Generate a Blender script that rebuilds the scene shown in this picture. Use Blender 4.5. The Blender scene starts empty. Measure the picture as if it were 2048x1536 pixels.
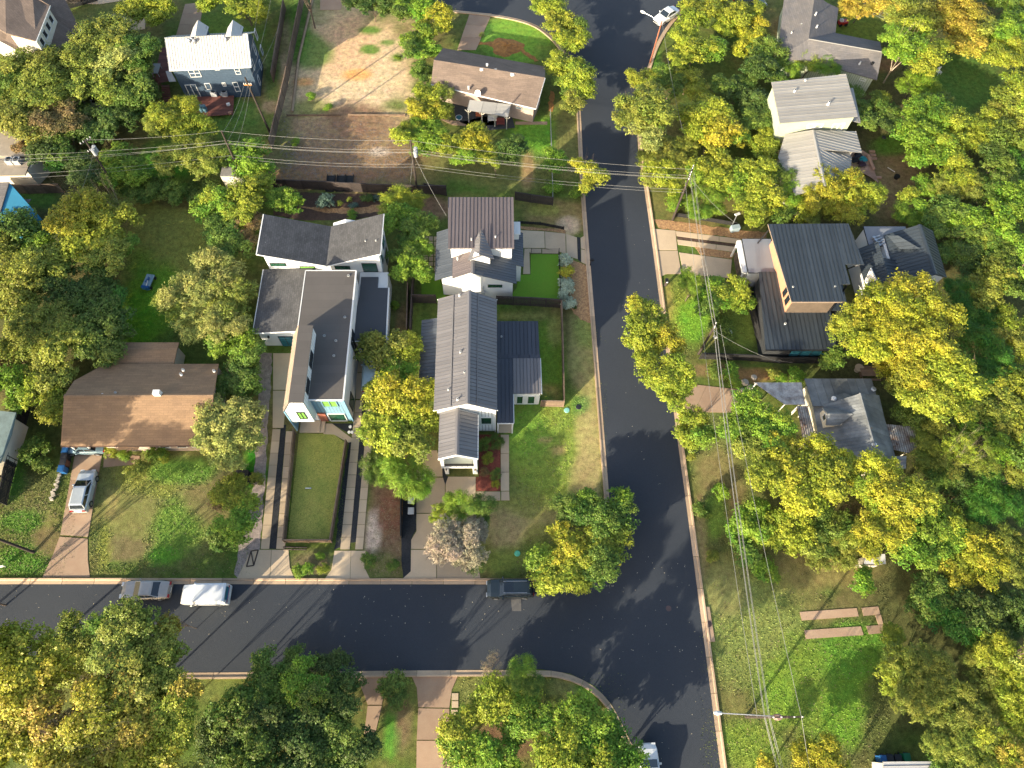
import bpy, bmesh, math, random
import numpy as np
from mathutils import Vector
random.seed(7); rng = np.random.default_rng(7)
C = bpy.context.scene.collection
SC = bpy.context.scene

# ---------------------------------------------------------------- camera
F = 1400.0; H = 72.0; YAW = math.radians(3.2)
_n = np.array([-32., 667., F]); _n /= np.linalg.norm(_n)
_f = np.array([0, 0, 1.]); _z = -_n; _y = _f - (_f @ _n) * _n; _y /= np.linalg.norm(_y); _x = np.cross(_y, _z)
_c, _s = math.cos(YAW), math.sin(YAW)
_x, _y = _c * _x + _s * _y, -_s * _x + _c * _y
M = np.array([_x, _y, _z])
CAM = np.array([0, 0, H])
def W(px, py, z=0.0):
    """world point at height z that the drone sees at photo pixel (px, py)"""
    d = M @ np.array([px - 1024, py - 768, F])
    return Vector(CAM + d * ((z - H) / d[2]))
def V3(px, py, z=0.0):
    w = W(px, py, z); return (w.x, w.y, w.z)
def mpp(px, py, z=0.0):
    d = M @ np.array([px - 1024, py - 768, F]); return (z - H) / d[2]
def Qarr(X, Y, Z=0.0):
    p = np.stack([X, Y, np.full_like(X, Z) - H], -1) @ M
    return 1024 + F * p[..., 0] / p[..., 2], 768 + F * p[..., 1] / p[..., 2]
cd = bpy.data.cameras.new('camera'); cam = bpy.data.objects.new('camera', cd); C.objects.link(cam)
from mathutils import Matrix
Rm = Matrix(((M[0][0], -M[0][1], -M[0][2]), (M[1][0], -M[1][1], -M[1][2]), (M[2][0], -M[2][1], -M[2][2])))
cam.matrix_world = Matrix.Translation(Vector(CAM)) @ Rm.to_4x4()
cd.sensor_width = 36; cd.lens = 36 * F / 2048; cd.clip_start = 1; cd.clip_end = 5000
SC.camera = cam
# ---------------------------------------------------------------- light
SUN_EL = math.radians(16.5); SH = math.radians(46.5)      # SH: ground direction in which shadows fall
w = bpy.data.worlds.new('World'); SC.world = w; w.use_nodes = True
nt = w.node_tree; sk = nt.nodes.new('ShaderNodeTexSky'); sk.sky_type = 'NISHITA'; sk.sun_disc = False
sk.sun_elevation = SUN_EL; sk.sun_rotation = math.atan2(-math.cos(SH), -math.sin(SH)) % (2 * math.pi)
sk.altitude = 200; sk.dust_density = 3.0; sk.ozone_density = .5
bg = nt.nodes['Background']; bg.inputs[1].default_value = 0.14; nt.links.new(sk.outputs[0], bg.inputs[0])
sl = bpy.data.lights.new('sun', 'SUN'); sl.energy = 4.4; sl.angle = math.radians(0.53); sl.color = (1, .89, .68)
sun = bpy.data.objects.new('sun', sl); C.objects.link(sun)
sdir = Vector((math.cos(SH) * math.cos(SUN_EL), math.sin(SH) * math.cos(SUN_EL), -math.sin(SUN_EL)))
sun.rotation_euler = sdir.to_track_quat('-Z', 'Y').to_euler(); sun.location = (-60, -60, 80)
vs = SC.view_settings; vs.view_transform = 'Standard'; vs.look = 'None'; vs.gamma = 1; vs.exposure = 1.5
vs.use_curve_mapping = False
SC.cycles.max_bounces = 6; SC.cycles.diffuse_bounces = 3; SC.cycles.glossy_bounces = 2
SC.cycles.transmission_bounces = 4; SC.cycles.transparent_max_bounces = 4

# ---------------------------------------------------------------- materials
MATS = {}
def mat(name, col, rough=.8, metal=0., var=.12, scale=1.5, bump=.15, col2=None, fine=25., kind=None, kw=None, objvar=0., spec=.5):
    if name in MATS: return MATS[name]
    m = bpy.data.materials.new(name); m.use_nodes = True; t = m.node_tree; N = t.nodes; L = t.links
    b = N['Principled BSDF']; b.inputs['Roughness'].default_value = rough; b.inputs['Metallic'].default_value = metal
    b.inputs['Specular IOR Level'].default_value = spec
    tc = N.new('ShaderNodeTexCoord')
    n1 = N.new('ShaderNodeTexNoise'); n1.inputs['Scale'].default_value = scale; n1.inputs['Detail'].default_value = 6; n1.inputs['Roughness'].default_value = .65
    n2 = N.new('ShaderNodeTexNoise'); n2.inputs['Scale'].default_value = fine; n2.inputs['Detail'].default_value = 3
    L.new(tc.outputs['Object'], n1.inputs[0]); L.new(tc.outputs['Object'], n2.inputs[0])
    c2 = col2 or tuple(x * .6 for x in col)
    mr = N.new('ShaderNodeMapRange'); mr.inputs[1].default_value = .35; mr.inputs[2].default_value = .68; L.new(n1.outputs[0], mr.inputs[0])
    mx = N.new('ShaderNodeMix'); mx.data_type = 'RGBA'
    mx.inputs['A'].default_value = (*col, 1); mx.inputs['B'].default_value = (*c2, 1)
    mm = N.new('ShaderNodeMath'); mm.operation = 'MULTIPLY'; mm.inputs[1].default_value = min(1, var * 4); L.new(mr.outputs[0], mm.inputs[0]); L.new(mm.outputs[0], mx.inputs['Factor'])
    cur = mx.outputs['Result']
    def scalev(cur, fac_sock, lo, hi):
        r = N.new('ShaderNodeMapRange'); r.inputs[1].default_value = .25; r.inputs[2].default_value = .75; r.inputs[3].default_value = lo; r.inputs[4].default_value = hi; r.clamp = False
        L.new(fac_sock, r.inputs[0]); v = N.new('ShaderNodeVectorMath'); v.operation = 'SCALE'; L.new(cur, v.inputs[0]); L.new(r.outputs[0], v.inputs['Scale']); return v.outputs[0]
    cur = scalev(cur, n2.outputs[0], 1 - var, 1 + var)
    if objvar:
        oi = N.new('ShaderNodeObjectInfo'); cur = scalev(cur, oi.outputs['Random'], 1 - objvar, 1 + objvar)
    h = n2.outputs[0]
    if kind == 'rows':      # shingle courses, in metres along the slope
        br = N.new('ShaderNodeTexBrick'); br.inputs['Scale'].default_value = 1; br.inputs['Brick Width'].default_value = kw[0]; br.inputs['Row Height'].default_value = kw[1]
        br.inputs['Mortar Size'].default_value = .016; br.inputs['Color1'].default_value = (1, 1, 1, 1); br.inputs['Color2'].default_value = (.62, .62, .62, 1); br.inputs['Mortar'].default_value = (.4, .4, .4, 1)
        L.new(tc.outputs['UV'], br.inputs[0])
        q = N.new('ShaderNodeMix'); q.data_type = 'RGBA'; q.blend_type = 'MULTIPLY'; q.inputs['Factor'].default_value = kw[2]; L.new(cur, q.inputs['A']); L.new(br.outputs[0], q.inputs['B']); cur = q.outputs['Result']
    if kind == 'corr':      # corrugated sheet
        wv = N.new('ShaderNodeTexWave'); wv.inputs['Scale'].default_value = kw[0]; wv.bands_direction = kw[1]; L.new(tc.outputs['UV'], wv.inputs[0]); h = wv.outputs['Fac']
        cur = scalev(cur, wv.outputs['Fac'], .8, 1.15)
    L.new(cur, b.inputs['Base Color'])
    if bump:
        bp = N.new('ShaderNodeBump'); bp.inputs['Strength'].default_value = bump; bp.inputs['Distance'].default_value = .05; L.new(h, bp.inputs['Height']); L.new(bp.outputs[0], b.inputs['Normal'])
    MATS[name] = m; return m
def pbr(name, col, rough=.4, metal=0., coat=0., spec=.5):
    if name in MATS: return MATS[name]
    m = bpy.data.materials.new(name); m.use_nodes = True; t = m.node_tree; b = t.nodes['Principled BSDF']
    n = t.nodes.new('ShaderNodeTexNoise'); n.inputs['Scale'].default_value = 3; tc = t.nodes.new('ShaderNodeTexCoord'); t.links.new(tc.outputs['Object'], n.inputs[0])
    mx = t.nodes.new('ShaderNodeMix'); mx.data_type = 'RGBA'; mx.inputs['A'].default_value = (*col, 1); mx.inputs['B'].default_value = (*[c * .8 for c in col], 1)
    t.links.new(n.outputs[0], mx.inputs['Factor']); t.links.new(mx.outputs['Result'], b.inputs['Base Color'])
    b.inputs['Roughness'].default_value = rough; b.inputs['Metallic'].default_value = metal; b.inputs['Coat Weight'].default_value = coat; b.inputs['Specular IOR Level'].default_value = spec
    MATS[name] = m; return m

asphalt = mat('asphalt', (.024, .030, .040), .85, var=.16, scale=.10, col2=(.034, .040, .051), bump=.25, fine=14)
joint = mat('joint_shadow_gap', (.16, .16, .155), .9)
underlay = mat('roof_underlay', (.02, .02, .022), .9)
asphalt_old = mat('asphalt_patch', (.12, .115, .11), .9, var=.15)
concrete = mat('concrete', (.50, .38, .25), .9, var=.10, scale=.5, col2=(.34, .26, .18), objvar=.07)
concrete_tan = mat('concrete_tan', (.36, .25, .165), .9, var=.15, scale=.6, col2=(.28, .17, .11), objvar=.08)
kerbm = mat('kerb_concrete', (.48, .34, .22), .9, var=.14, scale=.8, col2=(.30, .22, .15), objvar=.1)
gravel_black = mat('black_gravel', (.030, .032, .036), .95, var=.4, fine=9, bump=.8)
gravel_pink = mat('pale_gravel', (.36, .29, .25), .95, var=.35, scale=2, fine=8, bump=.9)
gravel_tan = mat('tan_gravel', (.46, .27, .12), .95, var=.35, scale=3, fine=7, bump=.9, col2=(.22, .12, .06))
mulch_red = mat('red_mulch', (.22, .055, .035), .95, var=.35, scale=3, fine=10, bump=.8)
mulch_brown = mat('brown_mulch', (.10, .06, .04), .95, var=.4, scale=2, fine=9, bump=.9)
soil = mat('bare_soil', (.17, .10, .065), .95, var=.3, scale=.7, fine=7, bump=.8)
turf = mat('artificial_turf', (.12, .27, .014), .95, var=.14, scale=.35, fine=12, bump=.5, col2=(.14, .23, .016))
lawn_pen = mat('dry_lawn', (.36, .33, .07), .95, var=.25, scale=.4, fine=8, bump=.6, col2=(.24, .28, .05))
white_wall = mat('white_stucco', (.66, .66, .64), .8, var=.03, bump=.05)
white_trim = mat('white_trim', (.66, .65, .62), .6, var=.03, bump=.03)
cream_wall = mat('cream_siding', (.60, .55, .45), .8, var=.05)
green_wall = mat('pale_green_siding', (.42, .46, .32), .8, var=.06)
blue_wall = mat('navy_siding', (.045, .075, .115), .7, var=.12)
teal_wall = mat('white_board_siding', (.66, .69, .68), .7, var=.05)
dblue_wall = mat('blue_board_siding', (.16, .30, .40), .7, var=.06)
brick_wall = mat('pale_brick', (.42, .32, .26), .85, var=.12)
orange_wall = mat('orange_wood', (.52, .26, .15), .75, var=.08)
slat_wood = mat('brown_slat_wood', (.12, .088, .062), .8, var=.2)
mgrey = mat('dark_metal_roof', (.150, .142, .145), .5, .1, var=.08, scale=.4, bump=.04, objvar=.05)
mbrown = mat('bronze_metal_roof', (.145, .120, .118), .45, .2, var=.06, scale=.4, bump=.04, objvar=.04)
mblack = mat('black_metal_roof', (.040, .050, .060), .45, .2, var=.1, scale=.4, bump=.04, objvar=.08)
msilver = mat('silver_metal_roof', (.30, .285, .26), .55, .1, var=.14, scale=.6, bump=.05, objvar=.06, col2=(.24, .23, .21))
mnavy = mat('navy_metal_roof', (.055, .060, .075), .45, .3, var=.08, scale=.4, bump=.04, objvar=.06)
mwhite = mat('white_metal_roof', (.44, .43, .41), .55, 0, var=.16, scale=.45, bump=.05, objvar=.03, col2=(.33, .32, .31))
mold = mat('weathered_metal_roof', (.22, .225, .22), .55, .1, var=.25, scale=.45, bump=.1, objvar=.12, col2=(.085, .09, .09))
mrust = mat('rusty_corrugated_roof', (.42, .40, .36), .6, .2, var=.25, scale=1.2, col2=(.14, .07, .04), kind='corr', kw=(1.3, 'X'), bump=.6)
shd = mat('dark_shingle', (.098, .096, .098), .9, var=.22, scale=.5, kind='rows', kw=(.45, .24, .75), bump=.4, fine=12)
shb = mat('brown_shingle', (.30, .185, .10), .9, var=.12, scale=.6, kind='rows', kw=(.9, .26, .5), bump=.4, fine=10, col2=(.22, .135, .08))
shg = mat('grey_brown_shingle', (.19, .14, .11), .9, var=.16, scale=.4, kind='rows', kw=(.8, .26, .55), bump=.4, fine=10)
shold = mat('old_grey_shingle', (.12, .115, .12), .9, var=.2, scale=.35, kind='rows', kw=(.8, .26, .5), bump=.4, col2=(.19, .165, .145))
shade_membrane = mat('shaded_roof_membrane', (.055, .06, .07), .8, var=.1, scale=.3, bump=.1)  # darker, bluer membrane: the low flat roof's shade is in its colour
mshaded = mat('shaded_metal_roof', (.075, .085, .10), .5, .1, var=.08, scale=.4, bump=.04, objvar=.05)  # roof metal for slopes in shade, the shade painted into its colour
membrane = mat('roof_membrane', (.10, .088, .079), .85, var=.08, scale=.3, bump=.15, kind='rows', kw=(9, 1., .35))
membrane_g = mat('grey_membrane', (.19, .20, .22), .7, var=.06, scale=.3, bump=.1)
fence_w = mat('weathered_fence_wood', (.20, .135, .09), .9, var=.25, scale=2, objvar=.15)
fence_d = mat('dark_stained_wood', (.055, .040, .034), .85, var=.2, scale=2, objvar=.15)
fence_k = mat('black_fence_wood', (.018, .017, .017), .85, var=.2, scale=2)
deckm = mat('red_deck_wood', (.16, .055, .04), .7, var=.15, scale=2, objvar=.12)
deck_t = mat('tan_deck_wood', (.42, .25, .17), .8, var=.15, scale=2, objvar=.1)
black_metal = pbr('black_metal', (.02, .02, .022), .5, .4)
white_metal = pbr('white_painted_metal', (.7, .7, .68), .4)
galv = pbr('galvanised_steel', (.45, .46, .48), .45, .8)
acm = pbr('grey_painted_metal', (.36, .37, .38), .5)
wood_pole = mat('creosote_pole_wood', (.045, .032, .025), .9, var=.2)
wire_m = pbr('cable_aluminium', (.22, .215, .20), .7, 0)
glass_g = pbr('dark_green_glass', (.02, .075, .045), .08, 0., 0., .9)
glass_l = pbr('pale_green_glass', (.18, .38, .08), .10, 0., 0., .9)
glass_t = pbr('teal_glass', (.04, .17, .22), .10, 0., 0., .9)
glass_d = pbr('dark_glass', (.015, .022, .028), .06, 0., 0., .9)
bluebin = pbr('blue_plastic', (.015, .10, .28), .45)
blackbin = pbr('black_plastic', (.02, .02, .024), .5)
brownbin = pbr('brown_plastic', (.14, .06, .04), .5)
greenbin = pbr('green_plastic', (.01, .16, .07), .5)
teal_pl = pbr('teal_plastic', (.02, .22, .24), .5)
red_pl = pbr('red_paint', (.42, .02, .02), .4)
rubber = pbr('tyre_rubber', (.018, .018, .018), .8)
rimm = pbr('alloy', (.55, .56, .57), .3, .8)
redlens = pbr('red_lens', (.35, .015, .015), .2)
clearlens = pbr('clear_lens', (.6, .62, .64), .15)
bark = mat('bark', (.15, .105, .075), .95, var=.25, scale=4, bump=.5)
barkp = mat('pale_bark', (.36, .29, .21), .95, var=.2, scale=4, bump=.4)
bluehut = mat('blue_roof_paint', (.03, .22, .36), .7, var=.08, scale=.5)
stone = mat('limestone', (.45, .40, .32), .9, var=.15, objvar=.15)
straw = mat('orange_straw_mulch', (.42, .20, .05), .95, var=.35, scale=2, fine=8, bump=1.0, col2=(.2, .09, .03))
leaf_litter = mat('dry_leaf_litter', (.52, .46, .34), .9, var=.3)

# ---------------------------------------------------------------- builders
def setp(o, label=None, cat=None, group=None, kind=None):
    if label: o['label'] = label
    if cat: o['category'] = cat
    if group: o['group'] = group
    if kind: o['kind'] = kind
    return o
def empty(name, loc, label=None, cat=None, group=None, kind=None, rz=0):
    o = bpy.data.objects.new(name, None); C.objects.link(o); o.location = loc; o.rotation_euler = (0, 0, rz)
    o.empty_display_size = .5
    return setp(o, label, cat, group, kind)
def link(name, me, m=None, parent=None, off=None):
    """link a mesh whose vertices are world coordinates; child objects get the inverse of the parent's placement"""
    if m is not None and not me.materials: me.materials.append(m)
    o = bpy.data.objects.new(name, me); C.objects.link(o)
    if parent is not None:
        o.parent = parent
    return o
class MB:
    """collects vertices and faces; world or local coordinates"""
    def __init__(s): s.v = []; s.f = []; s.uv = []
    def face(s, pts, uv=None):
        k = len(s.v); s.v += [tuple(p) for p in pts]; s.f.append(tuple(range(k, k + len(pts)))); s.uv += (uv or [(p[0], p[1]) for p in pts])
    def box(s, c, d, rz=0.0):
        cx, cy, cz = c; dx, dy, dz = (q / 2 for q in d); ca, sa = math.cos(rz), math.sin(rz)
        P = [(cx + x * dx * ca - y * dy * sa, cy + x * dx * sa + y * dy * ca, cz + z * dz) for z in (-1, 1) for x, y in ((-1, -1), (1, -1), (1, 1), (-1, 1))]
        for q in ((0, 3, 2, 1), (4, 5, 6, 7), (0, 1, 5, 4), (1, 2, 6, 5), (2, 3, 7, 6), (3, 0, 4, 7)): s.face([P[i] for i in q])
        return s
    def bar(s, a, b, r, n=6, r2=None, cap=True):
        a = Vector(a); b = Vector(b); d = b - a
        if d.length < 1e-6: return s
        d.normalize(); u = d.cross(Vector((0, 0, 1)) if abs(d.z) < .9 else Vector((1, 0, 0))).normalized(); v = d.cross(u); r2 = r if r2 is None else r2
        A = [a + (u * math.cos(t) + v * math.sin(t)) * r for t in [2 * math.pi * i / n for i in range(n)]]
        B = [b + (u * math.cos(t) + v * math.sin(t)) * r2 for t in [2 * math.pi * i / n for i in range(n)]]
        for i in range(n): s.face([A[i], A[(i + 1) % n], B[(i + 1) % n], B[i]])
        if cap: s.face(A[::-1]); s.face(B)
        return s
    def prism(s, poly, z0, z1):
        """poly: list of (x,y); z1 float or list"""
        n = len(poly); zt = z1 if isinstance(z1, (list, tuple)) else [z1] * n; zb = z0 if isinstance(z0, (list, tuple)) else [z0] * n
        a = sum(poly[i][0] * poly[(i + 1) % n][1] - poly[(i + 1) % n][0] * poly[i][1] for i in range(n))
        if a < 0: poly = poly[::-1]; zt = zt[::-1]; zb = zb[::-1]
        T = [(p[0], p[1], z) for p, z in zip(poly, zt)]; B = [(p[0], p[1], z) for p, z in zip(poly, zb)]
        s.face(T); s.face(B[::-1]); L = 0
        for i in range(n):
            j = (i + 1) % n; l = math.hypot(poly[j][0] - poly[i][0], poly[j][1] - poly[i][1])
            s.face([B[i], B[j], T[j], T[i]], [(L, zb[i]), (L + l, zb[j]), (L + l, zt[j]), (L, zt[i])]); L += l
        return s
    def disc(s, c, r, z0, z1, n=12, r2=None):
        s.bar((c[0], c[1], z0), (c[0], c[1], z1), r, n, r2); return s
    def build(s, name, m, parent=None, loc=None, smooth=False):
        me = bpy.data.meshes.new(name)
        off = None
        vs_ = s.v
        if parent is not None and loc is None:      # world coordinates -> parent's local (parents are unrotated when this is used)
            q = parent_world(parent); vs_ = [(x - q[0], y - q[1], z - q[2]) for x, y, z in vs_]
        me.from_pydata(vs_, [], s.f); 
        ul = me.uv_layers.new(name='UVMap'); ul.data.foreach_set('uv', np.array(s.uv, dtype=np.float32).ravel())
        me.update()
        if smooth: me.polygons.foreach_set('use_smooth', [True] * len(me.polygons))
        if parent is None and loc is None and vs_:   # put the origin at the thing's base
            a = np.array(vs_); c = Vector((a[:, 0].mean(), a[:, 1].mean(), a[:, 2].min()))
            me.transform(Matrix.Translation(-c)); o = link(name, me, m); o.location = c; return o
        o = link(name, me, m, parent)
        if loc is not None: o.location = loc
        return o
def parent_world(p):
    q = Vector(p.location); pp = p.parent
    while pp is not None: q = q + Vector(pp.location); pp = pp.parent
    return q
def clip(poly, a, b, c):
    """keep a*x+b*y>=c"""
    out = []
    for i in range(len(poly)):
        p, q = poly[i], poly[(i + 1) % len(poly)]; dp = a * p[0] + b * p[1] - c; dq = a * q[0] + b * q[1] - c
        if dp >= 0: out.append(p)
        if (dp >= 0) != (dq >= 0):
            t = dp / (dp - dq); out.append((p[0] + t * (q[0] - p[0]), p[1] + t * (q[1] - p[1])))
    return out
def plane_frame(pts, d):
    P = [Vector(p) for p in pts]; n = Vector((0, 0, 0))
    for i in range(len(P)): n += P[i].cross(P[(i + 1) % len(P)])
    n = n.normalized()
    if n.z < 0: n = -n
    d = Vector(d); d = (d - n * d.dot(n)).normalized(); e = n.cross(d).normalized(); o = P[0]
    return o, d, e, n
def slab(name, pts, m, parent, th=.12, d=(0, 1, 0), smooth=False):
    """thick sheet whose top is the polygon pts (world)"""
    o, dd, e, n = plane_frame(pts, d); b = MB(); P = [Vector(p) for p in pts]
    nn = Vector((0, 0, 0))
    for i in range(len(P)): nn += P[i].cross(P[(i + 1) % len(P)])
    if nn.z < 0: P = P[::-1]
    B = [p - n * th for p in P]; uv = lambda p: ((p - o).dot(e), (p - o).dot(dd))
    b.face(P, [uv(p) for p in P]); b.face(B[::-1], [uv(p) for p in B[::-1]])
    for i in range(len(P)):
        j = (i + 1) % len(P); b.face([B[i], B[j], P[j], P[i]])
    return b.build(name, m, parent)
def seamed(pts, m, parent, d, wd=.42, th=.06, seam=.05, name='roof_panel', sw=.04):
    """metal roof slope: panels of width wd running along direction d, each with one raised seam, each its own part"""
    o, dd, e, n = plane_frame(pts, d)
    poly = [((Vector(p) - o).dot(e), (Vector(p) - o).dot(dd)) for p in pts]
    x0 = min(p[0] for p in poly); x1 = max(p[0] for p in poly); k = max(1, round((x1 - x0) / wd)); wd = (x1 - x0) / k
    a = sum(poly[i][0] * poly[(i + 1) % len(poly)][1] - poly[(i + 1) % len(poly)][0] * poly[i][1] for i in range(len(poly)))
    if a < 0: poly = poly[::-1]
    for i in range(k):
        lo, hi = x0 + i * wd, x0 + (i + 1) * wd
        b = MB(); gp = .022 if seam > .03 else .012
        for (l, h, t0, t1) in ((lo, hi - sw, -th, 0.), (hi - sw, hi - gp, -th, seam)):
            q = clip(clip(poly, 1, 0, l + 1e-4), -1, 0, -h + 1e-4)
            if len(q) < 3: continue
            T = [o + e * p[0] + dd * p[1] + n * t1 for p in q]; B = [o + e * p[0] + dd * p[1] + n * t0 for p in q]
            b.face(T); b.face(B[::-1])
            for s_ in range(len(q)): r = (s_ + 1) % len(q); b.face([B[s_], B[r], T[r], T[s_]])
        if b.f: b.build(name, m, parent)
    if seam > 0: slab('underlay', [tuple(o + e * p[0] + dd * p[1] - n * (th + .003)) for p in poly], underlay, parent, .04)
def boards(a, bb, z0, z1, m, parent, wd=.4, vertical=True, name='siding_board', th=.03, topf=None):
    """siding boards on the wall from ground point a to bb (outward = right of a->bb)"""
    a = Vector((a[0], a[1], 0)); bb = Vector((bb[0], bb[1], 0)); u = (bb - a); L_ = u.length; u.normalize(); n = Vector((u.y, -u.x, 0))
    if vertical:
        k = max(1, round(L_ / wd)); s = L_ / k
        bk = MB(); hh = [topf(i * s + .01) for i in range(k + 1)] if topf else [z1] * (k + 1)
        for i in range(k): q0, q1 = a + u * (i * s), a + u * ((i + 1) * s); bk.prism([(p.x, p.y) for p in (q0 + n * .002, q1 + n * .002, q1 + n * .012, q0 + n * .012)], z0 + .01, [hh[i] - .03, hh[i + 1] - .03, hh[i + 1] - .03, hh[i] - .03])
        bk.build('board_backing', joint, parent)
        for i in range(k):
            t0, t1 = i * s + .025, (i + 1) * s - .025
            h0, h1 = (topf(t0), topf(t1)) if topf else (z1, z1)
            o_ = [a + u * t0, a + u * t1]; b = MB()
            P = [o_[0] + n * .004, o_[1] + n * .004, o_[1] + n * th, o_[0] + n * th]
            b.prism([(p.x, p.y) for p in P], z0, [h0, h1, h1, h0]); b.build(name, m, parent)
    else:
        k = max(1, round((z1 - z0) / wd)); s = (z1 - z0) / k
        for i in range(k):
            b = MB(); P = [a + n * .004, bb + n * .004, bb + n * th, a + n * th]
            b.prism([(p.x, p.y) for p in P], z0 + i * s + .015, z0 + (i + 1) * s); b.build(name, m, parent)
def window(parent, a, bb, u0, u1, z0, z1, glass, frame=white_trim, fw=.07, mull=0, name='window', out=.05, rows=0):
    """window on wall line a->bb (outward = right of a->bb), u measured from a"""
    a = Vector((a[0], a[1], 0)); d = Vector((bb[0], bb[1], 0)) - a; d.normalize(); n = Vector((d.y, -d.x, 0)); rz = math.atan2(d.y, d.x)
    def bx(b, c0, c1, h0, h1, o0, o1):
        c = a + d * ((c0 + c1) / 2) + n * ((o0 + o1) / 2); b.box((c.x, c.y, (h0 + h1) / 2), (c1 - c0, o1 - o0, h1 - h0), rz)
    f = MB(); bx(f, u0, u1, z1 - fw, z1, -.02, out); bx(f, u0, u1, z0, z0 + fw, -.02, out); bx(f, u0, u0 + fw, z0 + fw, z1 - fw, -.02, out); bx(f, u1 - fw, u1, z0 + fw, z1 - fw, -.02, out)
    for i in range(mull):
        t = u0 + (u1 - u0) * (i + 1) / (mull + 1); bx(f, t - fw / 2, t + fw / 2, z0 + fw, z1 - fw, -.02, out - .004)
    for i in range(rows):
        t = z0 + (z1 - z0) * (i + 1) / (rows + 1); bx(f, u0 + fw, u1 - fw, t - fw / 2, t + fw / 2, -.02, out - .008)
    fo = f.build(name, frame, parent); g = MB(); bx(g, u0 + fw - .01, u1 - fw + .01, z0 + fw - .01, z1 - fw + .01, -.01, .022); g.build('pane', glass, fo)
    return fo
def winpx(parent, a, bb, p1, p2, glass, frame=white_trim, **k):
    """same, the two opposite corners given as photo pixels on the wall plane"""
    A = Vector((a[0], a[1], 0)); d = Vector((bb[0], bb[1], 0)) - A; L_ = d.length; d.normalize(); n = Vector((d.y, -d.x, 0)); r = []
    for p in (p1, p2):
        ray = Vector(M @ np.array([p[0] - 1024, p[1] - 768, F])); o_ = Vector(CAM); t = (A - o_).dot(n) / ray.dot(n); q = o_ + ray * t; r.append(((q - A).dot(d), q.z))
    u0, u1 = sorted((r[0][0], r[1][0])); z0, z1 = sorted((r[0][1], r[1][1])); z0 = max(z0, .1)
    return window(parent, a, bb, max(u0, .05), min(u1, L_ - .05), z0, max(z1, z0 + .3), glass, frame, **k)
def walls(parent, poly, ztop, m, z0=0., name='wall'):
    b = MB(); b.prism([(p[0], p[1]) for p in poly], z0, ztop); return b.build(name, m, parent)
def vent(parent, x, y, z, r=.09, h=.45, m=white_metal, name='vent_pipe'):
    b = MB(); b.disc((x, y), r, z - .4, z + h, 8); b.disc((x, y), r * 1.7, z - .02, z + .05, 8); b.disc((x, y), r * 1.35, z + h - .06, z + h, 8); return b.build(name, m, parent)
def ridge_cap(parent, a, bb, m, w_=.22):
    b = MB(); a = Vector(a); bb = Vector(bb); d = (bb - a).normalized(); s_ = d.cross(Vector((0, 0, 1))).normalized() * w_; up = Vector((0, 0, .07))
    b.face([a - s_, a + up, bb + up, bb - s_]); b.face([a + up, a + s_, bb + s_, bb + up]); b.face([a - s_, a + s_, a + up]); b.face([bb + s_, bb - s_, bb + up]); b.face([a + s_, a - s_, bb - s_, bb + s_])
    b.build('ridge_cap', m, parent)
def gutter(parent, a, bb, m=white_trim, s_=.14):
    b = MB(); a = Vector(a); bb = Vector(bb); d = bb - a; rz = math.atan2(d.y, d.x); c = (a + bb) / 2
    if abs(d.z) < .02: b.box((c.x, c.y, c.z - .08), (d.length, s_, s_), rz)
    else: b.bar(a - Vector((0, 0, .08)), bb - Vector((0, 0, .08)), s_ * .6, 4)
    b.build('fascia', m, parent)
def gable(parent, x0, x1, y0, y1, zr, ze, m, xr=None, axis='y', wd=.42, seam=True, zeb=None, mw=None, over=.3, cap=True, d=None):
    """gable roof on a rectangle; ridge along axis; zr ridge height, ze eave height (zeb the other eave); mw: also build the walls"""
    zeb = ze if zeb is None else zeb
    if axis == 'y':
        xr = (x0 + x1) / 2 if xr is None else xr
        A = [(x0, y0, ze), (xr, y0, zr), (xr, y1, zr), (x0, y1, ze)]; B = [(xr, y0, zr), (x1, y0, zeb), (x1, y1, zeb), (xr, y1, zr)]; dr = (1, 0, 0); r = ((xr, y0, zr), (xr, y1, zr))
        wp = [(x0 + over, y0 + over), (xr, y0 + over), (x1 - over, y0 + over), (x1 - over, y1 - over), (xr, y1 - over), (x0 + over, y1 - over)]
        sA = (zr - ze) / (xr - x0); sB = (zr - zeb) / (x1 - xr); wz = [ze + sA * over - .16, zr - .16, zeb + sB * over - .16, zeb + sB * over - .16, zr - .16, ze + sA * over - .16]
    else:
        yr = (y0 + y1) / 2 if xr is None else xr
        A = [(x0, y0, ze), (x1, y0, ze), (x1, yr, zr), (x0, yr, zr)]; B = [(x0, yr, zr), (x1, yr, zr), (x1, y1, zeb), (x0, y1, zeb)]; dr = (0, 1, 0); r = ((x0, yr, zr), (x1, yr, zr))
        wp = [(x0 + over, y0 + over), (x1 - over, y0 + over), (x1 - over, yr), (x1 - over, y1 - over), (x0 + over, y1 - over), (x0 + over, yr)]
        sA = (zr - ze) / (yr - y0); sB = (zr - zeb) / (y1 - yr); wz = [ze + sA * over - .16] * 2 + [zr - .16] + [zeb + sB * over - .16] * 2 + [zr - .16]
    for P in (A, B):
        if seam: seamed(P, m, parent, dr, wd)
        else: slab('roof_slope', P, m, parent, .14, dr)
    if cap: ridge_cap(parent, *[(p[0], p[1], p[2] + .02) for p in r], m)
    if mw is not None: walls(parent, wp, wz, mw)
    return wp, wz
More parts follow.
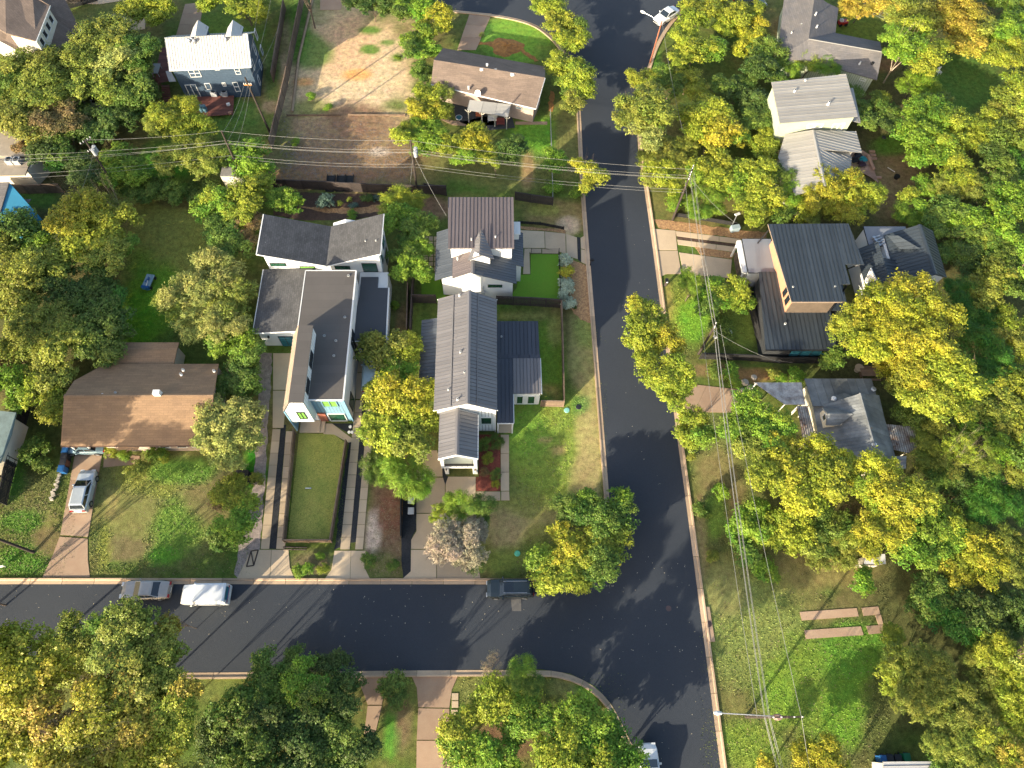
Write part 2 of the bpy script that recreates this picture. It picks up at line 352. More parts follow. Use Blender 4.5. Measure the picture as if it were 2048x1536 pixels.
# ================================================================ setting: ground
def build_ground():
    xs = np.concatenate([[-1500, -400, -160, -120], np.arange(-95, 96, .5), [120, 160, 400, 1500]]).astype(float)
    ys = np.concatenate([[-1500, -300, -80, -40], np.arange(-16, 112, .5), [140, 200, 500, 2500]]).astype(float)
    X, Y = np.meshgrid(xs, ys); nx, ny = len(xs), len(ys)
    px, py = Qarr(np.clip(X, -95, 95), np.clip(Y, -16, 112))
    def fbm(x, y, s, seed):
        r = np.random.default_rng(seed); v = np.zeros_like(x); a = 1
        for k in range(4):
            for j in range(3):
                th = r.uniform(0, 6.28); ph = r.uniform(0, 6.28); f = s * 2 ** k * r.uniform(.7, 1.3); v += a * np.sin((x * math.cos(th) + y * math.sin(th)) * f + ph + 1.3 * np.sin((x * math.sin(th) - y * math.cos(th)) * f * .8 + ph * 2))
            a *= .6
        return v / 4
    n = fbm(X, Y, .22, 1); n2 = fbm(X, Y, .7, 2); n3 = fbm(X, Y, .35, 5)
    G = np.array([.060, .085, .018]); col = np.zeros(X.shape + (3,)); col[:] = G
    def mix(c, wgt): 
        nonlocal col; wgt = np.clip(wgt, 0, 1)[..., None]; col = col * (1 - wgt) + np.array(c) * wgt
    mix((.11, .085, .042), np.clip(n * .8 + .15, 0, .65)); mix((.045, .10, .014), np.clip(n3 * .9 - .1, 0, .8)); mix((.13, .12, .045), np.clip(n2 * .8 - .2, 0, .5))
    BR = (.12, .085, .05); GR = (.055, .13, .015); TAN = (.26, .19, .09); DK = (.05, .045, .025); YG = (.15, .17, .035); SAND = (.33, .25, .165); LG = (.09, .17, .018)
    def blob(cx, cy, rx, ry, c, s=1., rot=0., soft=.5, ns=.45):
        a = math.radians(rot); dx, dy = px - cx, py - cy; u = (dx * math.cos(a) + dy * math.sin(a)) / rx; v = (-dx * math.sin(a) + dy * math.cos(a)) / ry
        q = np.sqrt(u * u + v * v) + ns * (n2 * .5 + n3 * .5); mix(c, s * np.clip((1 - q) / soft + .5, 0, 1))
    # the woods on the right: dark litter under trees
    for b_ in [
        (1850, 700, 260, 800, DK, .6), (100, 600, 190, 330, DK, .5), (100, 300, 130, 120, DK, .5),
        # vacant lot
        (690, 170, 130, 190, SAND, .95), (730, 190, 90, 110, (.36, .28, .19), .9), (690, 95, 60, 60, (.34, .22, .14), .7), (690, 320, 140, 70, (.15, .10, .062), 1.), (700, 250, 130, 40, (.17, .12, .075), .9),
        (710, 240, 60, 40, (.13, .08, .055), .8), (712, 150, 26, 12, (.42, .20, .07), .8), (610, 165, 22, 10, (.42, .20, .07), .7), (740, 60, 22, 8, GR, .9), (740, 100, 18, 9, GR, .9), (620, 100, 40, 35, GR, .8), (600, 45, 22, 60, GR, .7), (775, 85, 14, 6, GR, .8), (795, 115, 12, 8, GR, .8),
        (625, 215, 40, 20, (.10, .12, .035), .8), (790, 210, 30, 16, (.08, .11, .03), .8), (570, 300, 20, 60, (.11, .10, .04), .8), (660, 350, 120, 26, (.15, .09, .055), .9), (758, 305, 18, 8, (.38, .33, .3), .6),
        # top centre lots
        (1030, 80, 70, 45, (.10, .19, .025), 1.), (960, 70, 28, 22, (.10, .19, .03), .9), (1075, 275, 45, 40, (.09, .19, .02), 1.), (1135, 300, 28, 70, (.10, .10, .035), .9), (1120, 430, 60, 30, (.17, .12, .055), .8), (1090, 420, 30, 12, YG, .6), (1135, 450, 22, 16, (.36, .27, .2), .8),
        (1000, 340, 130, 40, (.09, .10, .035), .8), (1055, 335, 14, 40, (.22, .14, .08), .7), (865, 415, 40, 22, (.15, .09, .06), .9), (1300, 130, 22, 60, (.07, .15, .02), .9),
        # blue house
        (430, 240, 110, 40, (.07, .13, .025), .8), (545, 150, 14, 80, (.06, .11, .02), .8), (440, 60, 60, 40, (.07, .12, .02), .8), (540, 215, 16, 12, (.25, .17, .12), .7), (330, 320, 60, 40, (.05, .15, .012), .9), (240, 210, 40, 30, (.11, .08, .05), .9), (60, 395, 60, 20, (.06, .13, .02), .8),
        # back lawn left
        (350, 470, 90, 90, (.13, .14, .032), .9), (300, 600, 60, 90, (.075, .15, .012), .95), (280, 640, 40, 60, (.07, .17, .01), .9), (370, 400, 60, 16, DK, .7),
        # ranch front yard
        (340, 1030, 150, 110, (.115, .12, .042), .95), (300, 960, 60, 30, YG, .7), (355, 1060, 50, 60, (.085, .155, .022), .85), (330, 1110, 40, 18, (.08, .20, .02), .9), (250, 1100, 50, 28, (.10, .085, .045), .9), (420, 990, 50, 50, (.10, .09, .04), .8), (370, 940, 60, 24, (.07, .15, .02), .8), (210, 1090, 12, 50, YG, .8),
        (225, 1010, 14, 34, (.17, .15, .06), .8), (60, 1000, 50, 40, (.09, .10, .035), .8), (50, 1040, 40, 20, GR, .8), (50, 1120, 50, 30, GR, .8), (100, 1080, 30, 30, (.10, .075, .04), .8), (30, 940, 20, 60, GR, .8),
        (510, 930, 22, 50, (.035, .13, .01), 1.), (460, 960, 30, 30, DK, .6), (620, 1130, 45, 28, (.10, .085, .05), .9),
        (770, 1050, 45, 100, (.12, .075, .05), .95), (745, 1060, 12, 50, (.38, .32, .28), .8), (760, 1130, 35, 25, (.09, .11, .035), .8), (785, 1020, 30, 40, (.13, .06, .04), .7),
        (800, 600, 30, 60, (.09, .10, .04), .8), (805, 650, 14, 40, (.17, .11, .06), .8),
        # centre house lawns
        (1110, 900, 90, 130, (.12, .165, .03), 1.), (1060, 870, 50, 50, (.095, .18, .025), .8), (1180, 880, 28, 120, (.25, .20, .10), .75), (1165, 960, 30, 60, (.19, .155, .075), .8), (1165, 720, 26, 60, (.22, .19, .08), .8), (1175, 660, 22, 30, (.10, .17, .03), .8), (1158, 760, 10, 14, (.16, .10, .06), .8), (1170, 700, 30, 90, (.16, .16, .06), .5),
        (1118, 900, 22, 10, (.26, .18, .09), .7), (1090, 880, 16, 8, (.27, .19, .1), .7), (1030, 1040, 80, 60, (.14, .145, .045), .9), (1010, 1060, 40, 50, (.22, .17, .10), .7), (1080, 1030, 50, 20, (.19, .16, .08), .6), (1020, 1120, 60, 30, (.10, .13, .03), .8), (1060, 1010, 60, 24, (.12, .14, .035), .6),
        (1100, 720, 26, 90, (.10, .17, .02), .9), (1110, 660, 16, 30, (.19, .19, .06), .7), (1095, 790, 26, 20, (.20, .15, .05), .8), (1050, 632, 60, 10, (.16, .16, .05), .7), (835, 640, 12, 30, (.11, .15, .03), .8), (1165, 810, 22, 20, (.06, .15, .03), .7), (1080, 800, 30, 14, (.06, .14, .02), .8),
        # east verge and big lot
        (1370, 620, 40, 60, (.15, .19, .03), .9), (1390, 640, 30, 50, (.10, .22, .02), .8), (1480, 650, 30, 50, (.13, .17, .03), .8), (1335, 600, 14, 40, (.19, .16, .05), .7),
        (1430, 740, 60, 12, (.13, .09, .05), .8), (1510, 750, 50, 14, (.22, .12, .06), .8), (1420, 900, 40, 80, (.10, .12, .04), .8), (1440, 960, 50, 80, (.13, .10, .05), .7), (1430, 1020, 22, 50, (.10, .17, .025), .8), (1400, 1100, 14, 100, (.17, .13, .07), .6),
        (1500, 1250, 110, 120, (.115, .14, .04), .95), (1450, 1180, 40, 60, (.13, .13, .05), .8), (1640, 1140, 100, 40, (.13, .115, .045), .9), (1620, 1370, 110, 100, (.09, .14, .02), 1.), (1700, 1300, 60, 60, (.065, .14, .016), .9), (1500, 1500, 70, 60, (.10, .15, .022), .9), (1560, 1400, 40, 60, (.10, .17, .02), .7), (1690, 1420, 40, 60, (.08, .16, .016), .8),
        (1800, 380, 60, 80, (.14, .10, .055), .9), (1780, 290, 40, 20, (.06, .14, .015), .8), (1720, 60, 60, 30, (.09, .13, .02), .9), (1720, 150, 50, 30, (.10, .10, .03), .8), (1930, 170, 70, 70, (.055, .11, .02), .95), (1770, 130, 30, 14, (.17, .09, .045), .8), (1560, 55, 22, 20, (.17, .12, .06), .6),
        # south lots
        (940, 1380, 25, 50, (.10, .11, .035), .9), (1150, 1370, 50, 30, (.12, .13, .05), .9), (1180, 1380, 26, 24, (.065, .16, .02), .9), (1010, 1480, 60, 40, (.10, .06, .04), .9), (800, 1440, 24, 60, (.11, .08, .05), .8), (780, 1470, 14, 50, (.06, .16, .02), .9), (430, 1380, 50, 30, (.09, .11, .03), .8)]:
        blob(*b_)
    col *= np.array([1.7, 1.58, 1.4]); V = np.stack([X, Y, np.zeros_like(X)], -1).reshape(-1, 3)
    idx = np.arange(nx * ny).reshape(ny, nx); Fq = np.stack([idx[:-1, :-1], idx[:-1, 1:], idx[1:, 1:], idx[1:, :-1]], -1).reshape(-1, 4)
    me = bpy.data.meshes.new('ground'); me.vertices.add(len(V)); me.vertices.foreach_set('co', V.ravel()); me.loops.add(Fq.size); me.loops.foreach_set('vertex_index', Fq.ravel())
    me.polygons.add(len(Fq)); me.polygons.foreach_set('loop_start', np.arange(len(Fq)) * 4); me.polygons.foreach_set('loop_total', np.full(len(Fq), 4)); me.update(calc_edges=True)
    at = me.color_attributes.new('soil', 'FLOAT_COLOR', 'POINT'); at.data.foreach_set('color', np.concatenate([col.reshape(-1, 3), np.ones((nx * ny, 1))], 1).astype(np.float32).ravel())
    global GCOL; GCOL = (xs, ys, col)
    m = bpy.data.materials.new('grass_and_soil'); m.use_nodes = True; t = m.node_tree; N = t.nodes; L = t.links; b = N['Principled BSDF']; b.inputs['Roughness'].default_value = .95; b.inputs['Specular IOR Level'].default_value = .2
    ca = N.new('ShaderNodeVertexColor'); ca.layer_name = 'soil'; tc = N.new('ShaderNodeTexCoord')
    def noise(s, d=5, r=.6):
        q = N.new('ShaderNodeTexNoise'); q.inputs['Scale'].default_value = s; q.inputs['Detail'].default_value = d; q.inputs['Roughness'].default_value = r; L.new(tc.outputs['Object'], q.inputs[0]); return q.outputs[0]
    cur = ca.outputs[0]
    def sc(cur, f, lo, hi):
        r = N.new('ShaderNodeMapRange'); r.clamp = False; r.inputs[1].default_value = .3; r.inputs[2].default_value = .7; r.inputs[3].default_value = lo; r.inputs[4].default_value = hi; L.new(f, r.inputs[0])
        v = N.new('ShaderNodeVectorMath'); v.operation = 'SCALE'; L.new(cur, v.inputs[0]); L.new(r.outputs[0], v.inputs['Scale']); return v.outputs[0]
    hs = N.new('ShaderNodeHueSaturation'); r = N.new('ShaderNodeMapRange'); r.inputs[1].default_value = .3; r.inputs[2].default_value = .7; r.inputs[3].default_value = .488; r.inputs[4].default_value = .522; L.new(noise(.9, 6), r.inputs[0]); L.new(r.outputs[0], hs.inputs['Hue']); L.new(cur, hs.inputs['Color'])
    cur = sc(hs.outputs[0], noise(1.6, 8, .7), .55, 1.45); fn = noise(11, 4, .7); cur = sc(cur, fn, .6, 1.4)
    L.new(cur, b.inputs['Base Color']); bp = N.new('ShaderNodeBump'); bp.inputs['Strength'].default_value = .8; bp.inputs['Distance'].default_value = .08; L.new(fn, bp.inputs['Height']); L.new(bp.outputs[0], b.inputs['Normal'])
    o = link('ground', me, m); setp(o, 'grass and bare soil ground of the whole neighbourhood', kind='structure')
build_ground()

def sheet(name, pts, z, m, label=None, kind='structure', world=False, parent=None, jag=0., cat=None):
    P = [(p[0], p[1]) if world else tuple(W(p[0], p[1], z))[:2] for p in pts]
    if jag:
        Q = []
        for i in range(len(P)):
            a, b_ = P[i], P[(i + 1) % len(P)]; L_ = math.hypot(b_[0] - a[0], b_[1] - a[1]); k = max(1, int(L_ / .5))
            for j in range(k): t = j / k; Q.append((a[0] + (b_[0] - a[0]) * t + random.uniform(-jag, jag), a[1] + (b_[1] - a[1]) * t + random.uniform(-jag, jag)))
        P = Q
    b = MB(); b.prism(P, z - .03 if z > .03 else 0.002, z); o = b.build(name, m, parent)
    if parent is None: setp(o, label, cat, kind=kind)
    return o
def slabs(name, label, pieces, z=.05, m=concrete, base=None):
    """paved strip: every concrete piece is a part, with a narrow joint around it"""
    r = empty(name, (0, 0, 0), label, kind='structure')
    for i, P in enumerate(pieces):
        w_ = [W(p[0], p[1], z) for p in P]; cx = sum(p.x for p in w_) / len(w_); cy = sum(p.y for p in w_) / len(w_); q = []
        for p in w_:
            d = math.hypot(p.x - cx, p.y - cy); k = max(0, 1 - .028 / max(d, .1)); q.append((cx + (p.x - cx) * k, cy + (p.y - cy) * k))
        b = MB(); b.prism(q, 0.002, z + random.uniform(-.004, .004)); b.build('slab', m, r)
    return r
def cut(A, B, n):
    """quads between polylines A and B (same two end points each), split in n"""
    (a0, a1), (b0, b1) = A, B; l = lambda p, q, t: (p[0] + (q[0] - p[0]) * t, p[1] + (q[1] - p[1]) * t)
    return [[l(a0, a1, i / n), l(b0, b1, i / n), l(b0, b1, (i + 1) / n), l(a0, a1, (i + 1) / n)] for i in range(n)]

# ---------------------------------------------------------------- roads
NS_L = [(1218, 990), (1195, 700), (1170, 400), (1162, 240), (1158, 160), (1130, 100), (1085, 55), (1040, 38), (980, 28), (925, 22), (860, 18)]
NS_R = [(1700, -90), (1560, -70), (1450, -45), (1375, 8), (1340, 42), (1312, 85), (1294, 135), (1274, 215), (1275, 300), (1290, 385), (1312, 545), (1344, 800), (1370, 990), (1400, 1220), (1440, 1530), (1452, 1620), (1475, 1800)]
EW_N = [(-330, 1170), (0, 1168), (1150, 1169), (1190, 1166), (1216, 1150), (1226, 1120), (1224, 1060), (1218, 990)]
EW_S = [(-330, 1349), (400, 1346), (1080, 1338), (1140, 1347), (1190, 1372), (1225, 1410), (1242, 1445), (1270, 1500), (1292, 1560), (1350, 1800)]
sheet('road', NS_L + [(700, 10), (700, -110), (1700, -160)] + NS_R + EW_S[::-1] + EW_N[:-1], .035, asphalt, 'fresh dark asphalt street with a corner junction')
sheet('road_patch', [(1022, 1199), (1042, 1198), (1042.5, 1222), (1024, 1222)], .043, asphalt_old, 'small worn grey patch in the asphalt below the parked dark car')
def smooth(pts, it=2):
    P = list(pts)
    for _ in range(it):
        Q = [P[0]]
        for i in range(len(P) - 1): a, b_ = P[i], P[i + 1]; Q += [(a[0] * .75 + b_[0] * .25, a[1] * .75 + b_[1] * .25), (a[0] * .25 + b_[0] * .75, a[1] * .25 + b_[1] * .75)]
        P = Q + [P[-1]]
    return P
def kerb(label, pts, side, sm=True, drops=()):
    """kerb and gutter in cast sections along a polyline (photo pixels, at the road edge); side +1: kerb lies left of the direction"""
    r = empty('kerb', (0, 0, 0), label, kind='structure'); P = [W(*p) for p in (smooth(pts) if sm else pts)]; S = [0]
    for i in range(len(P) - 1): S.append(S[-1] + (P[i + 1] - P[i]).length)
    def at(s):
        for i in range(len(P) - 1):
            if s <= S[i + 1] or i == len(P) - 2:
                d = (P[i + 1] - P[i]); t = (s - S[i]) / max(1e-6, S[i + 1] - S[i]); return P[i] + d * t, d.normalized()
    k = max(1, round(S[-1] / 3.2)); ds = S[-1] / k
    for i in range(k):
        b = MB(); sub = 3; rows = []
        for j in range(sub + 1):
            s = i * ds + ds * j / sub; s = min(max(s, i * ds + .02), (i + 1) * ds - .02); p, d = at(s); nn = Vector((-d.y, d.x, 0)) * side
            rows.append([(p + nn * o) for o in (0, .34, .40, .56)])
        hs = (.05, .06, .15, .16)
        for j in range(sub):
            a, c = rows[j], rows[j + 1]
            for q in range(3):
                b.face([(a[q].x, a[q].y, hs[q]), (a[q + 1].x, a[q + 1].y, hs[q + 1]), (c[q + 1].x, c[q + 1].y, hs[q + 1]), (c[q].x, c[q].y, hs[q])])
            for q, h in ((0, .05), (3, .16)): b.face([(a[q].x, a[q].y, 0), (c[q].x, c[q].y, 0), (c[q].x, c[q].y, h), (a[q].x, a[q].y, h)])
        for rr in (rows[0], rows[-1]):
            b.face([(rr[0].x, rr[0].y, 0), (rr[3].x, rr[3].y, 0), (rr[3].x, rr[3].y, .16), (rr[2].x, rr[2].y, .15), (rr[1].x, rr[1].y, .06), (rr[0].x, rr[0].y, .05)])
        b.build('kerb_section', kerbm, r)
kerb('concrete kerb along the west side of the long street up to the top junction', NS_L, 1)
kerb('concrete kerb along the east side of the long street', NS_R, 1)
kerb('concrete kerb along the north side of the lower street', EW_N, 1)
kerb('concrete kerb along the south side of the lower street, curving round the corner lawn', EW_S, -1)
# ---------------------------------------------------------------- driveways, paths, beds
slabs('driveway', 'old tan concrete driveway under the silver hatchback', cut([(150, 905), (120, 1070)], [(205, 905), (176, 1074)], 3) + [[(119, 1073), (175.5, 1077), (176, 1120), (180, 1155), (84, 1155), (105, 1110)]] + [[(208, 905), (280, 912), (278, 928), (206, 935)]], .045, concrete_tan)
slabs('driveway', 'pale concrete wheel strips left of the fenced lawn, leading to the teal garage door', [[(546, 706), (583, 706), (574, 780), (546, 780)], [(546, 781), (574, 781), (567, 856), (545, 856)]] + cut([(545, 858), (521, 1098)], [(561, 858), (538.5, 1098)], 10) + cut([(572, 862), (552, 1098)], [(588.5, 862), (569.8, 1098)], 10) + [[(503, 1099), (543, 1099), (539.5, 1160), (472, 1160)], [(543, 1099), (577, 1099), (580, 1135), (590, 1160), (539.5, 1160)]], .05)
slabs('driveway', 'pale concrete wheel strips right of the fenced lawn', [[(714, 690), (760, 690), (757, 744), (713, 744)], [(713, 745), (757, 745), (752, 798), (711, 798)]] + cut([(711, 800), (680, 1099)], [(726, 800), (699.5, 1099)], 12) + cut([(737, 800), (710, 1099)], [(751, 800), (726, 1099)], 12) + [[(669, 1101), (702, 1101), (700, 1162), (646, 1162), (662, 1140)], [(702, 1101), (731, 1101), (733, 1112), (729, 1135), (742, 1162), (700, 1162)]], .05)
sheet('gravel_strip', [(562, 850), (572, 850), (552, 1098), (538, 1098)], .03, gravel_black, 'dark gravel strip between the left wheel strips', jag=.04)
sheet('gravel_strip', [(726, 800), (737, 800), (712, 1085), (699, 1085)], .03, gravel_black, 'dark gravel strip between the right wheel strips', jag=.08)
sheet('gravel_strip', [(697, 886), (711, 880), (682, 1095), (668, 1098)], .03, gravel_black, 'dark gravel and weeds outside the fenced lawn on its right', jag=.1)
sheet('gravel_bed', [(519, 705), (545, 705), (521, 1098), (500, 1130), (478, 1158), (470, 1150), (480, 1080), (508, 960)], .025, gravel_pink, 'pale pink gravel bed left of the wheel strips', jag=.12)
slabs('driveway', 'wide concrete driveway in front of the white garage with the black door', [[(833, 955), (890, 955), (890.5, 1026), (832.5, 1026)], [(891, 953), (951.5, 953), (951.5, 1026), (891, 1026)], [(832.5, 1027), (890.5, 1027), (890.5, 1098), (822, 1098), (822, 1080), (832.5, 1062)], [(891, 1027), (951.5, 1027), (951.5, 1098), (891, 1098)], [(822, 1099), (873, 1099), (873, 1162), (800, 1162), (821, 1143)], [(873.5, 1099), (951, 1099), (962, 1162), (873.5, 1162)], [(835, 900), (874, 900), (889, 953), (833, 953)]], .05)
slabs('path', 'L-shaped concrete path round the red mulch bed', cut([(1001.5, 869), (1001.5, 982)], [(1018, 869), (1018.5, 982)], 3) + [[(1002, 982.5), (1018.5, 982.5), (1019.5, 1001), (1002, 1001)], [(952, 983), (1001, 983), (1001, 1001), (952, 1001)]], .06)
sheet('mulch_bed', [(957.5, 869), (1001, 869), (1001, 982), (952, 982), (952, 954), (957.5, 954)], .04, mulch_red, 'red mulch bed beside the white garage')
sheet('gravel_strip', [(884, 925), (892, 951), (896.5, 953), (890.5, 970), (885, 952)], .056, gravel_black, 'dark drain gravel wedge at the left corner of the white garage')
sheet('gravel_strip', [(803, 1076), (806, 1000), (833, 1000), (832, 1060), (822, 1080), (821, 1142), (806, 1158), (803, 1120)], .03, gravel_black, 'dark gravel strip with bins beside the wide driveway', jag=.04)
slabs('driveway', 'pale concrete driveway of the small back house, crossed by a dark joint', [[(1040, 460), (1089, 462.5), (1090, 496), (1046, 496)], [(1089.5, 462.5), (1131, 467), (1132, 507), (1090.5, 496.5)], [(1132, 467), (1154, 474.5), (1155.5, 518), (1133, 512)], [(1161, 475.5), (1174, 468), (1176.5, 500), (1162, 497)], [(1162, 498), (1176.5, 501), (1178.5, 532), (1162.5, 524)], [(1055, 497), (1083, 497), (1083, 506), (1060, 506)], [(1084, 497), (1118, 502), (1117, 507), (1084, 506.5)], [(1049, 497), (1058.5, 497), (1060.5, 548), (1046, 548)]], .055)
sheet('drain_strip', [(1154, 474), (1160.5, 475), (1162, 524), (1155.8, 519)], .05, gravel_black, 'dark channel crossing the driveway of the small back house')
g = empty('paver_grid', (0, 0, 0), 'grid of square pale pavers in gravel beside the small back house', kind='structure')
for i in range(7):
    for j in range(3):
        x_, y_ = 847.5 + j * 10.2, 473 + i * 10.1; slabp = [W(x_ + u, y_ + v, .05) for u, v in ((0, 0), (8.2, 0), (8.2, 8.2), (0, 8.2))]; b = MB(); b.prism([(p.x, p.y) for p in slabp], .002, .05); b.build('paver', concrete, g)
sheet('turf', [(1062, 508.5), (1116.5, 508.5), (1120.5, 608), (995, 606), (1020, 593), (1034, 575), (1036, 550), (1061, 549)], .04, turf, 'bright green artificial turf behind the low black fence')
sheet('turf', [(843, 546), (874, 546), (890, 586), (893, 604), (843, 605)], .04, turf, 'darker artificial turf left of the small back house')
sheet('gravel_bed', [(1136, 514), (1150, 522), (1163, 526), (1177, 533), (1181, 560), (1186, 646), (1160, 640), (1143, 620), (1128, 610), (1126, 520)], .035, gravel_tan, 'tan river gravel bed along the kerb', jag=.1)
sheet('gravel_bed', [(1038, 452), (1130, 460), (1132, 467), (1090, 461), (1040, 458)], .04, gravel_tan, 'strip of river stones beside the small back house driveway', jag=.08)
slabs('driveway', 'pale concrete driveway and strips of the black modern house', [[(1306, 457), (1351, 461), (1355, 500), (1309, 500)], [(1309, 501), (1355.5, 501), (1363, 548), (1333, 548), (1315, 556)]] + cut([(1351, 462), (1482, 478)], [(1353, 472), (1481, 488)], 3) + cut([(1354, 479), (1472, 494)], [(1356, 489), (1470, 504)], 3) + cut([(1358, 504.5), (1464, 519)], [(1367, 548), (1461, 556)], 2), .055)
sheet('gravel_bed', [(1306, 439), (1345, 441), (1410, 451), (1480, 460), (1534, 464), (1534, 476), (1482, 477), (1352, 460), (1318, 456)], .03, gravel_tan, 'orange gravel and dead leaves north of the black house driveway', jag=.12)
sheet('gravel_bed', [(1390, 494), (1472, 505), (1464, 518), (1400, 509)], .032, gravel_tan, 'patch of orange gravel between the black house drive slabs', jag=.08)
sheet('gravel_strip', [(1354, 472.5), (1480, 489), (1472, 493.5), (1355, 478.5)], .03, mulch_brown, 'dark planted strip between the black house drive slabs')
slabs('driveway', 'brown concrete driveway right of the street under the power lines', cut([(1384, 768), (1500, 781)], [(1359, 823), (1480, 826)], 4), .045, concrete_tan)
slabs('driveway', 'narrow brown concrete drive below the lower street', [[(712, 1348), (773, 1349), (764, 1410), (735, 1410)], [(735, 1411), (764, 1411), (750, 1470), (728, 1470)]], .045, concrete_tan)
slabs('driveway', 'wide tan concrete drive below the lower street', [[(821, 1348), (918, 1347), (904, 1380), (899, 1416), (836, 1415), (833, 1375)], [(836, 1416), (899, 1417), (899, 1480), (833, 1480)], [(833, 1481), (899, 1481), (900, 1560), (832, 1560)]], .045, concrete_tan)
slabs('path', 'line of cream stepping slabs beside the wide tan drive', [[(903, 1386), (917, 1386), (917, 1401), (903, 1401)], [(903, 1402), (917, 1402), (917, 1416), (903, 1416)], [(902, 1419), (916, 1419), (916, 1449), (901.5, 1449)], [(901.5, 1453), (916, 1453), (916, 1480), (901.5, 1480)]], .06)
slabs('driveway', 'pale concrete drive at the top of the vacant lot', [[(640, -25), (690, -25), (682, 20), (640, 20)]], .04, concrete_tan)
slabs('driveway', 'brown concrete drive above the brown ranch roof', cut([(940, 24), (914, 100)], [(984, 27), (952, 100)], 3), .045, concrete_tan)
slabs('driveway', 'pale concrete turning area at the top left', [[(222, 30), (255, 12), (292, 28), (290, 58), (260, 62), (225, 48)], [(-20, -30), (60, -40), (330, -30), (330, -12), (200, 8), (150, 8)]], .045)
slabs('driveway', 'brown concrete drive above the navy house', cut([(370, 8), (352, 70)], [(408, 4), (396, 70)], 3), .045, concrete_tan)
slabs('driveway', 'two parallel concrete strips lying in the open lot at lower right', [[(1599, 1224), (1714, 1216), (1718, 1232.5), (1603.5, 1241)], [(1723, 1215.5), (1757, 1212.5), (1761.5, 1229), (1727, 1232)], [(1608, 1260.5), (1722, 1252.5), (1728, 1270), (1611.6, 1278)], [(1732, 1252), (1766.5, 1249.4), (1768, 1266), (1738, 1269)], [(1750, 1230.5), (1762, 1229.5), (1767, 1249), (1757, 1250)]], .05, concrete_tan)
sheet('path', [(880, 238), (925, 243), (975, 232), (995, 236), (990, 250), (940, 252), (905, 250)], .03, concrete_tan, 'worn stone edging behind the brown ranch house')
slabs('path', 'narrow concrete walk behind the brown ranch house', [[(1030, 243), (1095, 243), (1095, 249), (1030, 249)]], .04, concrete_tan)
s_ = slabs('storm_drain', 'concrete storm drain slab with a round iron cover by the kerb', [[(1408, 1213), (1419, 1213), (1430.5, 1284), (1413, 1284)]], .10, concrete_tan); p = W(1417.5, 1248, .1)
b = MB(); b.disc((p.x, p.y), .30, .1, .12, 16); b.disc((p.x, p.y), .20, .12, .13, 16); b.build('iron_cover', mat('cast_iron', (.05, .03, .03), .7), s_)
p = W(1337, 1217, 0); b = MB(); b.disc((p.x, p.y), .28, .03, .042, 18); b.disc((p.x, p.y), .18, .042, .046, 14); setp(b.build('manhole_cover', mat('rusty_iron', (.09, .06, .06), .8)), 'round manhole cover set in the street junction', 'manhole cover')
for (x_, y_, lab, c_) in ((1157, 814, 'dark round utility lid in the grass right of the tan fence corner', blackbin), (1133.5, 820.5, 'small pale green box lid in the grass below the tan fence corner', mat('pale_green_plastic', (.25, .55, .45), .6)), (1034.6, 1107, 'round green utility lid in the lawn left of the corner tree', mat('mint_plastic', (.10, .45, .28), .6)), (1768, 275, 'dark flat round object on the grass beside the silver-roofed house', blackbin)):
    p = W(x_, y_, 0); b = MB(); b.disc((p.x, p.y), .32, .0, .08, 14, .28); b.disc((p.x, p.y), .12, .08, .1, 8); setp(b.build('ground_box', c_), lab, 'utility box')
# fallen leaves on the street
def litter(name, label, n, region, m, s0, s1, z=.045):
    b_v = []; b_f = []; k = 0
    while k < n:
        px_, py_ = region(); p = W(px_, py_, 0); s = random.uniform(s0, s1); a = random.uniform(0, 6.28); zz = z + random.uniform(0, .02)
        i = len(b_v)
        for q in range(4): r_ = s * (1 if q % 2 == 0 else .55); t = a + q * math.pi / 2; b_v.append((p.x + r_ * math.cos(t), p.y + r_ * math.sin(t), zz + (.02 if q == 0 else 0)))
        b_f.append((i, i + 1, i + 2, i + 3)); k += 1
    me = bpy.data.meshes.new(name); me.from_pydata(b_v, [], b_f); o = link(name, me, m); setp(o, label, 'leaf litter', kind='stuff')
def reg():
    u = random.random()
    if u < .6: return random.uniform(0, 1230), random.gauss(1235, 50) if random.random() < .6 else random.uniform(1172, 1335)
    return random.choice([(random.uniform(1230, 1400), random.uniform(1100, 1520)), (random.uniform(1190, 1330), random.uniform(430, 1000))])
litter('fallen_leaves', 'pale dry leaves scattered over the dark asphalt', 300, lambda: (lambda q: (q[0], min(max(q[1], 1172), 1330)) if q[0] < 1230 else q)(reg()), leaf_litter, .025, .07)
litter('leaf_litter', 'dead leaves scattered on the lawns and yards', 5200, lambda: random.choice([(random.uniform(180, 500), random.uniform(940, 1150)), (random.uniform(570, 820), random.uniform(220, 370)), (random.uniform(1400, 1760), random.uniform(1120, 1500)), (random.uniform(0, 120), random.uniform(980, 1150)), (random.uniform(620, 830), random.uniform(60, 240)), (random.uniform(740, 800), random.uniform(1000, 1150)), (random.uniform(1030, 1200), random.uniform(820, 1150))]), mat('brown_leaf_litter', (.30, .22, .12), .9, var=.3), .03, .085, .01)
litter('leaf_litter', 'grey twigs and brown chips strewn over the cleared vacant lot', 2600, lambda: (random.uniform(560, 830), random.triangular(225, 372, 330)), mat('grey_twigs', (.24, .19, .15), .9, var=.3), .04, .16, .02)
